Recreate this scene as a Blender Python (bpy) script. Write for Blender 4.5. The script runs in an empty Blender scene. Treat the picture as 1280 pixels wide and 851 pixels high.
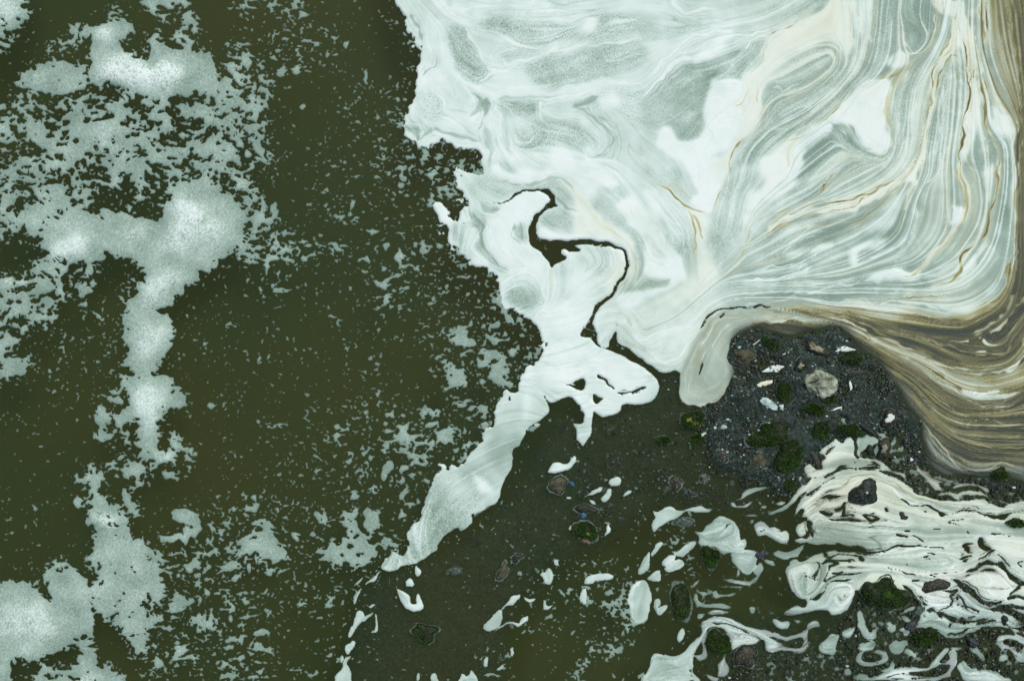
import bpy, bmesh, math, random, time
import numpy as np
from mathutils import Vector, noise as mnoise
T0 = time.time()
scene = bpy.context.scene
COL = scene.collection
PX = 0.00625                                   # metres of water surface per plan unit
# ------------------------------------------------------------------ camera, sky, sun, exposure
cam_d = bpy.data.cameras.new('camera'); cam = bpy.data.objects.new('camera', cam_d); COL.objects.link(cam)
cam.location = (0, 0, 10.0); cam.rotation_euler = (0, 0, 0)
cam_d.sensor_width = 36; cam_d.lens = 36*10.0/(1280*PX); cam_d.clip_start = .1; cam_d.clip_end = 2000
scene.camera = cam
SUN_EL, SUN_AZ = math.radians(62), math.radians(35)      # high soft sun behind thin cloud
world = bpy.data.worlds.new('World'); scene.world = world; world.use_nodes = True
wn = world.node_tree.nodes; wl = world.node_tree.links
bg = wn['Background']; sky = wn.new('ShaderNodeTexSky'); sky.sky_type = 'NISHITA'; sky.sun_disc = False
sky.sun_elevation = SUN_EL; sky.sun_rotation = SUN_AZ; sky.air_density = 1.0; sky.dust_density = 4.0; sky.ozone_density = 1.0
wl.new(sky.outputs[0], bg.inputs[0]); bg.inputs[1].default_value = .10
sun_d = bpy.data.lights.new('sun', 'SUN'); sun = bpy.data.objects.new('sun', sun_d); COL.objects.link(sun)
sun_d.energy = 1.5; sun_d.angle = math.radians(14); sun_d.color = (1.0, 1.0, .86)
d = Vector((math.sin(SUN_AZ)*math.cos(SUN_EL), math.cos(SUN_AZ)*math.cos(SUN_EL), math.sin(SUN_EL)))
sun.rotation_euler = d.to_track_quat('Z', 'Y').to_euler(); sun.location = d*40
scene.view_settings.view_transform = 'Standard'; scene.view_settings.look = 'None'
scene.view_settings.exposure = .12; scene.view_settings.gamma = 1.0; scene.view_settings.use_curve_mapping = False
try:
    scene.cycles.max_bounces = 6; scene.cycles.transparent_max_bounces = 6; scene.cycles.caustics_reflective = False; scene.cycles.caustics_refractive = False
except Exception: pass
def plan(px, py, z=0.0): return ((px-640)*PX, (425.5-py)*PX, z)
# === FIELDS BEGIN ===  (pure numpy: shapes traced in plan, 1 unit = 6.25 mm of water surface)
GX0, GY0, GW, GH = -120, -100, 1520, 1050
rng = np.random.default_rng(7)
def smooth01(x):
    x = np.clip(x, 0, 1); return x*x*(3-2*x)
_fy = np.fft.fftfreq(GH)[:, None]; _fx = np.fft.rfftfreq(GW)[None, :]
def gnoise(sx, seed, sy=None):
    """unit-variance smooth random field, feature size sx (sy)"""
    sy = sy or sx
    r = np.random.default_rng(seed).standard_normal((GH, GW)).astype(np.float32)
    f = np.fft.rfft2(r)*np.exp(-2*np.pi**2*((_fx*sx)**2+(_fy*sy)**2))
    n = np.fft.irfft2(f, s=(GH, GW)).astype(np.float32)
    return n/n.std()
def blur(a, s):
    if s <= 0: return a
    if a.shape == (GH, GW) and s > 6:
        f = np.fft.rfft2(a)*np.exp(-2*np.pi**2*((_fx*s)**2+(_fy*s)**2))
        return np.fft.irfft2(f, s=a.shape).astype(np.float32)
    r = max(1, int(math.ceil(3*s))); k = np.exp(-0.5*(np.arange(-r, r+1)/s)**2); k /= k.sum()
    p = np.pad(a, ((r, r), (0, 0)), mode='edge'); o = np.zeros_like(a)
    for i, kv in enumerate(k): o += kv*p[i:i+a.shape[0]]
    p = np.pad(o, ((0, 0), (r, r)), mode='edge'); o2 = np.zeros_like(a)
    for i, kv in enumerate(k): o2 += kv*p[:, i:i+a.shape[1]]
    return o2
gx, gy = np.meshgrid(np.arange(GW, dtype=np.float32)+GX0, np.arange(GH, dtype=np.float32)+GY0)
# gentle warp so that traced edges wander as real fluid edges do
WARP = 8
wx = (1.5*gnoise(9, 1)+0.8*gnoise(3.5, 2)).astype(np.float32); wy = (1.5*gnoise(9, 3)+0.8*gnoise(3.5, 4)).astype(np.float32)
XW = gx+np.clip(wx, -6, 6); YW = gy+np.clip(wy, -6, 6)
MOD = np.clip(1+.42*gnoise(9, 5)+.25*gnoise(3, 6), .15, 2.0).astype(np.float32); ALP = np.clip(.88+.28*gnoise(13, 8), .35, 1.0).astype(np.float32)
CR = {'A1': (480, 0, .2504), 'A2': (800, 0, .2504), 'A3': (960, 0, .2504), 'A4': (480, 200, .2504), 'A5': (720, 200, .2504),
      'A6': (960, 200, .2504), 'A7': (960, 380, .2504), 'A8': (700, 380, .2504),
      'B1': (800, 560, .1881), 'B2': (1040, 560, .1881), 'B3': (1040, 691, .1881), 'B4': (800, 691, .1881), 'B5': (560, 691, .1881),
      'B6': (560, 540, .1881), 'B7': (400, 660, .2245), 'B8': (560, 400, .1881),
      'L1': (0, 0, .2504), 'L2': (0, 200, .2504), 'L3': (0, 400, .2504), 'L4': (0, 600, .2949), 'L5': (280, 0, .2504),
      'L6': (280, 200, .2504), 'L7': (280, 400, .2504), 'L8': (280, 600, .2949),
      'E1': (1120, 0, .2504), 'E2': (1120, 200, .2504), 'E3': (1120, 380, .2504), 'E4': (980, 540, .188), 'E5': (1120, 680, .201), 'E6': (600, 640, .2478),
      'P': (0, 0, 1.0)}
def T(c, pts):
    x0, y0, k = CR[c]
    return [(x0+p[0]*k, y0+p[1]*k) + tuple(p[2:]) for p in pts]
def spline(pts, closed=False, n=5):
    P = np.array([p[:2] for p in pts], float)
    if len(P) < 3: 
        t = np.linspace(0, 1, n+1)[:, None]; return P[0]+(P[-1]-P[0])*t
    if closed: Q = np.vstack([P[-1], P, P[0], P[1]])
    else: Q = np.vstack([2*P[0]-P[1], P, 2*P[-1]-P[-2]])
    out = []
    for i in range(1, len(Q)-2):
        a, b, c, d = Q[i-1], Q[i], Q[i+1], Q[i+2]
        for t in np.arange(n)/n:
            out.append(0.5*((2*b)+(c-a)*t+(2*a-5*b+4*c-d)*t*t+(3*b-a-3*c+d)*t**3))
    if not closed: out.append(Q[-2])
    return np.array(out)
def polymask(pts, soft=0.8, warp=True, sp=True):
    """coverage of a closed outline -> (mask, slices)"""
    P = spline(pts, True, 4) if sp else np.array([p[:2] for p in pts], float)
    pad = int(WARP+3*soft+3)
    x0 = max(0, int(P[:, 0].min()-GX0-pad)); x1 = min(GW, int(P[:, 0].max()-GX0+pad)+1)
    y0 = max(0, int(P[:, 1].min()-GY0-pad)); y1 = min(GH, int(P[:, 1].max()-GY0+pad)+1)
    if x1 <= x0 or y1 <= y0: return np.zeros((0, 0), np.float32), (slice(0, 0), slice(0, 0))
    h, w = y1-y0, x1-x0
    m = np.zeros((h*2, w*2), np.float32)
    ys = y0+GY0+(np.arange(h*2)+0.5)/2-0.5
    A = P; B = np.roll(P, -1, 0)
    for r, y in enumerate(ys):
        c = (A[:, 1] <= y) != (B[:, 1] <= y)
        if not c.any(): continue
        xs = np.sort(A[c, 0]+(y-A[c, 1])*(B[c, 0]-A[c, 0])/(B[c, 1]-A[c, 1]))
        xi = np.clip(np.round((xs-GX0-x0+0.5)*2).astype(int), 0, w*2)
        for a, b in zip(xi[::2], xi[1::2]): m[r, a:b] = 1
    m = m.reshape(h, 2, w, 2).mean((1, 3))
    sl = (slice(y0, y1), slice(x0, x1))
    if warp:
        iy = np.clip(np.round(YW[sl]-GY0-y0).astype(int), 0, h-1); ix = np.clip(np.round(XW[sl]-GX0-x0).astype(int), 0, w-1)
        m = m[iy, ix]
    return blur(m, soft), sl
def strokedist(pts, reach, warp=True):
    """signed distance to a spline (positive on its right-hand side in plan), its running parameter, and slices"""
    P = spline(pts)
    W3 = None
    if len(pts[0]) > 2: W3 = np.interp(np.linspace(0, 1, len(P)), np.linspace(0, 1, len(pts)), [p[2] for p in pts])
    mx = W3.max() if W3 is not None else 1.0
    pad = reach*mx+WARP
    x0 = max(0, int(P[:, 0].min()-GX0-pad)); x1 = min(GW, int(P[:, 0].max()-GX0+pad)+2)
    y0 = max(0, int(P[:, 1].min()-GY0-pad)); y1 = min(GH, int(P[:, 1].max()-GY0+pad)+2)
    if x1 <= x0 or y1 <= y0: return None
    D = np.full((y1-y0, x1-x0), 1e6, np.float32); S = np.ones_like(D); TT = np.zeros_like(D)
    N = len(P)-1
    for i in range(N):
        a, b = P[i], P[i+1]
        u0 = max(x0, int(min(a[0], b[0])-GX0-pad)); u1 = min(x1, int(max(a[0], b[0])-GX0+pad)+2)
        v0 = max(y0, int(min(a[1], b[1])-GY0-pad)); v1 = min(y1, int(max(a[1], b[1])-GY0+pad)+2)
        if u1 <= u0 or v1 <= v0: continue
        X = (XW if warp else gx)[v0:v1, u0:u1]-a[0]; Y = (YW if warp else gy)[v0:v1, u0:u1]-a[1]
        dx, dy = b-a; L2 = dx*dx+dy*dy+1e-9
        t = np.clip((X*dx+Y*dy)/L2, 0, 1)
        d = np.hypot(X-t*dx, Y-t*dy)
        w = (slice(v0-y0, v1-y0), slice(u0-x0, u1-x0))
        m = d < D[w]
        D[w] = np.where(m, d, D[w]); S[w] = np.where(m, np.sign(dx*Y-dy*X), S[w]); TT[w] = np.where(m, (i+t)/N, TT[w])
    if W3 is not None: D = D/np.interp(TT, np.linspace(0, 1, len(W3)), W3).astype(np.float32)
    return D, S, TT, (slice(y0, y1), slice(x0, x1))
def strokemask(pts, wl, wr=None, soft=0.6, taper=0.15, warp=True, echo=(), modlo=0.0):
    wr = wl if wr is None else wr
    r = strokedist(pts, max(wl, wr)*1.8+max([abs(e[0])+2 for e in echo] or [0]), warp)
    if r is None: return None, None
    D, S, TT, sl = r
    Wd = np.where(S > 0, wr, wl)*np.clip(MOD[sl], modlo, 2 if modlo == 0 else 1.4)
    if taper > 0:
        tp = smooth01(np.minimum(TT, 1-TT)/taper)*0.85+0.15; Wd = Wd*tp
    m = smooth01((1-D/np.maximum(Wd, .05))/max(soft, .05))
    for off, wd, al in echo:                                   # finer companions that run beside the stroke
        off2 = off*(.55+.45*MOD[sl]); m = np.maximum(m, al*smooth01(1-np.abs(D*S-off2)/(wd*MOD[sl]))*smooth01(np.minimum(TT, 1-TT)/.2)*ALP[sl])
    return m, sl

# ---- orientation of the flow, gathered from every traced stroke
FT = np.zeros((2, GH//2, GW//2), np.float32); FW = np.zeros((GH//2, GW//2), np.float32)
def addflow(pts, wt=1.0):
    P = spline(pts, n=10)
    d = np.diff(P, axis=0); a = 2*np.arctan2(d[:, 1], d[:, 0]); m = (P[1:]+P[:-1])/2
    L = np.hypot(d[:, 0], d[:, 1])*wt
    ix = ((m[:, 0]-GX0)/2).astype(int); iy = ((m[:, 1]-GY0)/2).astype(int)
    ok = (ix >= 0) & (iy >= 0) & (ix < GW//2) & (iy < GH//2)
    np.add.at(FT[0], (iy[ok], ix[ok]), (np.cos(a)*L)[ok]); np.add.at(FT[1], (iy[ok], ix[ok]), (np.sin(a)*L)[ok]); np.add.at(FW, (iy[ok], ix[ok]), L[ok])

# channels: W whiteness (thickness) of foam, O ochre scum, K dark thin film, Bb coarse bubbles
W = np.full((GH, GW), .5, np.float32); O = np.zeros((GH, GW), np.float32); K = np.zeros((GH, GW), np.float32); Bb = np.zeros((GH, GW), np.float32)
def put(mask, sl, w=None, o=None, k=None, b=None, a=1.0):
    if mask is None or mask.size == 0: return
    m = mask*a
    for ch, v in ((W, w), (O, o), (K, k), (Bb, b)):
        if v is not None: ch[sl] += (v-ch[sl])*m
def S(c, pts, wl, wr=None, soft=.6, a=1.0, taper=.15, flow=1.0, echo=(), **kw):
    q = T(c, pts); m, sl = strokemask(q, wl, wr, soft, taper, echo=echo)
    if m is not None: put(m*ALP[sl], sl, a=a, **kw)
    if flow: addflow(q, flow)
def PG(c, pts, soft=3, a=1.0, **kw):
    m, sl = polymask(T(c, pts), soft); put(m, sl, a=a, **kw)
def PGg(c, pts, soft, field, v=1.0, flow=0):
    q = T(c, pts); m, sl = polymask(q, soft)
    if flow: addflow(q+q[:1], flow)
    if m.size: field[sl] = np.maximum(field[sl], m*v)
def PGc(c, pts, soft, field, v=1.0):
    m, sl = polymask(T(c, pts), soft)
    if m.size: field[sl] *= 1-m*v
def SKc(c, pts, w, field, v=1.0, soft=.5, taper=.1):
    q = T(c, pts); m, sl = strokemask(q, w, None, soft, taper, echo=((2.4, .7, .6), (-3.4, .6, .55)) if w > 1 else ()); addflow(q, 2.0)
    if m is not None: field[sl] *= 1-np.clip(m*1.2, 0, 1)*v
def SKg(c, pts, w, field, v=1.0, soft=.5, taper=.1):
    m, sl = strokemask(T(c, pts), w, None, soft, taper)
    if m is not None: field[sl] = np.maximum(field[sl], m*v)

# ------------------------------------------------------------------ outlines of the floating sheets
SH = np.zeros((GH, GW), np.float32)          # coverage of the marbled sheets
main = (T('P', [(1500, -160), (488, -160), (478, -60)]) +
 T('A1', [(50, 0), (75, 50), (110, 105), (115, 150), (150, 210), (172, 250), (180, 290), (162, 340), (155, 400), (150, 480), (125, 530), (103, 565),
          (98, 610), (95, 650), (112, 695), (150, 722), (185, 740), (240, 735), (295, 700), (340, 722), (400, 740), (455, 742), (492, 770)]) +
 T('A4', [(488, 30), (500, 70), (470, 85), (400, 60), (355, 40), (345, 80), (370, 125), (385, 165), (405, 205), (390, 235), (385, 300), (350, 318), (338, 290), (325, 250), (290, 212), (252, 218),
          (265, 280), (290, 315), (322, 327), (320, 390), (345, 420), (370, 442), (410, 500), (440, 525), (500, 530), (512, 560), (560, 580), (580, 640), (577, 700), (600, 740), (650, 747), (685, 792), (725, 803)]) +
 T('B8', [(545, 0), (560, 40), (600, 70), (615, 120), (640, 170), (635, 230), (590, 260), (540, 300), (520, 340), (480, 400), (470, 450), (440, 500), (395, 470), (350, 470), (350, 505), (330, 540), (310, 600), (305, 690), (240, 740), (240, 800), (205, 830)]) +
 T('L7', [(1170, 720), (1060, 718), (1090, 750), (1030, 770), (1042, 800), (1030, 851)]) +
 T('L8', [(890, 10), (870, 40), (845, 70), (835, 120), (835, 150), (780, 210), (775, 290), (770, 305), (730, 312), (685, 340), (665, 372), (690, 395), (740, 380), (780, 352), (815, 347), (835, 332), (880, 320), (918, 295), (925, 240), (960, 207), (985, 202), (1002, 216), (1020, 210), (1045, 182), (1050, 146), (1085, 132)]) +
 T('B6', [(150, 560), (152, 530), (200, 540), (330, 440), (382, 330), (430, 230), (437, 120), (490, 70), (525, 0)]) +
 T('B8', [(465, 845), (520, 770), (532, 722), (600, 690), (650, 640), (672, 590), (662, 555), (700, 566), (780, 542), (800, 530), (840, 548), (880, 582), (892, 605), (912, 612), (900, 672), (868, 680), (830, 695), (842, 740), (852, 790), (886, 852), (905, 838), (940, 760), (955, 700), (980, 600)]) +
 T('A8', [(181, 545), (215, 570), (300, 545), (316, 512), (400, 490), (460, 472), (487, 430), (482, 390), (440, 350), (418, 325), (400, 310), (330, 268), (262, 230), (205, 216), (175, 190), (150, 168), (104, 156), (142, 100), (180, 50), (213, 0)]) +
 T('A4', [(1025, 838), (1062, 765), (1108, 700), (1150, 665), (1178, 620), (1209, 550), (1217, 500), (1192, 455), (1130, 420), (1050, 405)]) +   # crack turns back
 T('A4', [(1052, 412), (1128, 428), (1184, 460), (1206, 505), (1198, 550), (1165, 620), (1135, 668), (1085, 708), (1040, 770), (1018, 825)])[::-1][:0] +
 T('A4', [(960, 402), (880, 399), (800, 404), (772, 388), (767, 350), (778, 290), (805, 250), (845, 232), (868, 240), (848, 222), (852, 185), (830, 155), (775, 142), (700, 149), (650, 178), (600, 204), (540, 214)]) +
 T('A4', [(600, 210), (660, 186), (710, 156), (785, 156), (816, 176), (824, 208), (795, 242), (757, 290), (735, 355), (728, 415), (795, 460), (818, 500), (828, 548), (842, 530), (872, 516), (902, 490), (884, 470), (868, 447), (890, 440), (912, 460), (980, 456), (942, 432), (1000, 426), (1080, 432), (1128, 428), (1184, 460), (1206, 505), (1198, 550), (1165, 620), (1135, 668), (1085, 708), (1040, 770), (1008, 838)]) )
# the last run is the left bank of the crack; the right bank comes next as its own outline
left_bank = main
main_left = (main[:main.index(T('A8', [(213, 0)])[0])])
crack_left = T('A4', [(1010, 845), (1042, 770), (1088, 706), (1137, 664), (1167, 616), (1200, 548), (1208, 504), (1186, 458), (1128, 428), (1080, 432), (1000, 426), (942, 432), (980, 456), (912, 460), (890, 440), (868, 447), (884, 470), (902, 490), (872, 516), (842, 530), (828, 548), (818, 500), (795, 460), (728, 415), (735, 355), (757, 290), (795, 242), (824, 208), (816, 176), (785, 156), (710, 156), (660, 186), (600, 209), (540, 217)])
crack_right = T('A4', [(540, 213), (600, 203), (650, 177), (700, 148), (775, 141), (830, 154), (853, 184), (849, 222), (868, 240), (845, 233), (806, 251), (779, 290), (768, 350), (773, 388), (800, 403), (880, 398), (960, 401), (1050, 403), (1132, 418), (1194, 453), (1220, 500), (1211, 552), (1180, 622), (1152, 668), (1110, 704), (1066, 768), (1034, 842)])
rest = (T('A8', [(192, 42), (166, 90), (176, 150), (202, 209), (248, 211), (258, 182), (288, 132), (300, 190), (340, 230), (400, 270), (442, 305), (492, 329), (560, 325), (608, 340), (615, 350), (600, 400), (600, 460), (622, 490), (680, 511), (722, 509), (780, 470), (840, 410), (868, 350), (860, 310), (836, 270), (842, 220), (880, 170)]) +
 T('A7', [(-60, 120), (0, 148), (100, 164), (180, 154), (270, 132), (350, 126), (420, 166), (480, 236), (560, 306), (600, 366), (650, 420), (690, 500), (740, 560), (780, 600), (760, 680), (790, 790), (850, 830)]) +
 T('B2', [(720, 150), (900, 190), (1040, 190), (1090, 220), (1200, 215), (1290, 260)]) + T('P', [(1330, 640), (1500, 650)]))
MAINPOLY = main_left+crack_left+crack_right+rest
m, sl = polymask(MAINPOLY, .7); SH[sl] = np.maximum(SH[sl], m)
# openings and loose lips of the sheet
for c, p, w in (('A8', [(35, 410), (80, 425), (120, 400), (70, 405)], 3), ('A8', [(290, 440), (350, 445), (420, 422)], 2.2), ('A8', [(190, 355), (235, 380), (275, 425)], 1.2), ('B8', [(645, 520), (675, 560)], 1.2),
                ('A5', [(600, 851), (650, 790), (720, 745), (800, 735), (1000, 740)], 0.9), ('A8', [(690, 355), (700, 320), (720, 290)], 1.2), ('A8', [(810, 75), (825, 45)], 1.5)):
    SKc(c, p, w, SH)
PGc('A8', [(160, 445), (205, 465), (285, 452), (225, 462), (182, 500)], .8, SH)
PGc('B8', [(380, 530), (405, 530), (410, 555), (392, 552)], .7, SH)
for c, p, w in (('A8', [(100, 150), (130, 120), (150, 140), (170, 155)], 1.0), ('A8', [(130, 110), (165, 160)], .9), ('A8', [(180, 190), (210, 215), (250, 218), (268, 205)], 1.0), ('A4', [(1010, 418), (1050, 430), (1090, 418)], 1.2), ('A8', [(408, 318), (430, 335)], 1.3)):
    SKg(c, p, w, SH)
# islands: lower middle, left trail
ISL = np.zeros((GH, GW), np.float32)
for c, p in (('B6', [(660, 262), (700, 215), (760, 192), (810, 200), (858, 158), (855, 205), (800, 240), (740, 270), (690, 272)]),
             ('B5', [(228, 495), (270, 440), (320, 395), (362, 370), (365, 420), (340, 480), (300, 515), (255, 525)]),
             ('B5', [(360, 365), (385, 325), (430, 285), (480, 275), (478, 310), (435, 340), (395, 345), (372, 368)]),
             ('B5', [(503, 278), (540, 285), (578, 293), (550, 320), (515, 305)]),
             ('B5', [(360, 472), (400, 452), (450, 455), (490, 465), (515, 430), (545, 425), (535, 465), (480, 490), (440, 470), (390, 468), (360, 490), (310, 525), (320, 505)]),
             ('B5', [(75, 860), (95, 790), (150, 800), (185, 755), (205, 800), (207, 860)]), ('B5', [(420, 650), (438, 615), (450, 650), (435, 690)]),
             ('B5', [(258, 690), (285, 685), (290, 745), (262, 740)]), ('B5', [(320, 775), (355, 740), (370, 715), (365, 755), (345, 780)]),
             ('B5', [(620, 140), (660, 120), (680, 90), (705, 150), (690, 215), (660, 215), (640, 170)]), ('B5', [(715, 55), (745, 45), (740, 80), (720, 82)]),
             ('B5', [(925, 190), (965, 150), (1020, 135), (1095, 140), (1080, 185), (1010, 190), (960, 225), (930, 225)]),
             ('B5', [(870, 310), (900, 270), (935, 260), (915, 340), (885, 340)]), ('B5', [(630, 310), (650, 310), (655, 345), (690, 350), (660, 372), (630, 365)]),
             ('B7', [(430, 330), (465, 345), (500, 380), (505, 430), (535, 420), (540, 375), (560, 380), (573, 430), (545, 468), (505, 465), (460, 430), (440, 380)]),
             ('B7', [(485, 320), (515, 285), (535, 300), (530, 325), (500, 335)]), ('B7', [(535, 200), (555, 205), (574, 240), (560, 275), (545, 250)]),
             ('B7', [(198, 455), (230, 460), (250, 490), (230, 520), (200, 545), (185, 590), (162, 605), (165, 560), (190, 510)]),
             ('B7', [(230, 510), (280, 480), (310, 470), (280, 500), (240, 525)]), ('B7', [(310, 480), (322, 500), (325, 575), (285, 575), (312, 555)]),
             ('B7', [(140, 690), (150, 650), (175, 620), (190, 630), (165, 690), (145, 705)]), ('B7', [(110, 760), (125, 715), (132, 745), (118, 770)]),
             ('B7', [(80, 820), (120, 780), (145, 720), (165, 712), (150, 770), (185, 830), (180, 870), (90, 870)]),
             ('B7', [(190, 400), (200, 360), (225, 318), (215, 370), (200, 410)]), ('B7', [(250, 305), (310, 270), (340, 245), (330, 270), (280, 305)]), ('B7', [(185, 305), (240, 265), (215, 300)]),
             ('B7', [(540, 845), (555, 815), (565, 830), (560, 860), (540, 860)]), ('B7', [(632, 860), (635, 820), (660, 815), (668, 860)]), ('B7', [(280, 435), (310, 425), (318, 438), (290, 446)]), ('B8', [(570, 708), (600, 700), (620, 718), (600, 735), (580, 730)]),
             # pale wisps round the mossy stone
             ('B6', [(885, 425), (930, 410), (990, 370), (1025, 362), (1005, 395), (940, 420)]), ('B6', [(1070, 350), (1110, 315), (1145, 310), (1145, 355), (1090, 365)]), ('B6', [(1020, 420), (1060, 380), (1085, 385), (1060, 440), (1030, 440)]),
             ('B6', [(930, 450), (970, 450), (985, 475), (940, 470)]), ('B6', [(790, 445), (815, 433), (838, 450), (810, 458)]), ('B6', [(1170, 420), (1210, 385), (1235, 395), (1190, 425)]),
             ('B6', [(1035, 620), (1055, 605), (1070, 645), (1045, 685), (1040, 650)]), ('B6', [(785, 625), (805, 620), (808, 650), (790, 652)])):
    PGg(c, p, .6, ISL, flow=.7)
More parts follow.
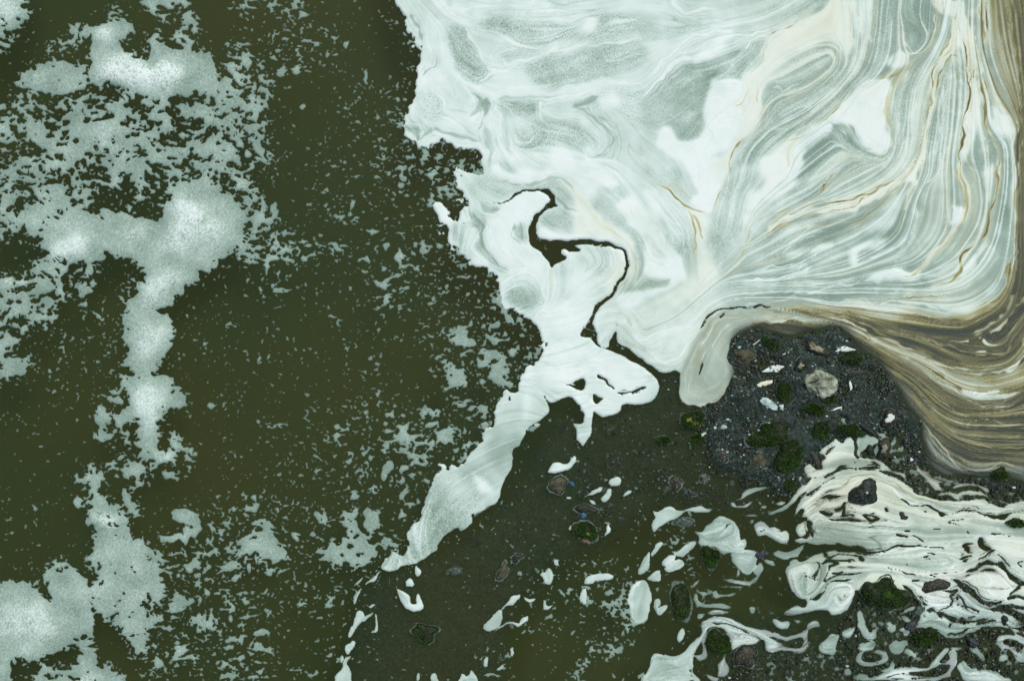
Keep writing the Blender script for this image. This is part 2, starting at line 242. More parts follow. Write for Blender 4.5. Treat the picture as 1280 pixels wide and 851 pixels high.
# lower right: marbled patches between stones
for c, p in (('B1', [(75, 570), (62, 510), (90, 460), (85, 410), (120, 415), (160, 390), (205, 385), (250, 410), (320, 395), (390, 385), (420, 405), (490, 412), (430, 440), (340, 430), (280, 425), (230, 475), (150, 510), (110, 540)]),
             ('B1', [(355, 550), (400, 555), (450, 520), (500, 475), (560, 472), (620, 490), (655, 540), (655, 610), (690, 605), (715, 650), (680, 690), (600, 690), (545, 700), (500, 655), (430, 660), (385, 630), (370, 590)]),
             ('B1', [(615, 720), (680, 695), (730, 700), (775, 780), (720, 840), (640, 800)]),
             ('B1', [(215, 680), (260, 690), (300, 640), (345, 615), (370, 635), (330, 690), (280, 735), (235, 715)]), ('B1', [(160, 760), (190, 710), (230, 715), (215, 760), (170, 785)]), ('B1', [(170, 800), (230, 745), (285, 765), (260, 810), (200, 820)]),
             ('B1', [(-10, 790), (40, 740), (70, 685), (88, 740), (60, 800), (-5, 830)]), ('B1', [(90, 700), (110, 655), (150, 640), (130, 690), (105, 730)]),
             ('B1', [(770, 520), (800, 490), (850, 505), (890, 540), (950, 560), (1000, 570), (990, 610), (940, 630), (880, 600), (840, 565), (780, 590)]), ('B1', [(865, 525), (920, 530), (950, 548), (890, 548)]),
             ('B1', [(610, 340), (660, 320), (690, 280), (760, 275), (868, 270), (800, 298), (720, 310), (660, 335)]), ('B1', [(590, 370), (620, 355), (640, 385), (700, 360), (735, 355), (690, 395), (620, 395)]), ('B1', [(800, 400), (850, 390), (850, 410), (810, 415)]), ('B1', [(770, 355), (800, 370), (825, 375), (800, 390)]),
             ('B1', [(845, 450), (900, 420), (960, 370), (1020, 320), (1050, 270), (1075, 250), (1060, 200), (1090, 190), (1110, 240), (1160, 215), (1290, 180), (1290, 215), (1180, 235), (1090, 310), (1000, 380), (930, 430), (880, 455)]),
             ('B1', [(870, 690), (930, 670), (1000, 680), (1080, 640), (1170, 660), (1120, 680), (1010, 730), (940, 740)]), ('B1', [(1000, 760), (1040, 730), (1065, 745), (1030, 770)]),
             ('B1', [(740, 790), (780, 790), (800, 830), (770, 860)]), ('B1', [(1030, 610), (1090, 590), (1130, 610), (1090, 630)]), ('B1', [(1130, 640), (1180, 600), (1230, 612), (1180, 655)]),
             ('B1', [(890, 380), (930, 360), (960, 355), (920, 390)]), ('B1', [(900, 490), (915, 470), (930, 490)]), ('B1', [(740, 490), (770, 480), (760, 510)]), ('B1', [(660, 458), (750, 455), (790, 465), (740, 466)]), ('B1', [(640, 800), (655, 830), (630, 850)]),
             # the big folded sheet of the corner
             ('E4', [(60, 570), (90, 500), (150, 410), (165, 330), (200, 300), (290, 280), (390, 235), (480, 205), (560, 210), (640, 225), (720, 270), (800, 330), (860, 370), (860, 860), (340, 860), (345, 810), (300, 840), (205, 835), (235, 790), (330, 760), (390, 755), (300, 700), (210, 690), (185, 650), (230, 630), (160, 620), (160, 580), (120, 575), (140, 530), (110, 520)]),
             ('E4', [(140, 240), (165, 215), (200, 220), (230, 245), (250, 235), (245, 200), (270, 165), (222, 132), (260, 100), (300, 80), (350, 45), (380, 55), (400, 80), (440, 45), (480, 65), (490, 110), (485, 150), (560, 175), (590, 205), (480, 215), (380, 225), (320, 270), (250, 290), (180, 305), (155, 280)]),
             ('E4', [(515, 30), (560, 10), (620, 40), (600, 70), (560, 90), (530, 110), (520, 145), (580, 160), (640, 190), (700, 230), (760, 260), (810, 290), (815, 320), (730, 280), (660, 235), (600, 190), (510, 160), (505, 120)]),
             ('E4', [(90, 645), (130, 605), (165, 625), (155, 670), (120, 690)]), ('E4', [(160, 730), (200, 705), (265, 715), (220, 760), (180, 760)]), ('E4', [(-10, 665), (30, 660), (45, 700), (10, 730), (-10, 730)]),
             ('B2', [(-60, 260), (30, 190), (150, 140), (300, 130), (420, 200), (560, 300), (700, 335), (800, 345), (950, 338), (1060, 362), (1130, 385), (1276, 340), (1400, 340), (1400, 900), (-60, 900)]),
             ('B2', [(540, 110), (600, 150), (680, 180), (720, 165), (780, 190), (850, 215), (780, 215), (700, 210), (730, 255), (700, 270), (640, 215), (580, 170)]),
             ('B2', [(690, 310), (740, 288), (830, 300), (900, 283), (1000, 295), (1060, 340), (1000, 315), (900, 305), (820, 330), (740, 310)]), ('B2', [(780, 265), (870, 240), (960, 250), (1030, 250), (1040, 290), (960, 265), (860, 260)]),
             ('B4', [(940, 400), (1000, 362), (1100, 352), (1105, 312), (1180, 310), (1230, 240), (1290, 170), (1400, 200), (1400, 360), (1276, 372), (1180, 388), (1100, 402), (1000, 410)]),
             ('B4', [(975, 100), (1030, 60), (1100, 45), (1290, 38), (1290, 170), (1232, 212), (1200, 262), (1150, 300), (1090, 312), (1030, 270), (1010, 222), (985, 170)]),
             ('B3', [(-20, 0), (1300, 0), (1300, 560), (1230, 545), (1200, 500), (1165, 490), (1100, 490), (1000, 500), (900, 530), (760, 560), (700, 520), (640, 500), (590, 490), (540, 510), (500, 560), (480, 510), (540, 470), (600, 460), (620, 400), (520, 390), (450, 415), (490, 370), (560, 350), (600, 350), (560, 300), (500, 280), (420, 200), (330, 150), (230, 150), (190, 180), (165, 230), (150, 310), (120, 370), (70, 388), (-20, 382)]),
             ('B3', [(1090, 600), (1110, 560), (1180, 540), (1300, 560), (1300, 720), (1230, 700), (1170, 640), (1120, 645)]),
             ('B3', [(240, 860), (280, 820), (380, 780), (480, 755), (620, 755), (680, 690), (720, 630), (755, 612), (780, 640), (740, 700), (720, 740), (780, 720), (775, 670), (800, 630), (835, 650), (825, 720), (820, 760), (790, 800), (740, 850)]),
             ('B3', [(830, 730), (860, 700), (890, 720), (920, 760), (1000, 770), (1080, 765), (1150, 810), (1190, 860), (900, 860), (850, 790)]),
             ('B3', [(925, 620), (960, 590), (980, 640), (1010, 700), (1000, 740), (965, 700), (935, 660)]),
             ('B3', [(385, 610), (440, 575), (510, 585), (500, 640), (430, 665), (390, 650)]), ('B3', [(160, 620), (200, 580), (260, 575), (275, 620), (230, 650), (170, 650)]), ('B3', [(150, 690), (180, 660), (270, 650), (360, 655), (355, 700), (300, 725), (210, 740), (160, 720)]),
             ('B3', [(160, 470), (180, 390), (210, 390), (215, 440), (235, 500), (250, 530), (270, 505), (308, 515), (290, 565), (240, 570), (190, 545)]), ('B3', [(365, 760), (380, 700), (400, 710), (395, 770), (340, 790), (320, 770)]),
             ('B3', [(60, 520), (100, 510), (150, 490), (130, 545), (90, 565), (65, 550)]), ('B3', [(-60, 560), (20, 540), (50, 550), (30, 590), (-40, 590)]), ('B3', [(375, 500), (400, 470), (435, 480), (430, 520), (390, 535)]), ('B3', [(360, 470), (385, 445), (400, 455), (380, 490)]), ('B3', [(500, 650), (520, 640), (545, 690), (520, 685)]), ('B3', [(60, 770), (90, 760), (120, 790), (90, 815)]), ('B3', [(150, 850), (180, 800), (240, 810), (240, 860)]),
             ('B3', [(470, 430), (500, 420), (535, 450), (510, 465)]), ('B3', [(460, 520), (480, 495), (540, 485), (520, 515)]), ('B3', [(590, 430), (605, 385), (628, 440), (615, 468), (580, 460)]), ('B3', [(770, 620), (830, 600), (870, 605), (840, 630)]), ('B3', [(340, 600), (350, 590), (370, 615), (355, 630)]),
             ('B3', [(1110, 700), (1140, 680), (1175, 695), (1160, 725), (1120, 722)]), ('B3', [(1030, 690), (1060, 690), (1050, 720)]), ('B3', [(1220, 740), (1276, 745), (1330, 800), (1250, 770)]),
             ('B4', [(50, 760), (90, 690), (160, 680), (240, 695), (300, 640), (350, 580), (400, 540), (420, 470), (480, 435), (560, 425), (610, 440), (650, 475), (720, 490), (820, 510), (900, 525), (960, 545), (1040, 520), (1100, 520), (1120, 480), (1160, 455), (1208, 455), (1205, 490), (1140, 510), (1115, 560), (1105, 620), (1060, 655), (960, 650), (830, 655), (810, 580), (790, 570), (760, 605), (700, 610), (620, 650), (580, 700), (590, 770), (560, 820), (520, 815), (520, 740), (560, 690), (590, 640), (600, 570), (560, 510), (500, 490), (450, 510), (440, 570), (430, 630), (445, 700), (400, 720), (360, 705), (385, 790), (380, 870), (20, 870)]),
             ('B4', [(850, 415), (890, 420), (930, 445), (985, 455), (980, 495), (930, 500), (870, 465)]), ('B4', [(1010, 440), (1040, 435), (1072, 448), (1040, 460)]), ('B4', [(1190, 640), (1200, 580), (1250, 540), (1300, 540), (1300, 660), (1230, 665)]),
             ('B4', [(370, 260), (390, 250), (410, 310), (470, 330), (560, 340), (605, 365), (520, 365), (420, 350), (380, 355)]), ('B4', [(480, 270), (510, 255), (545, 285), (630, 270), (625, 290), (540, 300), (500, 310)]), ('B4', [(460, 400), (510, 375), (595, 390), (560, 405), (480, 415)]), ('B4', [(400, 240), (450, 270), (430, 280)]), ('B4', [(390, 400), (450, 400), (430, 430), (395, 440)]),
             ('B4', [(560, 180), (620, 170), (720, 185), (770, 160), (790, 90), (815, 75), (828, 120), (790, 165), (760, 210), (690, 215), (620, 205)]), ('B4', [(510, 215), (600, 230), (680, 225), (640, 245), (560, 238)]), ('B4', [(610, -5), (770, -5), (775, 90), (720, 145), (660, 100), (615, 50)]),
             ('B4', [(45, 165), (90, 125), (140, 120), (140, 165), (100, 185)]), ('B4', [(-40, 200), (40, 175), (70, 260), (70, 360), (40, 430), (-20, 460), (-60, 400), (-70, 300)]), ('B4', [(90, 320), (120, 305), (140, 340), (125, 365), (185, 345), (165, 400), (130, 425), (105, 380)]), ('B4', [(235, 560), (260, 510), (288, 520), (270, 580), (240, 605)]), ('B4', [(850, 40), (880, 50), (890, 85), (860, 90), (830, 60)]), ('B4', [(715, 360), (740, 335), (770, 345), (745, 395)]), ('B4', [(770, 235), (800, 230), (795, 250)]), ('B4', [(900, 160), (930, 155), (920, 185)]), ('B4', [(935, 230), (965, 225), (960, 238)]), ('B4', [(895, 255), (915, 260), (905, 280)]), ('B4', [(355, 180), (400, 170), (380, 195)]),
             ('B4', [(450, 800), (490, 820), (540, 830), (500, 850), (460, 840)])):
    PGg(c, p, .6, ISL, flow=.7)
# dark seams and openings inside those patches
for c, p, w in (('B2', [(0, 640), (60, 680), (150, 670), (220, 690), (330, 690), (420, 655), (520, 650), (620, 650), (720, 660)], 1.2), ('B2', [(430, 570), (480, 575), (510, 585)], 2.0), ('B2', [(540, 580), (580, 600), (625, 628)], 1.2), ('B2', [(490, 545), (525, 555)], 1.6), ('B2', [(335, 480), (360, 487)], .9), ('B2', [(250, 480), (275, 485)], 1.5), ('B2', [(235, 437), (265, 435)], .9), ('B2', [(660, 535), (725, 540)], .9), ('B2', [(890, 475), (830, 480), (785, 490), (850, 515)], 1.0), ('B2', [(780, 490), (800, 500)], 1.4), ('B2', [(1055, 575), (1140, 575), (1220, 578)], .9), ('B2', [(870, 830), (960, 790), (1010, 760), (1100, 780), (1180, 851)], 2.2), ('B2', [(970, 735), (1040, 690), (1080, 665)], 1.2), ('B2', [(970, 600), (1010, 640), (1060, 665)], 2.6), ('B2', [(1090, 690), (1130, 750), (1190, 800)], 1.0), ('B2', [(900, 550), (915, 565)], 1.2), ('B2', [(840, 700), (865, 700)], 2.0), ('B2', [(890, 660), (905, 690)], 3.2), ('B2', [(500, 765), (515, 775)], 1.3), ('B2', [(690, 655), (715, 655)], 1.2), ('B2', [(0, 850), (80, 830)], 1.0), ('B2', [(355, 780), (430, 810), (560, 840)], .9), ('B2', [(350, 385), (375, 415)], 2.0), ('B2', [(590, 415), (605, 418)], 1.2), ('B2', [(255, 520), (300, 510)], .6),
                ('B2', [(680, 410), (760, 430), (850, 420), (920, 410), (1000, 440), (1080, 445), (1160, 445), (1276, 420)], 2.0), ('B2', [(320, 150), (400, 170), (470, 210), (540, 250), (600, 300), (680, 330)], 1.6), ('B2', [(1150, 360), (1220, 350), (1276, 345)], 2.4), ('B2', [(460, 340), (560, 370), (650, 395), (700, 415)], .9), ('B2', [(30, 140), (130, 130), (240, 125), (330, 135)], 1.2), ('B2', [(1276, 740), (1240, 770), (1276, 790)], 1.0),
                ('B3', [(780, 170), (860, 215), (950, 275), (1030, 320), (1080, 330), (1130, 310)], 1.6), ('B3', [(960, 75), (1020, 60), (1090, 75), (1140, 110), (1180, 170), (1230, 195), (1290, 215)], 3.0), ('B3', [(870, 130), (960, 90)], 1.0), ('B3', [(1150, 305), (1200, 295), (1290, 315)], 2.2), ('B3', [(1175, 280), (1235, 225)], 1.0), ('B3', [(720, 260), (780, 255), (830, 255), (790, 285), (800, 320), (770, 360), (690, 380)], 1.2), ('B3', [(840, 270), (900, 330), (930, 370), (1000, 385)], .9), ('B3', [(710, 400), (790, 440), (860, 465), (930, 460), (990, 455), (1050, 440)], 1.8), ('B3', [(760, 535), (860, 515), (930, 490), (1040, 460)], 1.3), ('B3', [(1160, 450), (1200, 490), (1276, 500)], 1.3), ('B3', [(480, 210), (540, 270), (560, 300)], 1.3), ('B3', [(390, 110), (450, 125), (530, 135)], .8), ('B3', [(535, 180), (585, 185)], .8), ('B3', [(495, 65), (515, 75)], 1.3), ('B3', [(0, 200), (80, 180), (120, 175)], .9), ('B3', [(0, 60), (70, 60), (150, 40)], .7), ('B3', [(600, 310), (640, 340)], 1.2), ('B3', [(830, 295), (850, 310)], 2.0), ('B3', [(850, 355), (852, 365)], 3.0), ('B3', [(895, 365), (897, 372)], 2.4), ('B3', [(780, 480), (790, 486)], 1.6), ('B3', [(860, 440), (900, 470)], 2.4), ('B3', [(920, 440), (980, 425)], 1.0), ('B3', [(640, 380), (700, 400), (720, 430)], 2.8), ('B3', [(1010, 480), (1060, 450), (1100, 445)], 1.2), ('B3', [(700, 520), (735, 555), (770, 580)], 1.2),
                ('B4', [(1270, 200), (1230, 240), (1190, 290), (1120, 315)], 1.3), ('B4', [(480, 465), (560, 470), (620, 500), (680, 510), (750, 540), (800, 570)], .9), ('B4', [(820, 540), (900, 560), (960, 590)], .7),
                ('E4', [(240, 520), (300, 530), (335, 520)], 1.6), ('E4', [(200, 690), (170, 650), (170, 610)], 1.4), ('E4', [(390, 545), (430, 530), (460, 545)], 1.2), ('E4', [(270, 140), (300, 115), (350, 95)], 1.2), ('E4', [(160, 300), (260, 300), (340, 270), (430, 235), (510, 225)], 1.2), ('E4', [(150, 430), (200, 400), (260, 345), (330, 310)], 1.1), ('E4', [(410, 480), (405, 520), (400, 545)], 1.0), ('E4', [(280, 430), (330, 435)], 1.2), ('E4', [(340, 730), (420, 770), (520, 780), (560, 795)], 2.0), ('E4', [(370, 245), (380, 250)], 2.4), ('E4', [(470, 190), (480, 192)], 1.2), ('E4', [(275, 800), (300, 830)], .9)):
    SKc(c, p, w, ISL)
PGc('P', [(1001, 686), (1012, 680), (1030, 678), (1048, 682), (1040, 688), (1022, 692), (1006, 702), (998, 698)], .7, ISL)
for c, p in (('B3', [(870, 620), (900, 575), (960, 570), (1060, 590), (1090, 640), (1160, 650), (1180, 700), (1276, 760), (1330, 800), (1330, 870), (1220, 860), (1150, 800), (1060, 755), (1010, 750), (930, 640), (910, 610)]),
             ('B3', [(770, 580), (830, 560), (880, 560), (870, 600), (790, 610), (750, 610), (700, 630), (680, 590)])):
    PGc(c, p, .8, ISL)
for c, p in (('B3', [(925, 620), (960, 590), (980, 640), (1010, 700), (1000, 740), (965, 700), (935, 660)]), ('B3', [(1110, 700), (1140, 680), (1175, 695), (1160, 725), (1120, 722)])): PGg(c, p, .6, ISL)
# fringe of threads beside the bright tuft, and ragged scum round the stones
RAG = np.zeros((GH, GW), np.float32)
for c, p, v in (('B5', [(810, 850), (830, 790), (900, 690), (1000, 570), (1100, 530), (1180, 470), (1276, 420), (1300, 470), (1180, 560), (1060, 650), (950, 740), (880, 850)], .46), ('B5', [(990, 340), (1060, 310), (1100, 250), (1180, 200), (1276, 180), (1276, 440), (1160, 480), (1080, 430), (1020, 380)], .5), ('B5', [(840, 110), (900, 95), (960, 110), (930, 140), (850, 140)], .45),
                ('B5', [(1020, 640), (1120, 590), (1230, 570), (1200, 640), (1120, 700), (1050, 690)], .38), ('B5', [(1180, 851), (1276, 800), (1400, 810), (1400, 870)], .35),
                ('B4', [(820, 680), (1000, 660), (1110, 670), (1180, 640), (1300, 690), (1300, 860), (800, 870), (760, 760)], .27), ('B4', [(1120, 560), (1170, 540), (1180, 680), (1110, 690)], .3), ('B1', [(160, 600), (240, 540), (330, 560), (330, 640), (200, 660)], .3), ('B1', [(280, 790), (310, 720), (370, 750), (340, 790)], .5), ('B1', [(220, 520), (240, 460), (340, 460), (320, 510)], .28),
                ('B3', [(230, 600), (150, 400), (420, 380), (560, 420), (480, 560), (360, 620)], .3), ('B3', [(430, 660), (560, 620), (700, 610), (640, 690), (500, 720)], .33), ('B3', [(1060, 590), (1330, 700), (1330, 860), (1150, 760), (1000, 640)], .3), ('B3', [(0, 430), (150, 560), (120, 860), (0, 860)], .14), ('B4', [(330, 230), (440, 240), (440, 340), (360, 320)], .3),
                ('E4', [(500, 20), (760, 20), (800, 100), (840, 260), (760, 250), (640, 170), (560, 170)], .42), ('B2', [(480, 120), (700, 180), (1040, 240), (1060, 350), (700, 340), (560, 270)], .30), ('B2', [(1060, 300), (1276, 300), (1276, 430), (1060, 390)], .25), ('A1', [(80, 560), (240, 640), (330, 700), (150, 740), (90, 660)], .5), ('A4', [(330, 40), (500, 20), (500, 120), (380, 130)], .5), ('B8', [(540, 100), (640, 180), (600, 260), (520, 330), (470, 380), (440, 380), (480, 300), (540, 240)], .42),
                ('E6', [(270, 330), (300, 300), (350, 270), (380, 330), (360, 380), (300, 370)], .3), ('E6', [(0, 640), (150, 640), (150, 851), (0, 851)], .13), ('E6', [(480, 400), (560, 400), (540, 480), (490, 470)], .4)):
    PGg(c, p, 4, RAG, v)
# ------------------------------------------------------------------ lather of the left and scattered flakes: density, then noise decides
DN = np.full((GH, GW), .004, np.float32); CORE = np.zeros((GH, GW), np.float32)
for c, p, v, s in (
  ('L1', [(450, 300), (460, 200), (480, 150), (520, 110), (620, 120), (660, 170), (600, 220), (650, 260), (720, 300), (740, 200), (770, 150), (800, 190), (850, 240), (950, 250), (1060, 300), (1090, 400), (1060, 470), (950, 470), (850, 500), (700, 480), (600, 440), (480, 430), (420, 380)], 1, 3),
  ('L1', [(40, 425), (130, 350), (220, 310), (330, 320), (430, 340), (450, 430), (380, 480), (300, 490), (220, 450), (120, 440)], .95, 3),
  ('L1', [(-60, 560), (60, 480), (160, 470), (200, 510), (300, 520), (480, 480), (800, 480), (1000, 500), (1210, 480), (1250, 600), (1278, 700), (1278, 880), (-60, 880)], .64, 8),
  ('L1', [(470, 600), (560, 540), (640, 580), (620, 690), (560, 780), (480, 760), (380, 690), (320, 620)], .9, 5), ('L1', [(720, 580), (820, 540), (920, 560), (900, 640), (800, 660)], .9, 5), ('L1', [(-60, 560), (80, 540), (120, 620), (60, 680), (-60, 680)], .9, 5), ('L1', [(120, 780), (330, 700), (400, 800), (300, 880), (130, 880)], .8, 6), ('L1', [(1060, 430), (1200, 430), (1220, 560), (1060, 580), (980, 540)], .85, 5),
  ('L1', [(-200, -300), (150, -200), (150, 60), (100, 130), (60, 210), (20, 290), (-100, 330), (-200, 300)], .93, 4), ('L1', [(690, 20), (780, -40), (900, -20), (960, 70), (1000, 150), (880, 160), (870, 60), (760, 40)], .85, 3), ('L1', [(380, 140), (480, 150), (460, 230), (380, 250), (240, 290), (220, 230), (330, 190)], .5, 4), ('L1', [(540, 20), (640, 10), (640, 60), (560, 60)], .5, 4), ('L1', [(720, 90), (760, 60), (820, 70), (820, 110), (780, 85)], .8, 2), ('L1', [(860, 180), (920, 190), (1000, 180), (960, 220), (880, 230)], .6, 3),
  ('L1', [(1130, 280), (1180, 290), (1278, 330), (1278, 420), (1160, 370)], .5, 4), ('L1', [(1170, 200), (1250, 210), (1260, 250), (1200, 240)], .45, 3),
  ('L2', [(200, 380), (260, 290), (330, 240), (420, 230), (490, 260), (560, 240), (650, 260), (780, 290), (830, 230), (860, 130), (900, 80), (980, 90), (1080, 130), (1170, 180), (1230, 270), (1240, 350), (1180, 430), (1090, 500), (1000, 580), (900, 660), (820, 740), (780, 780), (830, 860), (640, 860), (640, 740), (650, 670), (700, 600), (710, 530), (650, 500), (550, 490), (450, 510), (330, 500), (230, 480)], 1, 3),
  ('L2', [(-60, 620), (0, 590), (100, 560), (220, 500), (300, 510), (200, 580), (60, 660), (40, 740), (-60, 800)], .95, 4), ('L2', [(200, 510), (450, 520), (420, 640), (300, 680), (250, 740), (260, 820), (60, 880), (-60, 880), (-60, 780), (60, 700)], .52, 6), ('L2', [(-60, 0), (1250, 0), (1278, 100), (1180, 170), (1060, 130), (900, 60), (780, 60), (800, 200), (700, 250), (500, 200), (300, 230), (80, 330), (-60, 420)], .60, 8), ('L2', [(60, 380), (90, 280), (200, 160), (360, 120), (420, 180), (280, 280), (200, 400)], .85, 6),
  ('L2', [(0, 100), (120, 60), (240, 40), (230, 0), (0, 0)], .75, 5), ('L2', [(820, 0), (1278, 0), (1230, 60), (1140, 160), (960, 80), (830, 100)], .75, 6), ('L2', [(1160, 150), (1278, 230), (1278, 330), (1230, 260)], .6, 4), ('L2', [(1180, 420), (1278, 330), (1278, 450), (1190, 480)], .7, 3), ('L2', [(630, 680), (700, 640), (680, 600), (600, 590), (600, 680)], .5, 3),
  ('L3', [(640, -20), (830, -20), (860, 80), (830, 170), (780, 230), (730, 290), (640, 250), (620, 220), (650, 150), (630, 60)], 1, 2.5), ('L3', [(610, 290), (700, 290), (830, 290), (850, 370), (820, 480), (800, 540), (790, 600), (720, 630), (680, 610), (680, 490), (590, 540), (550, 470), (640, 420)], 1, 2.5), ('L3', [(840, 370), (870, 320), (930, 340), (935, 400), (880, 450), (840, 420)], .85, 3), ('L3', [(530, 370), (620, 360), (620, 410), (560, 400)], .8, 2),
  ('L3', [(460, 570), (470, 470), (560, 430), (550, 500), (500, 540), (570, 590), (600, 680), (700, 720), (800, 730), (760, 750), (640, 790), (570, 760), (530, 720), (590, 680), (560, 630), (500, 610)], .85, 3), ('L3', [(650, 660), (740, 650), (820, 630), (890, 680), (850, 730), (760, 720), (700, 680)], .95, 2.5), ('L3', [(840, 540), (930, 580), (960, 620), (970, 690), (940, 750), (930, 650), (860, 620)], .8, 3), ('L3', [(800, 760), (830, 760), (910, 780), (850, 810)], .85, 2), ('L3', [(440, 730), (480, 720), (530, 790), (500, 851), (450, 860), (390, 800)], .72, 4), ('L3', [(640, 820), (700, 790), (760, 780), (690, 830), (650, 851)], .85, 2), ('L3', [(600, 560), (650, 560), (655, 620), (610, 640)], .7, 3),
  ('L3', [(-60, 60), (0, 60), (100, 90), (60, 150), (0, 190), (-60, 180)], .85, 4), ('L3', [(-60, 200), (60, 205), (170, 195), (180, 230), (80, 275), (0, 300), (-60, 300)], .88, 4), ('L3', [(0, 0), (230, 0), (200, 60), (120, 60), (0, 70)], .5, 5),
  ('L4', [(380, 130), (400, 20), (430, 60), (480, 80), (540, 160), (560, 230), (640, 240), (640, 330), (700, 440), (700, 500), (600, 520), (640, 560), (620, 650), (640, 720), (570, 740), (520, 640), (430, 590), (390, 540), (390, 470), (420, 420), (370, 370), (360, 330), (400, 290), (400, 210), (360, 160)], .97, 3), ('L4', [(590, 430), (700, 440), (690, 620), (640, 660), (590, 560)], .6, 4), ('L4', [(620, 300), (730, 290), (720, 430), (650, 400)], .55, 4),
  ('L4', [(-200, 400), (0, 440), (80, 430), (150, 460), (200, 510), (210, 400), (290, 370), (380, 430), (390, 560), (380, 640), (290, 690), (240, 720), (120, 770), (50, 790), (40, 860), (-200, 900)], 1, 3), ('L4', [(60, 870), (200, 790), (290, 800), (330, 740), (360, 620), (400, 720), (420, 780), (500, 800), (490, 880)], .9, 4), ('L4', [(190, 390), (220, 345), (290, 345), (280, 380)], .75, 3),
  ('L4', [(720, 140), (770, 105), (850, 145), (865, 200), (820, 240), (740, 275), (670, 260), (700, 230), (800, 215), (770, 180)], .95, 2), ('L4', [(525, 45), (545, 60), (590, 110), (605, 160), (560, 160), (530, 110)], .9, 2), ('L4', [(290, 80), (340, 60), (380, 90), (330, 110)], .7, 3), ('L4', [(810, 280), (860, 240), (930, 230), (940, 280), (890, 340), (840, 310)], .7, 3), ('L4', [(700, 260), (1085, 200), (1085, 860), (640, 860), (660, 500)], .24, 14), ('L4', [(770, 340), (850, 340), (860, 400), (830, 460)], .6, 3), ('L4', [(1010, 270), (1085, 210), (1130, 230), (1085, 310), (1040, 330)], .9, 3), ('L4', [(760, 600), (880, 560), (950, 600), (880, 640)], .8, 3), ('L4', [(720, 690), (830, 640), (820, 740), (740, 780)], .6, 3), ('L4', [(720, 490), (770, 480), (860, 500), (820, 550), (740, 560)], .65, 4), ('L4', [(640, 740), (730, 780), (720, 830), (670, 790)], .7, 3), ('L4', [(900, 440), (1000, 450), (960, 500)], .5, 3), ('L4', [(910, 390), (1020, 330), (1020, 360), (950, 400)], .7, 2),
  ('L8', [(60, 260), (120, 220), (125, 150), (200, 180), (190, 220), (270, 300), (220, 350), (150, 320), (80, 330)], .95, 2.5), ('L8', [(440, 290), (510, 230), (500, 150), (560, 120), (580, 140), (540, 160), (580, 200), (620, 280), (660, 310), (600, 350), (480, 360)], .95, 2.5), ('L8', [(600, 115), (650, 145), (655, 200), (615, 225)], 1, 1.5), ('L8', [(360, 150), (410, 110), (430, 150), (410, 175)], .75, 2), ('L8', [(720, 150), (780, 90), (810, 100), (780, 150), (730, 155)], .85, 2), ('L8', [(440, 365), (480, 350), (560, 360), (500, 370)], .6, 2),
  ('L8', [(70, 110), (130, 100), (150, 125), (90, 130)], .9, 2), ('L8', [(0, 360), (70, 320), (80, 350), (40, 380)], .9, 2), ('L8', [(0, 660), (30, 690), (60, 720), (20, 730), (0, 700)], .8, 2), ('L8', [(65, 680), (80, 640), (95, 655), (75, 695)], .9, 1.5), ('L8', [(530, 60), (560, 50), (575, 80), (540, 88)], 1, 1.5), ('L8', [(540, 160), (600, 120), (570, 250)], .3, 3), ('L8', [(670, 270), (760, 260), (740, 285), (680, 290)], .7, 2), ('L8', [(755, 70), (800, 15), (790, 45), (770, 75)], .9, 1.5),
  ('L7', [(1030, 250), (1110, 270), (1150, 225), (1230, 290), (1230, 320), (1160, 328), (1120, 285), (1060, 270)], 1, 1.5), ('L7', [(880, 545), (930, 570), (1000, 550), (960, 590), (890, 610)], .95, 1.5), ('L7', [(880, 460), (940, 455), (930, 520), (900, 500)], .7, 2.5), ('L7', [(1060, 560), (1110, 530), (1150, 580), (1120, 625), (1070, 600)], .85, 2.5), ('L7', [(780, 770), (820, 710), (852, 720), (840, 770), (805, 805)], 1, 1.2), ('L7', [(910, 720), (990, 680), (1030, 690), (950, 710), (925, 740)], .85, 2), ('L7', [(1000, 520), (1040, 515), (1030, 545)], .9, 1.5), ('L7', [(940, 655), (980, 600), (1000, 610), (960, 650)], .9, 1.5), ('L7', [(1020, 660), (1050, 600), (1060, 660), (1030, 670)], .85, 2), ('L7', [(1010, 460), (1120, 410), (1278, 410), (1278, 470), (1200, 430), (1060, 470)], .62, 3), ('L7', [(1040, 60), (1110, 50), (1278, 30), (1278, 180), (1150, 230), (1060, 220), (1050, 150), (1200, 150), (1060, 120)], .42, 5), ('L7', [(640, 790), (700, 770), (720, 790), (700, 840)], .6, 2.5), ('L7', [(420, 565), (440, 570), (485, 600), (440, 600)], .9, 1.2), ('L7', [(835, 790), (890, 800), (900, 820), (860, 810)], .95, 1.2), ('L7', [(606, 680), (630, 685), (640, 710), (615, 715)], 1, 1),
  ('L7', [(580, 440), (1000, 380), (1278, 480), (1278, 851), (560, 851)], .12, 18),
  ('B8', [(145, 325), (230, 262), (280, 200), (342, 210), (310, 290), (220, 335)], .96, 1.5), ('B8', [(290, 350), (330, 282), (400, 225), (450, 180), (450, 220), (400, 240), (390, 310), (350, 350), (370, 390), (450, 430), (380, 452), (320, 410)], .98, 1.5), ('B8', [(-10, 320), (50, 300), (120, 340), (155, 400), (100, 437), (30, 430), (0, 390)], .97, 1.5), ('B8', [(-20, 90), (60, 80), (130, 60), (230, 30), (300, 100), (220, 180), (130, 190), (0, 180)], .55, 4), ('B8', [(130, 215), (260, 180), (270, 200), (180, 222)], .9, 1.2), ('B8', [(270, 40), (340, 15), (345, 45), (300, 62)], 1, 1), ('B8', [(20, 540), (130, 520), (220, 560), (300, 650), (240, 720), (210, 640), (100, 610)], .72, 3), ('B8', [(-60, 480), (0, 500), (60, 560), (-20, 580)], .6, 3),
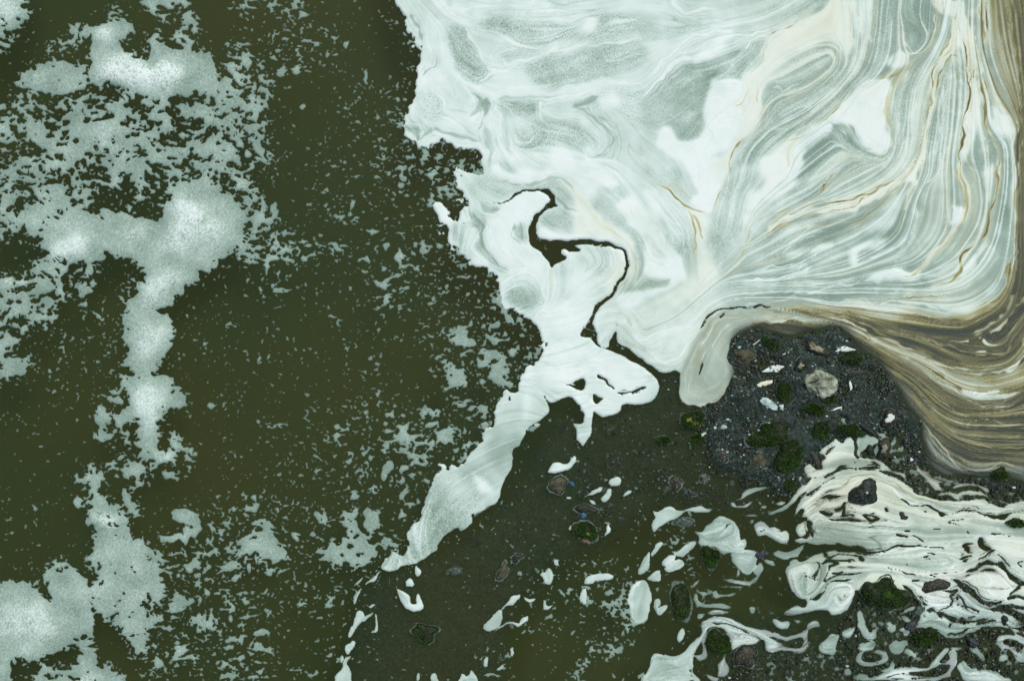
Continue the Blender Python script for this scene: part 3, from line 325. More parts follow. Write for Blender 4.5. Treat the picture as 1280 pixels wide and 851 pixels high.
  ('P', [(300, 0), (380, 0), (380, 25), (300, 22)], .25, 6), ('P', [(330, 40), (420, 40), (430, 90), (350, 90)], .17, 8), ('P', [(285, 60), (330, 70), (340, 120), (320, 190), (290, 150)], .5, 5), ('P', [(300, 150), (335, 155), (330, 195), (310, 195)], .6, 4), ('P', [(325, 300), (350, 285), (395, 300), (430, 300), (430, 320), (380, 330), (340, 355), (300, 345)], .26, 6), ('P', [(300, 220), (330, 250), (345, 270), (320, 290)], .7, 3),
  ('P', [(480, 170), (600, 180), (590, 250), (520, 260), (470, 230)], .2, 8), ('P', [(380, 180), (600, 200), (620, 330), (480, 320), (400, 280)], .06, 20), ('P', [(400, 100), (500, 90), (520, 180), (420, 190)], .045, 15), ('P', [(440, 290), (640, 330), (660, 420), (560, 420), (460, 380)], .08, 15), ('P', [(540, 395), (640, 400), (660, 440), (640, 470), (560, 480)], .18, 10), ('P', [(590, 355), (640, 345), (660, 390), (610, 400)], .3, 6),
  ('P', [(250, 300), (480, 300), (560, 560), (300, 700), (240, 560)], .022, 25), ('P', [(260, 620), (520, 600), (530, 680), (420, 720), (280, 740)], .075, 15), ('P', [(280, 720), (430, 700), (440, 851), (280, 860)], .028, 18), ('P', [(380, 730), (430, 725), (425, 765), (370, 760)], .1, 8), ('P', [(350, 545), (500, 540), (500, 620), (380, 620)], .045, 12), ('P', [(-60, 490), (90, 500), (80, 760), (-60, 700)], .012, 15), ('P', [(70, 380), (160, 400), (160, 500), (60, 500)], .05, 12), ('P', [(280, 0), (520, 0), (520, 200), (300, 220)], .02, 15), ('P', [(640, 560), (830, 600), (830, 700), (700, 851), (600, 851), (580, 700)], .012, 20), ('P', [(700, 690), (800, 690), (780, 800), (660, 800)], .05, 12), ('P', [(840, 660), (1010, 640), (1000, 780), (840, 790)], .03, 12), ('P', [(-120, -100), (-60, -100), (-60, 950), (-120, 950)], .3, 30)):
    PGg(c, p, s, DN, v)
for c, p in (('L1', [(20, 85), (40, 100), (60, 150), (60, 190), (20, 260), (0, 240), (10, 150)]), ('L2', [(220, 60), (330, 60), (360, 120), (290, 130), (220, 110)]), ('L2', [(360, 150), (480, 160), (520, 220), (640, 250), (760, 270), (740, 180), (640, 140), (520, 130)])): PGc(c, p, 3, DN, .8)
# thick white crowns of the lather
for c, p, v, s in (('L1', [(500, 350), (560, 310), (640, 270), (700, 300), (740, 350), (840, 320), (900, 350), (890, 410), (780, 435), (650, 425), (540, 410)], 1, 5), ('L1', [(480, 140), (540, 130), (540, 190), (490, 190)], .5, 3), ('L1', [(160, 370), (230, 350), (260, 400), (180, 410)], .45, 4), ('L1', [(480, 600), (570, 600), (560, 680), (490, 670)], .4, 5),
  ('L2', [(870, 220), (920, 200), (1000, 250), (1080, 310), (1120, 360), (1080, 410), (980, 400), (900, 450), (820, 430), (880, 320)], .75, 8), ('L2', [(240, 450), (330, 400), (430, 400), (430, 450), (340, 490), (270, 490)], .6, 5), ('L2', [(580, 350), (700, 340), (760, 390), (640, 400)], .45, 6), ('L2', [(720, 640), (860, 540), (900, 600), (800, 720), (720, 720)], .5, 7), ('L2', [(30, 600), (120, 560), (130, 610), (40, 650)], .4, 5), ('L3', [(680, 40), (800, 40), (800, 140), (700, 180)], .5, 6), ('L3', [(660, 350), (780, 330), (790, 500), (700, 490)], .55, 6), ('L3', [(780, 660), (850, 660), (850, 710), (790, 700)], .45, 4),
  ('L4', [(390, 140), (440, 140), (490, 180), (470, 200), (400, 170)], .7, 3), ('L4', [(20, 560), (100, 520), (190, 560), (240, 620), (180, 670), (60, 660), (-50, 620)], .6, 10), ('L4', [(60, 740), (120, 700), (130, 750)], .4, 5), ('L4', [(520, 360), (600, 360), (590, 420)], .35, 6), ('L4', [(330, 845), (400, 840), (400, 870), (330, 870)], .8, 3),
  ('L1', [(-100, -100), (100, -60), (100, 60), (-100, 120)], .4, 8)):
    PGg(c, p, s, CORE, v)
# ------------------------------------------------------------------ marbling strokes of the great sheet
# broad tone first
def tones():
    PG('P', [(480, -100), (800, -100), (830, 60), (800, 260), (760, 420), (640, 480), (560, 680), (500, 690), (480, 300)], 20, w=.70)
    PG('P', [(690, 60), (1050, 60), (1040, 180), (900, 330), (760, 330), (700, 200)], 25, w=.66)
    PG('P', [(1030, -100), (1420, -100), (1420, 380), (1250, 400), (1000, 390), (900, 380), (1000, 250)], 18, w=.28)
    PG('P', [(840, 440), (850, 300), (950, 290), (1060, 270), (1200, 300), (1240, 370), (1100, 395), (930, 385)], 15, w=.36)
    PG('P', [(740, 330), (860, 340), (900, 380), (840, 460), (760, 410)], 12, w=.68, o=.06)
    PG('B8', [(640, 260), (720, 220), (1000, 220), (1276, 300), (1276, 480), (900, 480), (640, 380)], 8, w=.82)
    PG('A8', [(0, 0), (200, 0), (100, 160), (400, 310), (480, 430), (200, 560), (0, 500)], 8, w=.82)
    PG('L8', [(820, 30), (1085, -60), (1085, 130), (900, 320), (700, 380), (790, 200)], 8, w=.36, b=1.0)
    # grey bubbly panels
    for c, p, wv in (('A1', [(320, 140), (400, 150), (430, 230), (480, 300), (530, 350), (480, 420), (420, 400), (350, 350), (320, 250)], .40), ('A1', [(420, 130), (520, 165), (600, 190), (720, 240), (800, 250), (900, 200), (980, 170), (860, 110), (700, 95), (520, 95)], .42), ('A1', [(560, 290), (620, 250), (750, 250), (840, 255), (760, 300), (650, 310)], .45),
       ('A1', [(700, 345), (830, 285), (1000, 245), (1200, 215), (1278, 230), (1278, 330), (1100, 400), (900, 440), (760, 420)], .42), ('A1', [(650, 620), (780, 590), (900, 600), (1020, 650), (1060, 720), (960, 730), (860, 740), (700, 740)], .52), ('A1', [(1000, 60), (1278, 90), (1278, 170), (1100, 200), (900, 220), (1040, 150)], .5), ('A1', [(180, 440), (300, 520), (280, 590), (200, 630), (150, 560)], .48), ('A1', [(560, 500), (760, 495), (740, 570), (680, 590), (600, 560)], .38), ('A1', [(1030, 430), (1278, 440), (1278, 640), (1180, 560), (1120, 480)], .6),
       ('A2', [(0, 510), (80, 400), (240, 310), (330, 300), (480, 250), (560, 200), (630, 190), (600, 290), (530, 370), (510, 410), (430, 400), (370, 430), (340, 560), (300, 700), (200, 710), (130, 640), (60, 660), (0, 640)], .36), ('A2', [(600, 470), (660, 380), (800, 260), (900, 225), (980, 240), (990, 290), (1060, 260), (1060, 60), (1150, 0), (1278, 0), (1278, 300), (1180, 400), (1050, 480), (880, 630), (720, 730), (600, 810), (500, 850), (430, 840), (600, 600)], .33), ('A2', [(440, 130), (560, 90), (760, 80), (900, 40), (930, 0), (700, 0), (560, 80)], .42), ('A2', [(0, 100), (200, 130), (400, 110), (420, 150), (200, 190), (0, 210)], .45), ('A2', [(790, 851), (900, 720), (960, 650), (1000, 640), (1130, 760), (1278, 740), (1278, 851)], .36),
       ('A3', [(490, 60), (680, 0), (780, 20), (820, 120), (810, 200), (740, 270), (690, 230), (600, 280), (560, 330), (430, 340), (480, 200)], .30), ('A3', [(640, 430), (840, 320), (820, 440), (780, 620), (740, 760), (620, 840), (500, 830), (600, 740)], .38), ('A3', [(870, 330), (930, 290), (990, 340), (1000, 480), (950, 700), (950, 851), (800, 851), (840, 560)], .30), ('A3', [(1060, 60), (1120, 0), (1200, 0), (1250, 300), (1250, 560), (1180, 480), (1120, 330)], .28), ('A3', [(1080, 350), (1130, 480), (1110, 620), (1170, 700), (1220, 851), (1160, 851), (1100, 680), (1080, 560)], .25), ('A3', [(1000, 851), (1030, 740), (1080, 660), (1130, 740), (1130, 851)], .32),
       ('A4', [(600, 130), (840, 100), (900, 130), (980, 200), (1060, 300), (1000, 290), (900, 230), (840, 240), (870, 180), (800, 140), (640, 170), (540, 205)], .42), ('A4', [(790, 280), (860, 240), (960, 290), (1080, 340), (1000, 360), (880, 350), (790, 340)], .40), ('A4', [(440, 230), (520, 300), (480, 350), (490, 420), (560, 520), (610, 560), (560, 560), (470, 440), (460, 300)], .22), ('A4', [(650, 320), (700, 305), (720, 400), (690, 400)], .32), ('A4', [(590, 650), (680, 620), (760, 640), (800, 720), (760, 770), (690, 790), (650, 740)], .36), ('A4', [(1000, 150), (1120, 160), (1220, 260), (1278, 400), (1240, 370), (1120, 310), (1040, 230)], .5), ('A4', [(840, 540), (900, 500), (1050, 490), (1150, 520), (1160, 570), (1000, 700), (880, 660)], .62), ('A4', [(330, 330), (400, 330), (420, 430), (460, 500), (400, 480), (350, 400)], .40), ('A4', [(520, 20), (650, 20), (660, 80), (600, 90)], .3), ('A4', [(430, 100), (560, 80), (660, 120), (520, 210), (420, 190)], .55),
       ('A5', [(80, 160), (200, 110), (250, 200), (200, 240), (280, 320), (350, 420), (340, 580), (300, 600), (280, 430), (200, 330), (80, 270)], .42), ('A5', [(330, 50), (480, 40), (560, 90), (600, 170), (540, 210), (460, 150)], .45), ('A5', [(660, 280), (760, 120), (860, 60), (930, 60), (950, 130), (860, 190), (830, 340), (820, 460), (720, 500), (660, 420)], .42), ('A5', [(540, 380), (590, 300), (600, 560), (560, 480)], .5), ('A5', [(240, 660), (380, 600), (470, 600), (440, 650), (330, 680)], .4), ('A5', [(880, 250), (960, 190), (1100, 180), (1200, 160), (1278, 80), (1278, 20), (1120, 60), (1080, 150)], .36), ('A5', [(960, 400), (1100, 300), (1278, 280), (1278, 480), (1100, 520), (900, 520)], .36)):
        PG(c, p, 4, w=wv+(.03 if c in ('A1', 'A4') else .03), b=1.0 if c == 'A1' else .5)
    # luminous thick foam
    for c, p, wv, s in (('A2', [(360, 450), (380, 400), (510, 410), (520, 480), (500, 560), (480, 660), (430, 730), (330, 800), (240, 830), (140, 780), (85, 700), (110, 650), (150, 660), (200, 710), (300, 700), (330, 640), (320, 560)], .97, 2), ('A2', [(270, 310), (350, 220), (430, 160), (480, 170), (400, 240), (300, 310)], .97, 2.5), ('A2', [(1090, 0), (1140, 0), (1140, 120), (1110, 175), (1090, 160)], .85, 3), ('A3', [(600, 300), (650, 270), (690, 280), (690, 330), (640, 350), (600, 330)], .92, 2), ('A3', [(540, 410), (600, 395), (620, 440), (600, 540), (580, 640), (630, 700), (600, 750), (510, 760), (440, 680), (380, 610), (320, 610), (290, 670), (180, 780), (150, 851), (60, 851), (100, 720), (200, 650), (330, 560), (400, 500), (450, 440)], .97, 2),
       ('A5', [(930, 60), (940, 0), (1130, 0), (1110, 80), (1060, 160), (960, 200), (900, 240), (850, 240), (870, 190), (940, 140)], .96, 3), ('A5', [(560, 60), (540, 20), (730, 0), (745, 60), (720, 160), (660, 270), (600, 240), (570, 200), (600, 160)], .96, 2), ('A5', [(190, 240), (260, 220), (300, 270), (360, 320), (420, 350), (450, 420), (520, 480), (545, 590), (480, 640), (400, 680), (300, 720), (220, 720), (215, 680), (260, 690), (340, 670), (440, 640), (460, 600), (340, 580), (350, 430), (270, 330), (250, 260)], .92, 2), ('A5', [(340, 170), (400, 190), (430, 270), (400, 290), (350, 230)], .95, 3), ('A5', [(60, 60), (140, 60), (190, 120), (170, 140), (110, 110), (80, 130)], .9, 2.5), ('A5', [(0, 50), (70, 70), (90, 180), (40, 200), (0, 130)], .8, 4),
       ('A3', [(1010, 400), (1050, 390), (1060, 480), (1050, 600), (1000, 760), (970, 810), (970, 700), (1000, 550)], .9, 2.5), ('A3', [(1120, 620), (1130, 580), (1180, 570), (1225, 620), (1220, 680), (1170, 690), (1130, 660)], .82, 1.5), ('A3', [(1130, 520), (1150, 530), (1160, 580), (1130, 590)], .8, 2), ('A6', [(1060, 60), (1130, 0), (1140, 60), (1100, 240), (1080, 220), (1070, 120)], .9, 3), ('A6', [(910, 300), (920, 230), (960, 250), (985, 270), (970, 300), (930, 320)], .92, 2), ('A6', [(1200, 200), (1230, 80), (1240, 150), (1230, 300), (1200, 420), (1170, 500), (1180, 400), (1210, 300)], .72, 3), ('A6', [(480, 610), (560, 560), (680, 545), (760, 540), (720, 590), (620, 595), (530, 610)], .95, 2), ('A6', [(790, 640), (900, 580), (980, 520), (1060, 440), (1100, 380), (1090, 440), (1030, 520), (960, 590), (860, 630)], .92, 2.5), ('A6', [(410, 520), (430, 460), (500, 420), (590, 380), (620, 390), (560, 440), (460, 480), (430, 530)], .88, 2.5), ('A6', [(540, 280), (600, 200), (640, 170), (690, 170), (680, 240), (620, 330), (540, 360), (480, 340)], .7, 4), ('A6', [(820, 760), (1000, 740), (1120, 690), (1180, 640), (1170, 690), (1040, 760), (920, 770)], .85, 2.5), ('A6', [(200, 450), (300, 425), (310, 440), (240, 465)], .85, 2), ('A6', [(80, 480), (150, 440), (220, 450), (160, 490)], .75, 4), ('A6', [(1080, 650), (1130, 610), (1150, 640), (1100, 670)], .55, 3), ('A6', [(670, 450), (690, 400), (740, 230), (735, 320), (700, 430)], .75, 2),
       ('A4', [(500, 380), (520, 300), (590, 230), (680, 180), (760, 160), (810, 170), (820, 210), (780, 240), (740, 290), (720, 310), (650, 330), (640, 380), (700, 410), (760, 460), (800, 520), (760, 560), (640, 560), (560, 500), (510, 430)], .86, 3), ('A4', [(560, 20), (620, 60), (680, 50), (760, 60), (850, 70), (840, 95), (740, 110), (600, 100), (540, 60)], .85, 3), ('A4', [(1170, 680), (1278, 660), (1278, 720), (1200, 725)], .95, 2), ('A4', [(780, 350), (800, 350), (860, 370), (1000, 375), (1130, 385), (1180, 410), (1050, 400), (800, 398), (775, 385)], .85, 1.5), ('A4', [(1145, 240), (1200, 220), (1278, 230), (1278, 340), (1230, 320), (1210, 270)], .92, 3), ('A4', [(860, 0), (940, 0), (930, 60), (860, 70)], .85, 4), ('A4', [(900, 600), (1000, 560), (1060, 600), (1000, 660), (920, 680)], .85, 6), ('A4', [(400, 230), (430, 220), (440, 280), (420, 300), (400, 270)], .75, 2), ('A4', [(400, 380), (420, 330), (470, 340), (475, 400), (430, 410)], .72, 2),
       ('A1', [(840, 760), (900, 750), (950, 790), (940, 850), (860, 851)], .93, 4), ('A1', [(1090, 480), (1150, 470), (1180, 520), (1130, 540), (1090, 520)], .9, 4), ('A1', [(985, 130), (1020, 95), (1050, 100), (1040, 150), (1000, 170)], .9, 3), ('A1', [(360, 600), (430, 570), (480, 600), (450, 640), (380, 640)], .85, 5), ('A1', [(1130, 0), (1278, -30), (1278, 40), (1180, 50)], .75, 6), ('A1', [(270, 640), (380, 670), (420, 690), (300, 680)], .7, 3), ('A1', [(660, 620), (720, 610), (720, 650), (670, 650)], .8, 4),
       ('A8', [(770, 330), (800, 310), (850, 320), (850, 380), (790, 400), (750, 390)], .85, 2.5), ('A8', [(660, 375), (700, 365), (740, 400), (700, 410)], .75, 3), ('B6', [(150, 240), (190, 280), (280, 370), (280, 400), (200, 380)], .95, 3), ('B6', [(0, 300), (140, 300), (150, 420), (40, 440), (0, 400)], .52, 8), ('B8', [(500, 470), (540, 520), (520, 640), (470, 700), (490, 560)], .75, 4), ('B6', [(240, 0), (420, 60), (400, 180), (250, 200)], .42, 8)):
        PG(c, p, s, w=wv, o=0.0, b=.15)
    # cream
    for c, p, s, ov in (('A2', [(930, 0), (1080, 0), (1050, 100), (1060, 250), (1010, 280), (990, 230), (900, 220), (760, 260), (660, 340), (580, 450), (600, 560), (560, 660), (470, 740), (420, 851), (330, 840), (450, 740), (500, 620), (520, 560), (450, 545), (510, 480), (510, 390), (590, 310), (640, 200), (720, 140), (900, 60)], 3, .16), ('A3', [(820, 0), (960, 0), (1000, 110), (1060, 300), (1070, 360), (1010, 370), (960, 240), (910, 260), (860, 330), (830, 440), (800, 600), (790, 760), (770, 851), (710, 851), (760, 760), (790, 560), (830, 330), (900, 180), (910, 80), (850, 60)], 1.5, .20), ('A3', [(1055, 0), (1085, 0), (1085, 150), (1100, 320), (1150, 480), (1200, 560), (1160, 530), (1110, 420), (1080, 250)], 1.5, .22), ('A6', [(730, 0), (775, 0), (740, 140), (700, 240), (680, 240), (710, 120), (650, 130), (560, 190), (480, 230), (360, 260), (200, 280), (80, 310), (0, 380), (0, 330), (80, 280), (220, 240), (420, 200), (560, 140), (680, 80)], 1.2, .13), ('A6', [(960, 0), (970, 60), (1000, 150), (1000, 250), (960, 310), (880, 420), (780, 530), (740, 540), (900, 360), (985, 250), (980, 150), (940, 60)], 2, .22), ('A5', [(560, 240), (640, 300), (650, 380), (700, 560), (660, 640), (560, 700), (400, 720), (560, 620), (600, 540), (600, 380)], 5, .16), ('A5', [(0, 190), (80, 290), (170, 340), (260, 400), (280, 470), (230, 420), (120, 380), (0, 370)], 3, .15), ('A5', [(190, 520), (200, 450), (240, 490), (220, 600), (170, 670), (150, 640)], 3, .15), ('A5', [(280, 250), (340, 260), (420, 360), (430, 500), (380, 520), (340, 380)], 5, .08), ('A4', [(880, 110), (950, 130), (1080, 300), (1180, 370), (1140, 380), (1040, 310), (960, 190)], 3, .2)):
        PG(c, p, s, w=.84, o=ov, b=0)
tones()
def lines():
    # white filaments
    for c, p, w, v in (('A1', [(400, 150), (440, 220), (480, 290), (530, 340), (560, 350), (500, 390), (480, 430)], 3, .92), ('A1', [(430, 140), (520, 165), (600, 190), (700, 235), (800, 250)], 2.4, .9), ('A1', [(600, 300), (630, 325), (700, 325), (800, 290), (850, 260), (940, 235), (1100, 220), (1278, 195)], 2.4, .92), ('A1', [(540, 340), (600, 350), (700, 335)], 3, .9), ('A1', [(850, 250), (960, 200), (1060, 150), (1140, 110), (1278, 110)], 2, .85), ('A1', [(540, 300), (600, 260), (700, 245)], 2, .75),
       ('A1', [(290, 170), (310, 250), (320, 330), (380, 390), (470, 440), (560, 470), (700, 475), (850, 465), (1000, 440), (1100, 415), (1278, 430)], 6, .82), ('A1', [(300, 30), (340, 70), (440, 95), (600, 80)], 3, .8), ('A1', [(280, 0), (320, 40), (400, 55)], 2, .85), ('A1', [(400, 40), (600, 35), (800, 50), (1000, 60), (1278, 20)], 4, .8), ('A1', [(500, 500), (560, 560), (585, 620), (560, 700), (600, 800)], 3, .8), ('A1', [(610, 630), (625, 690), (660, 770), (720, 840)], 2.6, .92), ('A1', [(660, 720), (720, 720), (760, 680)], 1.8, .85), ('A1', [(790, 610), (765, 560), (775, 510), (830, 490), (900, 488), (980, 480), (1060, 440)], 1.6, .9), ('A1', [(810, 545), (850, 575), (900, 590), (1000, 605), (1060, 650), (1085, 700), (1070, 760), (1040, 775), (1020, 745), (1015, 800), (1080, 825), (1160, 845)], 1.6, .93), ('A1', [(1040, 520), (1045, 570), (1100, 620), (1160, 680), (1175, 730), (1150, 790)], 1.6, .9), ('A1', [(230, 450), (300, 510), (290, 560), (330, 550), (400, 540)], 1.8, .8), ('A1', [(290, 590), (380, 610), (440, 640)], 2, .85), ('A1', [(350, 360), (400, 390), (480, 450), (500, 480)], 3.5, .88), ('A1', [(180, 320), (190, 370), (240, 350), (270, 380)], 2, .8), ('A1', [(215, 240), (240, 210), (250, 250), (220, 265)], 1.2, .82), ('A1', [(1080, 290), (1150, 310), (1278, 260)], 2, .7), ('A1', [(170, 300), (165, 400), (160, 480)], 1.6, .85),
       ('A2', [(0, 490), (60, 430), (130, 360), (200, 300), (270, 305)], 2, .95), ('A2', [(0, 420), (120, 310), (220, 230), (350, 170), (470, 155), (600, 160), (700, 140)], 2, .92), ('A2', [(520, 235), (560, 190), (640, 180)], 1.6, .95), ('A2', [(750, 260), (850, 225), (940, 215), (990, 235), (1000, 280)], 1.6, .95), ('A2', [(650, 440), (690, 435), (715, 450), (750, 430), (800, 415)], 1.3, .85), ('A2', [(430, 420), (490, 425)], 1.2, .9), ('A2', [(360, 590), (320, 620), (340, 650)], 1.5, .85), ('A2', [(170, 0), (180, 40), (260, 60), (400, 50)], 2, .8), ('A2', [(0, 130), (150, 150), (300, 130), (450, 110)], 1.2, .7),
       ('A3', [(680, 220), (690, 250), (720, 270), (770, 255), (820, 190), (830, 120), (825, 60)], 2.2, .95), ('A3', [(450, 50), (455, 150), (475, 170), (500, 120), (510, 0)], 2, .9), ('A3', [(610, 580), (640, 430), (700, 350)], 2.4, .75), ('A3', [(730, 660), (720, 600), (750, 440), (820, 330)], 1.6, .72), ('A3', [(640, 700), (660, 600)], 1.4, .7), ('A3', [(860, 851), (870, 700), (860, 560), (880, 430)], 1.6, .75), ('A3', [(940, 560), (945, 420), (930, 310)], 1.2, .6), ('A3', [(1090, 640), (1130, 720), (1140, 851)], 2, .8), ('A3', [(1120, 640), (1160, 690), (1200, 700)], 1.6, .8), ('A3', [(430, 720), (500, 760), (560, 780)], 1, .7), ('A3', [(310, 610), (360, 660), (400, 700)], 1.2, .75),
       ('A5', [(840, 340), (840, 270), (860, 200), (920, 160)], 1.8, .95), ('A5', [(0, 0), (120, 20), (200, 80), (260, 190), (280, 240), (350, 310), (430, 420)], 1.6, .85), ('A5', [(320, 110), (380, 150), (440, 220), (480, 290), (530, 360), (545, 430), (520, 500), (545, 580)], 2, .92), ('A5', [(60, 30), (140, 30), (240, 130)], 1.4, .85), ('A5', [(440, 330), (460, 380), (440, 430), (500, 440), (530, 430)], 1.6, .92), ('A5', [(860, 570), (960, 545), (1040, 530), (1150, 490)], 1.4, .82), ('A5', [(690, 660), (740, 620), (860, 610), (1000, 600), (1100, 560), (1180, 520)], 1.3, .88), ('A5', [(780, 730), (900, 725), (1000, 705), (1100, 670), (1278, 640)], 1.8, .95), ('A5', [(870, 690), (960, 660), (1060, 635), (1278, 610)], 1.2, .85), ('A5', [(1100, 560), (1160, 460), (1278, 430)], 1.4, .75), ('A5', [(760, 300), (790, 180), (850, 100), (880, 0)], 1.2, .65), ('A5', [(1040, 450), (1140, 390), (1278, 360)], 1.6, .75),
       ('A6', [(0, 610), (80, 590), (160, 560), (220, 520)], 1.2, .85), ('A6', [(0, 720), (100, 690), (240, 650), (400, 610), (500, 575), (600, 555)], 1.4, .92), ('A6', [(0, 680), (80, 660), (160, 630), (280, 610)], 1.2, .85), ('A6', [(860, 0), (850, 60), (790, 130), (750, 210), (735, 300), (690, 430), (650, 470)], 1.4, .8), ('A6', [(900, 320), (880, 360), (820, 440), (740, 500)], 1.0, .7), ('A6', [(540, 430), (640, 370), (700, 250)], 1.2, .7), ('A6', [(180, 410), (280, 380), (400, 350), (500, 300)], 1.2, .7), ('A6', [(350, 715), (420, 690), (540, 700), (760, 720), (900, 760)], 2.5, .75), ('A6', [(1120, 250), (1150, 100), (1160, 0)], 1.6, .75), ('A6', [(1040, 600), (1130, 520), (1190, 400), (1215, 250)], 1.2, .55), ('A6', [(720, 640), (860, 600), (960, 540)], 1.4, .8), ('A6', [(450, 520), (560, 470), (650, 440)], 1.0, .65), ('A6', [(120, 540), (200, 500), (300, 440)], 1.2, .8),
       ('A4', [(390, 130), (420, 180), (440, 240), (430, 290), (400, 300)], 1.6, .85), ('A4', [(480, 200), (520, 210), (560, 240)], 1.2, .8), ('A4', [(400, 390), (430, 330), (470, 340), (480, 380), (440, 410), (420, 450), (450, 480)], 1.4, .85), ('A4', [(580, 640), (660, 580), (740, 570), (780, 610), (800, 690), (840, 720)], 2, .88), ('A4', [(750, 800), (840, 790), (930, 740), (1100, 620), (1160, 560)], 1.8, .88), ('A4', [(840, 560), (850, 650), (830, 720), (760, 790)], 1.5, .85), ('A4', [(700, 430), (780, 490), (810, 560), (800, 640)], 2, .85), ('A4', [(1000, 10), (1060, 30), (1130, 50), (1190, 110), (1230, 180)], 1.4, .9), ('A4', [(1020, 60), (1100, 90), (1150, 130)], 2.4, .85), ('A4', [(740, 800), (800, 770), (850, 790)], 2, .9),
       ('A8', [(380, 130), (390, 170), (440, 180), (500, 140), (620, 120), (680, 100)], 1.3, .92), ('A8', [(430, 240), (480, 275), (560, 270), (610, 240), (640, 190)], 1.8, .96), ('A8', [(480, 225), (540, 160), (640, 130)], 1.2, .9), ('A8', [(620, 440), (650, 470), (720, 470), (800, 430), (850, 380)], 1.6, .82), ('A8', [(300, 90), (350, 90), (380, 130)], 1.8, .85), ('A8', [(850, 380), (862, 330), (835, 290), (830, 230), (860, 180), (930, 110), (1000, 88)], 1.4, .75), ('A8', [(650, 350), (690, 250), (720, 150), (780, 80)], 1.4, .72), ('A8', [(745, 290), (770, 200), (830, 110), (900, 60)], 1.4, .7), ('A8', [(610, 470), (640, 500), (700, 505), (760, 480)], 1.2, .75)):
        S(c, p, w*1.15, w=v, a=.88, soft=1.0, o=0, b=.2, echo=((w*1.1+2, .9, .5), (-w*1.1-2.6, .8, .45), (w+6, 1.0, .3)))
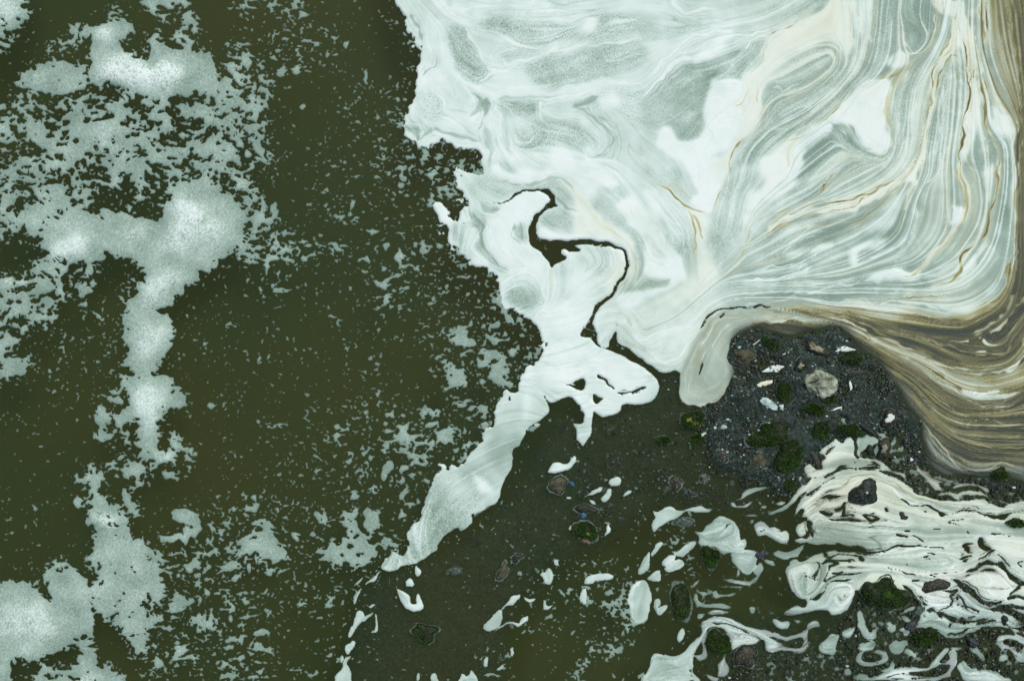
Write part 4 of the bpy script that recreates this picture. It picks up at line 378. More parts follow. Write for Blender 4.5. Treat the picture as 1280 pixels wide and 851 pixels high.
    # soft grey-blue shade between folds
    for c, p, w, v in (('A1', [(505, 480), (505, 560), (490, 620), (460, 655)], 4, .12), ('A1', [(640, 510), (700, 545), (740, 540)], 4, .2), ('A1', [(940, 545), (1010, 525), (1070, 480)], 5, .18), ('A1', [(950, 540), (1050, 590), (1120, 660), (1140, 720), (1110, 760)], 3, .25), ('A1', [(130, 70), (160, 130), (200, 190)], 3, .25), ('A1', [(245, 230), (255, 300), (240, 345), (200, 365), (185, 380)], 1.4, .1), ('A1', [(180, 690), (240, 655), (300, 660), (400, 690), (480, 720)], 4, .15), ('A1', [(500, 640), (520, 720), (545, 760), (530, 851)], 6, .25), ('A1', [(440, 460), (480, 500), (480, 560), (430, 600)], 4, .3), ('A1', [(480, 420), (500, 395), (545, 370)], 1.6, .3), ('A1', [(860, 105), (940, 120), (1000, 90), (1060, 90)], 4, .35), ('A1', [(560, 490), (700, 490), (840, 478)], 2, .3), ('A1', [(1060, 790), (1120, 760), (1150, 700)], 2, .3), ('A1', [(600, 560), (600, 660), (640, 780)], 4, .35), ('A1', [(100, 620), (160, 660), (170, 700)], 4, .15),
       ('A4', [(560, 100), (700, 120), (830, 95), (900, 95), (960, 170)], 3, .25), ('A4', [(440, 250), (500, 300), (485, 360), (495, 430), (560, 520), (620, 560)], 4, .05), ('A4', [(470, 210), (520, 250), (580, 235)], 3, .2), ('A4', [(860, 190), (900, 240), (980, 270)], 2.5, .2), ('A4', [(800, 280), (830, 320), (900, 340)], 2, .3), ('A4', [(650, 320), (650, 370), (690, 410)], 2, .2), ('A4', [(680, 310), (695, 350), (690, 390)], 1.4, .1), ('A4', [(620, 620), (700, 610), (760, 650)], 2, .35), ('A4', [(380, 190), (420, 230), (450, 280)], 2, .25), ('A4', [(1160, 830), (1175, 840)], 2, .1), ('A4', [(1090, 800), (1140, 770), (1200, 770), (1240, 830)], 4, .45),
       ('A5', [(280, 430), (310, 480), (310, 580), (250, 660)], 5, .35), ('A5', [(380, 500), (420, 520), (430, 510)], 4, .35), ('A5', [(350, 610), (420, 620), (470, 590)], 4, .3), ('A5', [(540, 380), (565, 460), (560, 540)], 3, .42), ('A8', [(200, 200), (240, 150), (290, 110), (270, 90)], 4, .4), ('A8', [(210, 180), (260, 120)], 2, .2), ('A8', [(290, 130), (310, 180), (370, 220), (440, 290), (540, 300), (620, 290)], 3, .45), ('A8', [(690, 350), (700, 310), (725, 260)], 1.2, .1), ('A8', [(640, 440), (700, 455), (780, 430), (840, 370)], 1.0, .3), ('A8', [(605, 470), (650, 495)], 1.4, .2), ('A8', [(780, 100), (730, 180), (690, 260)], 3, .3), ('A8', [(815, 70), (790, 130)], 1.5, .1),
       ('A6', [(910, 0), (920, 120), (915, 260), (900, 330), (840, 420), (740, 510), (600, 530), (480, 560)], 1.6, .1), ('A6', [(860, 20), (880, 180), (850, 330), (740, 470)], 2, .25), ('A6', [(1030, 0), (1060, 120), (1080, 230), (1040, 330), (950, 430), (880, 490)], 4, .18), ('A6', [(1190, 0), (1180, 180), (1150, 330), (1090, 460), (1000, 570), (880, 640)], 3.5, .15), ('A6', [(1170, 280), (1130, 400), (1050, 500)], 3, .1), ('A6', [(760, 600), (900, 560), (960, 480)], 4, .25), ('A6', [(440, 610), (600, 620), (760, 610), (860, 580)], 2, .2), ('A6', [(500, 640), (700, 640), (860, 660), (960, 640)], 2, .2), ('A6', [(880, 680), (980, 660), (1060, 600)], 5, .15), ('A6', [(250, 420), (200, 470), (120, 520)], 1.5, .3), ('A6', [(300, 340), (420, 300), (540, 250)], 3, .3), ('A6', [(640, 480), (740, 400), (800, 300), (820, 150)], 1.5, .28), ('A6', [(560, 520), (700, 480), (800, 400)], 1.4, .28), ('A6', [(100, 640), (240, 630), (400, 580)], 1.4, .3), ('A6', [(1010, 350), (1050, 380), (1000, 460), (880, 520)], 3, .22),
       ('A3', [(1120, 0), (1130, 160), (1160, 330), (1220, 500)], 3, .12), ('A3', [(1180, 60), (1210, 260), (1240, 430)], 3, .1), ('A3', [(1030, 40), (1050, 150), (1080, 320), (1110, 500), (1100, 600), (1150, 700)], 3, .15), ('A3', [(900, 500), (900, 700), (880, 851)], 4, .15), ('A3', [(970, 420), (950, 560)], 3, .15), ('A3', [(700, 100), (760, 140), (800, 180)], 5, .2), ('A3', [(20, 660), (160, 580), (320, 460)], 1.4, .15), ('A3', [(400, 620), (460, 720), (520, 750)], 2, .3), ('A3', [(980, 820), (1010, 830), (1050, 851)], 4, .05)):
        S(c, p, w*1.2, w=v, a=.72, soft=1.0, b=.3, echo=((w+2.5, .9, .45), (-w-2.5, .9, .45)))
    # ochre seams (thin) : one crisp side
    for c, p, w, v, kk in (('A2', [(900, 55), (800, 100), (700, 150), (640, 185)], 1.2, .6, .12), ('A2', [(640, 200), (600, 290), (530, 360), (515, 400), (525, 450), (495, 520), (450, 545)], 1.0, .42, .03), ('A2', [(640, 190), (560, 185)], .8, .3, 0), ('A2', [(650, 525), (620, 560), (600, 600), (560, 660), (480, 730), (440, 780), (430, 851)], 1.6, .62, .15), ('A2', [(655, 525), (630, 610), (590, 650), (540, 690)], 1.0, .6, .15), ('A2', [(570, 410), (570, 480), (600, 540), (595, 600)], .9, .4, .02), ('A2', [(1050, 0), (1050, 130), (1040, 240)], .9, .3, 0), ('A2', [(1085, 10), (1090, 100)], .9, .4, 0),
       ('A3', [(690, 210), (695, 280), (740, 285), (790, 240), (830, 170), (835, 80), (825, 0)], 1.6, .55, .05), ('A3', [(700, 290), (680, 350), (590, 390), (540, 420), (450, 445), (420, 480), (380, 520), (300, 580), (200, 660), (100, 710), (0, 780)], 1.5, .5, .05), ('A3', [(610, 640), (590, 560), (620, 460), (690, 340), (750, 290)], 4, .3, 0), ('A3', [(90, 851), (100, 760), (140, 690)], 3, .28, 0), ('A3', [(860, 70), (840, 140), (800, 230), (750, 280)], 1.2, .45, .03), ('A3', [(915, 80), (900, 180), (860, 270), (830, 350), (820, 430), (790, 540), (770, 680), (740, 790), (700, 851)], 1.2, .62, .1), ('A3', [(800, 851), (790, 760), (810, 600), (850, 400), (890, 290), (920, 275), (940, 310)], 1.0, .5, .05), ('A3', [(945, 50), (955, 110), (970, 200), (990, 280), (1000, 350), (1005, 400), (1000, 500), (970, 620), (960, 740), (960, 851)], 1.2, .66, .15), ('A3', [(945, 55), (940, 100)], .8, .6, .1), ('A3', [(1010, 410), (1035, 350), (1030, 380), (1050, 370)], .9, .6, .15), ('A3', [(1065, 340), (1075, 420), (1090, 540), (1085, 620), (1110, 690), (1150, 760), (1150, 851)], 1.8, .6, .1), ('A3', [(1055, 380), (1075, 500), (1085, 600)], .9, .6, .1), ('A3', [(1060, 0), (1070, 120), (1080, 240), (1100, 330), (1130, 440), (1170, 510), (1210, 560), (1240, 590)], 1.6, .58, .15), ('A3', [(1090, 0), (1100, 180), (1140, 360), (1180, 470), (1220, 560)], 1.4, .6, .35), ('A3', [(1150, 0), (1170, 140), (1220, 330), (1245, 500), (1260, 600)], 1.6, .6, .4), ('A3', [(1200, 0), (1225, 60), (1240, 180), (1245, 360)], 2, .62, .4), ('A3', [(1230, 0), (1250, 100), (1278, 200)], 3, .7, .4), ('A3', [(1240, 590), (1265, 640), (1245, 700), (1235, 780), (1250, 851)], 5, .8, .35), ('A3', [(1278, 480), (1262, 560), (1278, 620)], 4, .75, .4), ('A3', [(1278, 0), (1278, 851)], 5, .7, .45), ('A3', [(1095, 240), (1090, 140)], 2, .35, .05), ('A3', [(870, 0), (870, 60)], .8, .5, .05),
       ('A5', [(360, 80), (400, 120), (470, 155), (500, 200), (560, 240), (655, 278)], 1.3, .66, .18), ('A5', [(470, 150), (500, 110), (520, 100)], 1.3, .5, .1), ('A5', [(505, 100), (520, 150), (545, 190)], 1.0, .5, .1), ('A5', [(750, 0), (760, 60), (745, 150), (700, 210), (670, 270)], 1.1, .58, .1), ('A5', [(580, 250), (590, 340), (600, 400), (590, 500), (600, 620)], 1.3, .5, .0), ('A5', [(590, 280), (620, 340), (640, 400)], 1.2, .45, .02), ('A5', [(660, 640), (760, 550), (830, 460), (860, 370), (880, 320)], 1.6, .42, 0), ('A5', [(830, 440), (890, 430), (880, 410)], 2.2, .42, 0), ('A5', [(860, 340), (960, 270), (1060, 240), (1160, 200), (1230, 140), (1278, 80)], 1.3, .55, .08), ('A5', [(960, 350), (1000, 310), (1060, 260), (1180, 215), (1278, 205)], 1.0, .6, .12), ('A5', [(890, 410), (960, 370), (1060, 320), (1180, 285), (1278, 270)], 1.0, .5, .08), ('A5', [(1215, 150), (1250, 130), (1278, 110)], 2.4, .7, .2), ('A5', [(260, 240), (300, 300), (340, 350)], 1.0, .4, 0), ('A5', [(0, 200), (60, 240), (110, 320), (200, 370), (270, 450), (290, 560), (240, 680)], 2.4, .3, 0), ('A5', [(180, 80), (230, 160)], 1, .3, .05),
       ('A6', [(260, 165), (290, 120), (335, 90), (355, 95), (320, 120), (280, 150)], 1.4, .68, .2), ('A6', [(290, 130), (330, 65), (345, 90)], 1.0, .6, .15), ('A6', [(740, 0), (700, 60), (640, 100), (560, 140), (480, 180), (360, 205), (240, 215), (120, 260), (30, 310), (0, 345)], 1.2, .62, .15), ('A6', [(500, 190), (400, 240), (280, 270), (140, 295), (60, 330), (0, 380)], 1.0, .58, .1), ('A6', [(620, 130), (570, 200), (530, 240), (450, 290), (340, 330), (240, 350), (180, 380)], 1.5, .45, .04), ('A6', [(530, 260), (480, 300), (400, 330)], 3, .38, 0), ('A6', [(780, 0), (740, 140), (690, 240), (640, 350), (600, 390)], 1.2, .62, .08), ('A6', [(720, 110), (690, 180), (670, 280)], 1.2, .42, 0), ('A6', [(640, 165), (665, 145), (670, 120), (675, 140), (695, 145)], 1.0, .7, .35), ('A6', [(960, 0), (965, 80), (985, 140), (995, 240), (970, 300), (920, 370), (860, 440), (780, 520), (720, 560), (650, 580)], 2.2, .42, 0), ('A6', [(1150, 0), (1140, 50), (1150, 110), (1120, 240), (1080, 360), (1000, 440), (965, 490), (960, 550), (900, 600), (780, 640)], 2.0, .58, .08), ('A6', [(940, 20), (955, 110), (975, 180)], 1.2, .4, .03), ('A6', [(1245, 0), (1250, 180), (1255, 330), (1240, 460), (1200, 570), (1180, 640), (1130, 690), (1050, 740)], 4, .75, .3), ('A6', [(1235, 100), (1245, 300), (1225, 470), (1190, 570)], 2, .55, .05), ('A6', [(1278, 120), (1275, 300), (1250, 500), (1210, 620), (1150, 710), (1070, 780), (1000, 830)], 7, .72, .5), ('A6', [(400, 700), (440, 690), (560, 700), (760, 690), (880, 680)], .9, .5, .4), ('A6', [(900, 300), (905, 330), (840, 420)], .9, .3, .3),
       ('A4', [(950, 140), (1000, 220), (1070, 300), (1150, 360)], 3, .22, 0), ('A4', [(1160, 520), (1180, 560), (1140, 640)], 2, .25, 0), ('A4', [(820, 560), (840, 640)], 2, .2, 0)):
        S(c, p, w*1.1, o=min(.9, v*1.12), k=kk, a=.95, soft=.8, echo=((w+2.2, .8, .35), (-w-3, .7, .3)))
def brown():
    # broad scum film round the corner and across the right
    PG('A7', [(-80, 60), (0, 30), (120, 10), (350, 30), (560, 50), (760, 50), (960, 60), (1060, 40), (1160, 0), (1260, -160), (1278, -400), (1700, -500), (1700, 900), (1100, 900), (960, 830), (800, 620), (640, 410), (420, 170), (330, 125), (180, 150), (0, 140), (-80, 130)], 4, w=.3, o=.72, k=.60)
    PG('A7', [(-160, 180), (-60, 60), (60, 30), (200, 60), (380, 80), (380, 100), (200, 88), (40, 86), (-80, 110), (-140, 180), (-180, 270)], 3, w=.45, o=.25, k=.08)
    PG('A7', [(0, 140), (0, 95), (200, 92), (380, 105), (470, 180), (420, 180), (330, 125), (180, 150)], 3, o=.75, k=.64, w=.2)
    PG('A7', [(600, 380), (660, 330), (760, 400), (900, 520), (1100, 600), (1700, 640), (1700, 900), (1100, 870), (1000, 820), (900, 760), (800, 600), (680, 460)], 8, o=.62, k=.82, w=.2)
    PG('A7', [(640, 410), (690, 430), (760, 560), (860, 680), (960, 800), (1278, 830), (1278, 900), (800, 860), (740, 700), (760, 600)], 4, o=.3, k=.84, w=.3)
    PG('B2', [(640, 100), (800, 60), (900, 130), (1090, 130), (1276, 170), (1400, 200), (1400, 300), (900, 220), (700, 160)], 3, o=.25, k=.84, w=.3)
    PG('A8', [(600, 470), (605, 400), (640, 250), (720, 110), (850, 45), (1000, 40), (1000, 90), (920, 112), (860, 190), (836, 240), (868, 340), (840, 410), (720, 511), (640, 495)], 2.5, w=.24, o=.12, k=.06)
    PG('P', [(1262, -120), (1268, 40), (1276, 140), (1276, 330), (1262, 372), (1420, 400), (1420, -120)], 3, w=.25, o=.7, k=.55)
    PG('P', [(1226, -120), (1240, 40), (1262, 140), (1274, 160), (1268, 0), (1262, -120)], 5, w=.25, o=.42, k=.22)
    # the ribbons, light and dark (w, o, k)
    for c, p, wd, v in (
      ('A7', [(-60, 100), (60, 85), (200, 80), (350, 82), (440, 110), (560, 170), (660, 220), (780, 265), (900, 310), (1000, 335), (1100, 335), (1180, 320), (1240, 280), (1290, 220)], 4.5, (.75, .12, .04)),
      ('A7', [(350, 80), (480, 130), (600, 200), (720, 240), (860, 290)], 2.0, (.97, .03, 0)), ('A7', [(1160, 330), (1220, 300), (1260, 240), (1300, 150)], 5, (.85, .02, 0)),
      ('A7', [(380, 105), (480, 150), (580, 210), (690, 270), (800, 340), (900, 410), (960, 450), (1020, 490), (1110, 510), (1200, 515), (1240, 490), (1290, 460)], 1.7, (.9, .12, .0)),
      ('A7', [(340, 105), (440, 165), (560, 235), (590, 270), (640, 320), (740, 390), (830, 460), (920, 530), (1010, 560), (1100, 575), (1180, 595), (1290, 590)], 1.3, (.75, .28, .05)),
      ('A7', [(640, 350), (720, 420), (780, 500), (850, 570), (900, 620), (960, 660), (1060, 700), (1180, 712), (1290, 712)], 1.2, (.6, .38, .12)),
      ('A7', [(660, 400), (690, 480), (740, 560), (790, 590), (830, 660), (880, 740), (960, 810), (1010, 825), (1070, 822), (1130, 795), (1180, 792), (1240, 830)], 1.2, (.6, .35, .15)),
      ('A7', [(560, 240), (620, 300), (700, 370), (800, 450), (900, 540)], 2.5, (.4, .75, .25)), ('A7', [(620, 330), (740, 410), (840, 510), (960, 590), (1100, 640), (1278, 660)], 2.0, (.4, .7, .35)),
      ('A7', [(400, 130), (520, 210), (640, 300), (780, 380), (900, 470), (1000, 530), (1278, 560)], 4.5, (.4, .7, .3)), ('A7', [(470, 160), (600, 250), (760, 350), (880, 440), (960, 490), (1080, 540), (1278, 530)], 2.2, (.2, .6, .68)),
      ('A7', [(700, 280), (800, 330), (880, 380), (960, 440), (1040, 490)], 3, (.2, .6, .62)), ('A7', [(780, 280), (880, 310), (1000, 350), (1100, 370), (1200, 350), (1290, 310)], 5, (.5, .72, .12)), ('A7', [(900, 340), (1000, 380), (1100, 410), (1200, 400), (1290, 370)], 4, (.2, .6, .62)),
      ('A7', [(780, 290), (860, 320), (900, 360), (960, 400), (1040, 440), (1100, 460), (1200, 470), (1290, 430)], 6, (.62, .22, .08)), ('A7', [(960, 410), (1040, 460), (1120, 480), (1200, 485), (1270, 450)], 7, (.72, .15, .05)), ('A7', [(1000, 430), (1080, 440), (1160, 440)], 2, (.95, .05, 0)), ('A7', [(1030, 480), (1110, 500), (1210, 505), (1290, 470)], 1.4, (.1, .3, .75)),
      ('A7', [(640, 240), (800, 290), (930, 330), (1020, 350), (1120, 355), (1210, 340), (1280, 290)], 1.2, (.1, .2, .6)),
      ('A7', [(100, 30), (300, 40), (480, 60), (640, 75), (800, 95), (960, 110), (1040, 60), (1120, 40), (1180, -20)], 2.6, (.55, .75, .15)), ('A7', [(0, 25), (200, 20), (420, 20), (560, 30), (720, 40), (800, 60), (960, 70), (1060, 50), (1150, -10)], 3, (.75, .45, .05)),
      ('A7', [(500, 80), (640, 100), (760, 110), (900, 125), (980, 130), (1040, 100), (1120, 60), (1200, -20), (1250, -160)], 2.0, (.4, .8, .35)), ('A7', [(560, 110), (700, 150), (800, 160), (900, 150), (980, 160)], 3.5, (.3, .55, .45)), ('A7', [(600, 120), (640, 130), (780, 150)], 2, (.5, .3, .15)),
      ('A7', [(640, 150), (740, 150), (800, 170), (820, 150), (900, 145)], 1.6, (.5, .35, .2)), ('A7', [(800, 160), (880, 200), (960, 225), (1060, 250), (1140, 245), (1200, 210), (1240, 150), (1278, 80)], 2.6, (.55, .28, .12)), ('A7', [(920, 180), (890, 190), (920, 215), (1000, 235), (1100, 245)], 1.8, (.9, .08, .02)), ('A7', [(910, 180), (960, 190), (1000, 185)], 1.4, (.8, .1, .05)),
      ('A7', [(1060, 180), (1050, 150), (1090, 120), (1140, 80), (1200, 40), (1240, -60)], 5, (.42, .12, .14)), ('A7', [(1070, 185), (1090, 210), (1150, 200), (1200, 160), (1240, 100), (1278, 40)], 2.5, (.75, .1, .03)), ('A7', [(1150, 150), (1200, 110), (1250, 60), (1290, 20)], 1.3, (.6, .62, .25)), ('A7', [(1100, 150), (1150, 120), (1200, 70)], 3, (.45, .1, .12)),
      ('A7', [(800, 195), (900, 240), (1000, 270), (1100, 290), (1200, 270), (1260, 200)], 5, (.25, .68, .55)), ('A7', [(960, 140), (1040, 130), (1100, 90), (1160, 40)], 4, (.3, .7, .5)),
      ('A7', [(1200, -40), (1240, 0), (1278, -40)], 3, (.4, .3, .2)), ('A7', [(1190, 200), (1250, 130), (1290, 70)], 3.5, (.3, .6, .5)), ('A7', [(0, 60), (160, 55), (320, 60), (460, 90), (600, 150)], 3, (.4, .3, .22)), ('A7', [(0, 100), (140, 100), (260, 98), (340, 100)], 2, (.35, .75, .42)), ('A7', [(20, 115), (80, 135), (160, 140), (240, 125), (320, 110)], 1.4, (.55, .5, .25)), ('A7', [(0, 45), (200, 35), (400, 45)], 1.2, (.2, .4, .55)), ('A7', [(420, 45), (560, 90), (640, 130), (740, 180)], 1.6, (.2, .4, .6)),
      ('A7', [(700, 470), (740, 450), (800, 520), (860, 560)], 1.2, (.4, .75, .4)), ('A7', [(740, 480), (820, 560), (900, 660), (980, 720), (1100, 760), (1278, 780)], 1.4, (.35, .6, .5)), ('A7', [(860, 600), (960, 640), (1060, 640), (1180, 650)], 1.4, (.4, .65, .45)), ('A7', [(900, 740), (1000, 770), (1100, 750), (1278, 760)], 1.0, (.4, .6, .5)), ('A7', [(1000, 610), (1100, 620), (1278, 640)], 1.0, (.5, .55, .4)), ('A7', [(780, 640), (820, 740), (880, 800)], 1.2, (.4, .4, .6)), ('A7', [(900, 720), (960, 760), (990, 800)], 1.0, (.4, .5, .6)),
      ('A8', [(606, 845), (606, 846)], .1, (.3, .3, .3)), ('A5', [(600, 851), (640, 790), (720, 745), (800, 730), (900, 735), (1040, 740)], 1.1, (.1, .2, .8)), ('A5', [(720, 790), (740, 760), (800, 735)], 2, (.2, .25, .55)), ('A5', [(650, 851), (680, 800), (760, 760), (900, 750)], 1.4, (.3, .4, .3)), ('A5', [(760, 851), (800, 790), (880, 760), (1000, 755)], 1.2, (.3, .4, .35)), ('A5', [(840, 800), (900, 790), (1000, 800), (1278, 800)], 1.8, (.6, .2, .08)), ('A8', [(700, 170), (740, 110), (800, 70), (860, 45)], 1.6, (.3, .35, .3)), ('A8', [(660, 200), (700, 120), (770, 60)], 1.0, (.3, .35, .25)), ('A8', [(690, 320), (720, 230), (760, 150), (830, 80), (920, 50)], 1.2, (.35, .4, .25)), ('A8', [(770, 240), (800, 180), (870, 100), (940, 70)], 1.4, (.45, .4, .15)),
      ('P', [(1275, -20), (1279, 60), (1276, 120), (1283, 200), (1282, 300), (1276, 350)], 6, (.3, .8, .5)), ('P', [(1262, -40), (1266, 20), (1276, 90)], 2.5, (.3, .75, .4)), ('P', [(1290, -60), (1296, 100), (1296, 300), (1290, 400)], 3, (.6, .3, .1)), ('P', [(1310, -100), (1316, 200), (1310, 400), (1290, 480)], 5, (.3, .7, .5)), ('P', [(1340, -100), (1346, 200), (1340, 450)], 5, (.5, .4, .2)), ('P', [(1278, 380), (1310, 300)], 3, (.5, .3, .2))):
        S(c, p, wd, w=v[0], o=v[1], k=v[2], a=.95, soft=.8, taper=.08, b=0, echo=((wd+1.6, .8, .55), (-wd-1.8, .8, .5), (wd+4.2, .8, .4), (-wd-4.4, .7, .35)))
    # cream tinge of the lower-right sheet near the brown film
    for p, wd, v in (([(1005, 640), (1040, 600), (1090, 590), (1140, 610), (1180, 628), (1230, 632), (1290, 628)], 11, (.62, .24, .0)), ([(1000, 610), (1040, 565), (1075, 570)], 16, (.70, .26, 0)), ([(1080, 640), (1130, 660), (1200, 670), (1290, 660)], 14, (.52, .12, .02)), ([(1090, 580), (1130, 600), (1180, 620)], 4, (.8, .25, 0)), ([(1085, 725), (1100, 716), (1130, 722), (1180, 745)], 7, (.75, .14, .0)), ([(1170, 722), (1185, 722)], 4, (.85, .12, 0))):
        S('P', p, wd, w=v[0], o=v[1], k=v[2], a=.85, soft=1.0)
    for p, wd, v in (([(1060, 612), (1075, 600), (1100, 604), (1130, 622), (1180, 636), (1240, 638), (1290, 630)], 1.6, (.9, .12, 0)), ([(1060, 596), (1090, 594), (1120, 606), (1150, 624), (1200, 634)], 1.2, (.3, .45, .25)), ([(1062, 630), (1075, 635), (1095, 628)], 1.6, (.85, .15, 0)), ([(1050, 610), (1070, 594), (1086, 594)], 1.2, (.4, .5, .15))):
        S('P', p, wd, w=v[0], o=v[1], k=v[2], a=.9)
    # inner curls of the pale islands
    for c, p, wd, v in (('B2', [(400, 700), (520, 670), (640, 665), (740, 690), (800, 730), (780, 790), (700, 800), (600, 780)], 2.2, .95), ('B2', [(560, 720), (660, 700), (740, 720), (760, 750), (700, 770)], 6, .92), ('B3', [(860, 200), (960, 120), (1080, 110), (1160, 180), (1180, 250), (1100, 320), (980, 290), (880, 230)], 1.6, .85), ('B3', [(1020, 160), (1060, 200), (1030, 250), (1100, 280)], 1.8, .9), ('B4', [(1000, 130), (1080, 100), (1130, 120), (1140, 190), (1110, 250), (1090, 210), (1100, 160), (1060, 150), (1060, 220), (1080, 280)], 1.6, .95), ('B4', [(1180, 60), (1200, 120), (1180, 190), (1140, 260)], 1.6, .92), ('B1', [(380, 580), (440, 620), (520, 600), (580, 540), (600, 500)], 2.4, .9), ('B1', [(600, 640), (630, 670), (660, 640), (690, 650)], 1.4, .9), ('B4', [(640, 20), (700, 60), (740, 40), (700, 110)], 1.6, .9), ('B3', [(40, 210), (120, 200), (140, 280), (60, 340), (20, 280)], 7, .9), ('B4', [(660, 560), (700, 540), (760, 570), (720, 600), (640, 640), (560, 720), (545, 790)], 2.6, .85), ('B4', [(840, 630), (940, 610), (1050, 590), (1090, 560)], 2.2, .82), ('B4', [(430, 520), (470, 470), (560, 455), (640, 500)], 2.0, .7), ('B5', [(1190, 370), (1210, 290), (1240, 220), (1276, 190)], 6, .97), ('B3', [(190, 420), (210, 500), (240, 540), (290, 530)], 1.6, .9), ('B3', [(280, 850), (400, 800), (560, 790), (680, 770)], 5, .9), ('B3', [(680, 740), (720, 660), (750, 630)], 2, .85), ('B3', [(950, 620), (970, 660), (990, 720)], 1.4, .95), ('B3', [(900, 800), (1020, 790), (1110, 820)], 3, .85), ('B1', [(1100, 480), (1180, 440), (1276, 470)], 2, .8), ('B3', [(1110, 590), (1180, 570), (1276, 600)], 2.6, .75), ('B3', [(1100, 360), (1200, 400), (1276, 470)], 2, .8), ('B3', [(620, 360), (700, 350), (770, 330)], 2, .88), ('B3', [(640, 450), (720, 440), (770, 480)], 3, .85), ('B1', [(180, 770), (220, 730)], 1.6, .92), ('B1', [(230, 790), (260, 770)], 1.6, .92), ('B1', [(250, 700), (320, 640)], 1.6, .92)):
        S(c, p, wd, w=v, o=.0, k=0, a=.85, soft=1.0, echo=((wd+1.8, .7, .5), (-wd-1.8, .7, .5)))
lines()
_lr = smooth01((gy-545)/30)*smooth01((gx-820)/60)
W += (.38-W)*_lr; O += ((.13+.11*smooth01((690-gy)/60))*smooth01((gx-960)/60)*smooth01((770-gy)/80)-O)*_lr; K *= 1-_lr; Bb *= 1-_lr
brown()
# folds of the grey-green tongue and the tail of the sheet
for p, wd, v in (([(606, 440), (640, 300), (700, 160), (780, 80), (900, 45)], 1.3, (.3, .35, .25)), ([(625, 440), (655, 300), (720, 170), (800, 90), (930, 55)], 1.0, (.75, .12, 0)), ([(640, 430), (675, 320), (735, 190), (830, 100), (950, 70)], 1.2, (.32, .35, .2)), ([(600, 420), (615, 465), (660, 492), (720, 492), (790, 450), (850, 385)], 1.1, (.3, .3, .25)), ([(625, 420), (640, 455), (700, 475), (770, 445), (845, 370)], 1.0, (.3, .35, .2)), ([(660, 400), (690, 420), (750, 415), (800, 400)], 1.0, (.35, .3, .15)), ([(700, 300), (740, 230), (800, 150), (880, 95)], 1.4, (.7, .1, .0)), ([(690, 355), (700, 315), (730, 255), (745, 215)], 1.6, (.15, .35, .5)), ([(760, 300), (790, 230), (850, 150), (920, 100)], 1.2, (.36, .32, .15)), ([(640, 360), (660, 290), (700, 200)], 1.6, (.36, .3, .12))):
    S('A8', p, wd*1.4, w=v[0], o=v[1], k=v[2], a=1, soft=.8, echo=((wd+1.6, .7, .5), (-wd-1.6, .7, .5)))
# islands of the lower right start from a cooler, slightly thinner foam
ISLsoft = np.clip(ISL, 0, 1)
lowright = smooth01((gy-540)/40)*smooth01((gx-830)/60)
# marble: LIC of noise along the traced flow
def flowfield():
    c = np.zeros_like(FW); s = np.zeros_like(FW); w = np.full_like(FW, 1e-9)
    hy, hx = FW.shape
    fy2 = np.fft.fftfreq(hy)[:, None]; fx2 = np.fft.rfftfreq(hx)[None, :]
    spec = [np.fft.rfft2(a) for a in (FT[0], FT[1], FW)]
    for sg, wt in ((1.5, 1.0), (4, .3), (10, .08), (26, .02), (70, .004)):
        g = np.exp(-2*np.pi**2*sg*sg*(fx2**2+fy2**2))
        a, b, e = [np.fft.irfft2(q*g, s=FW.shape) for q in spec]
        c += wt*a*sg; s += wt*b*sg; w += wt*np.maximum(e, 0)*sg
    ang = 0.5*np.arctan2(s, c)
    return np.cos(ang).astype(np.float32), np.sin(ang).astype(np.float32)
fcx, fcy = flowfield()
# wavering of the flow so that streaks curl
wob = 0.10*gnoise(28, 21)[::2, ::2][:fcx.shape[0], :fcx.shape[1]]
fcx, fcy = fcx*np.cos(wob)-fcy*np.sin(wob), fcx*np.sin(wob)+fcy*np.cos(wob)
def lic(fields, steps, h, sel):
    iy, ix = np.nonzero(sel)
    acc = [f[iy, ix].copy() for f in fields]; n = 1
    for sgn in (1, -1):
        px = ix.astype(np.float32); py = iy.astype(np.float32); dx0 = dy0 = None
        for k in range(steps):
            jx = np.clip((px*.5).astype(np.int32), 0, fcx.shape[1]-1); jy = np.clip((py*.5).astype(np.int32), 0, fcx.shape[0]-1)
            dx = fcx[jy, jx]; dy = fcy[jy, jx]
            if dx0 is None: dx = dx*sgn; dy = dy*sgn
            else:
                f = np.where(dx*dx0+dy*dy0 < 0, -1, 1).astype(np.float32); dx = dx*f; dy = dy*f
            dx0, dy0 = dx, dy
            px = px+dx*h; py = py+dy*h
            kx = np.clip(px, 0, GW-1).astype(np.int32); ky = np.clip(py, 0, GH-1).astype(np.int32)
            wgt = 1-k/steps
            for q, f in enumerate(fields): acc[q] += f[ky, kx]*wgt
    out = []
    for a in acc:
        o = np.zeros((GH, GW), np.float32); a = a-a.mean(); o[iy, ix] = a/a.std(); out.append(o)
    return out
# ragged western rim of the sheet and both rims of the diagonal band
rimz = np.zeros((GH, GW), np.float32)
for c, p in (('A1', [(50, 0), (110, 105), (172, 250), (155, 400), (103, 565), (98, 640), (185, 740), (295, 705), (455, 742), (490, 800)]), ('A4', [(355, 40), (385, 165), (385, 300), (300, 260), (320, 390), (410, 500), (510, 550), (577, 700), (685, 792), (760, 840)]), ('B8', [(545, 0), (640, 170), (540, 300), (440, 500), (310, 600), (240, 800)]), ('L8', [(1000, -80), (870, 40), (835, 150), (775, 290), (685, 340)])):
    mm_, ss_ = strokemask(T(c, p), 16, None, .6, .02)
    rimz[ss_] = np.maximum(rimz[ss_], mm_)
rag_ = np.clip(.5+1.25*(blur(SH, 2.4)-.5)+.20*gnoise(1.3, 91)+.20*gnoise(2.8, 92), 0, 1)
SH = (SH*(1-rimz)+rag_*rimz).astype(np.float32)
cov = np.maximum(SH, ISL)
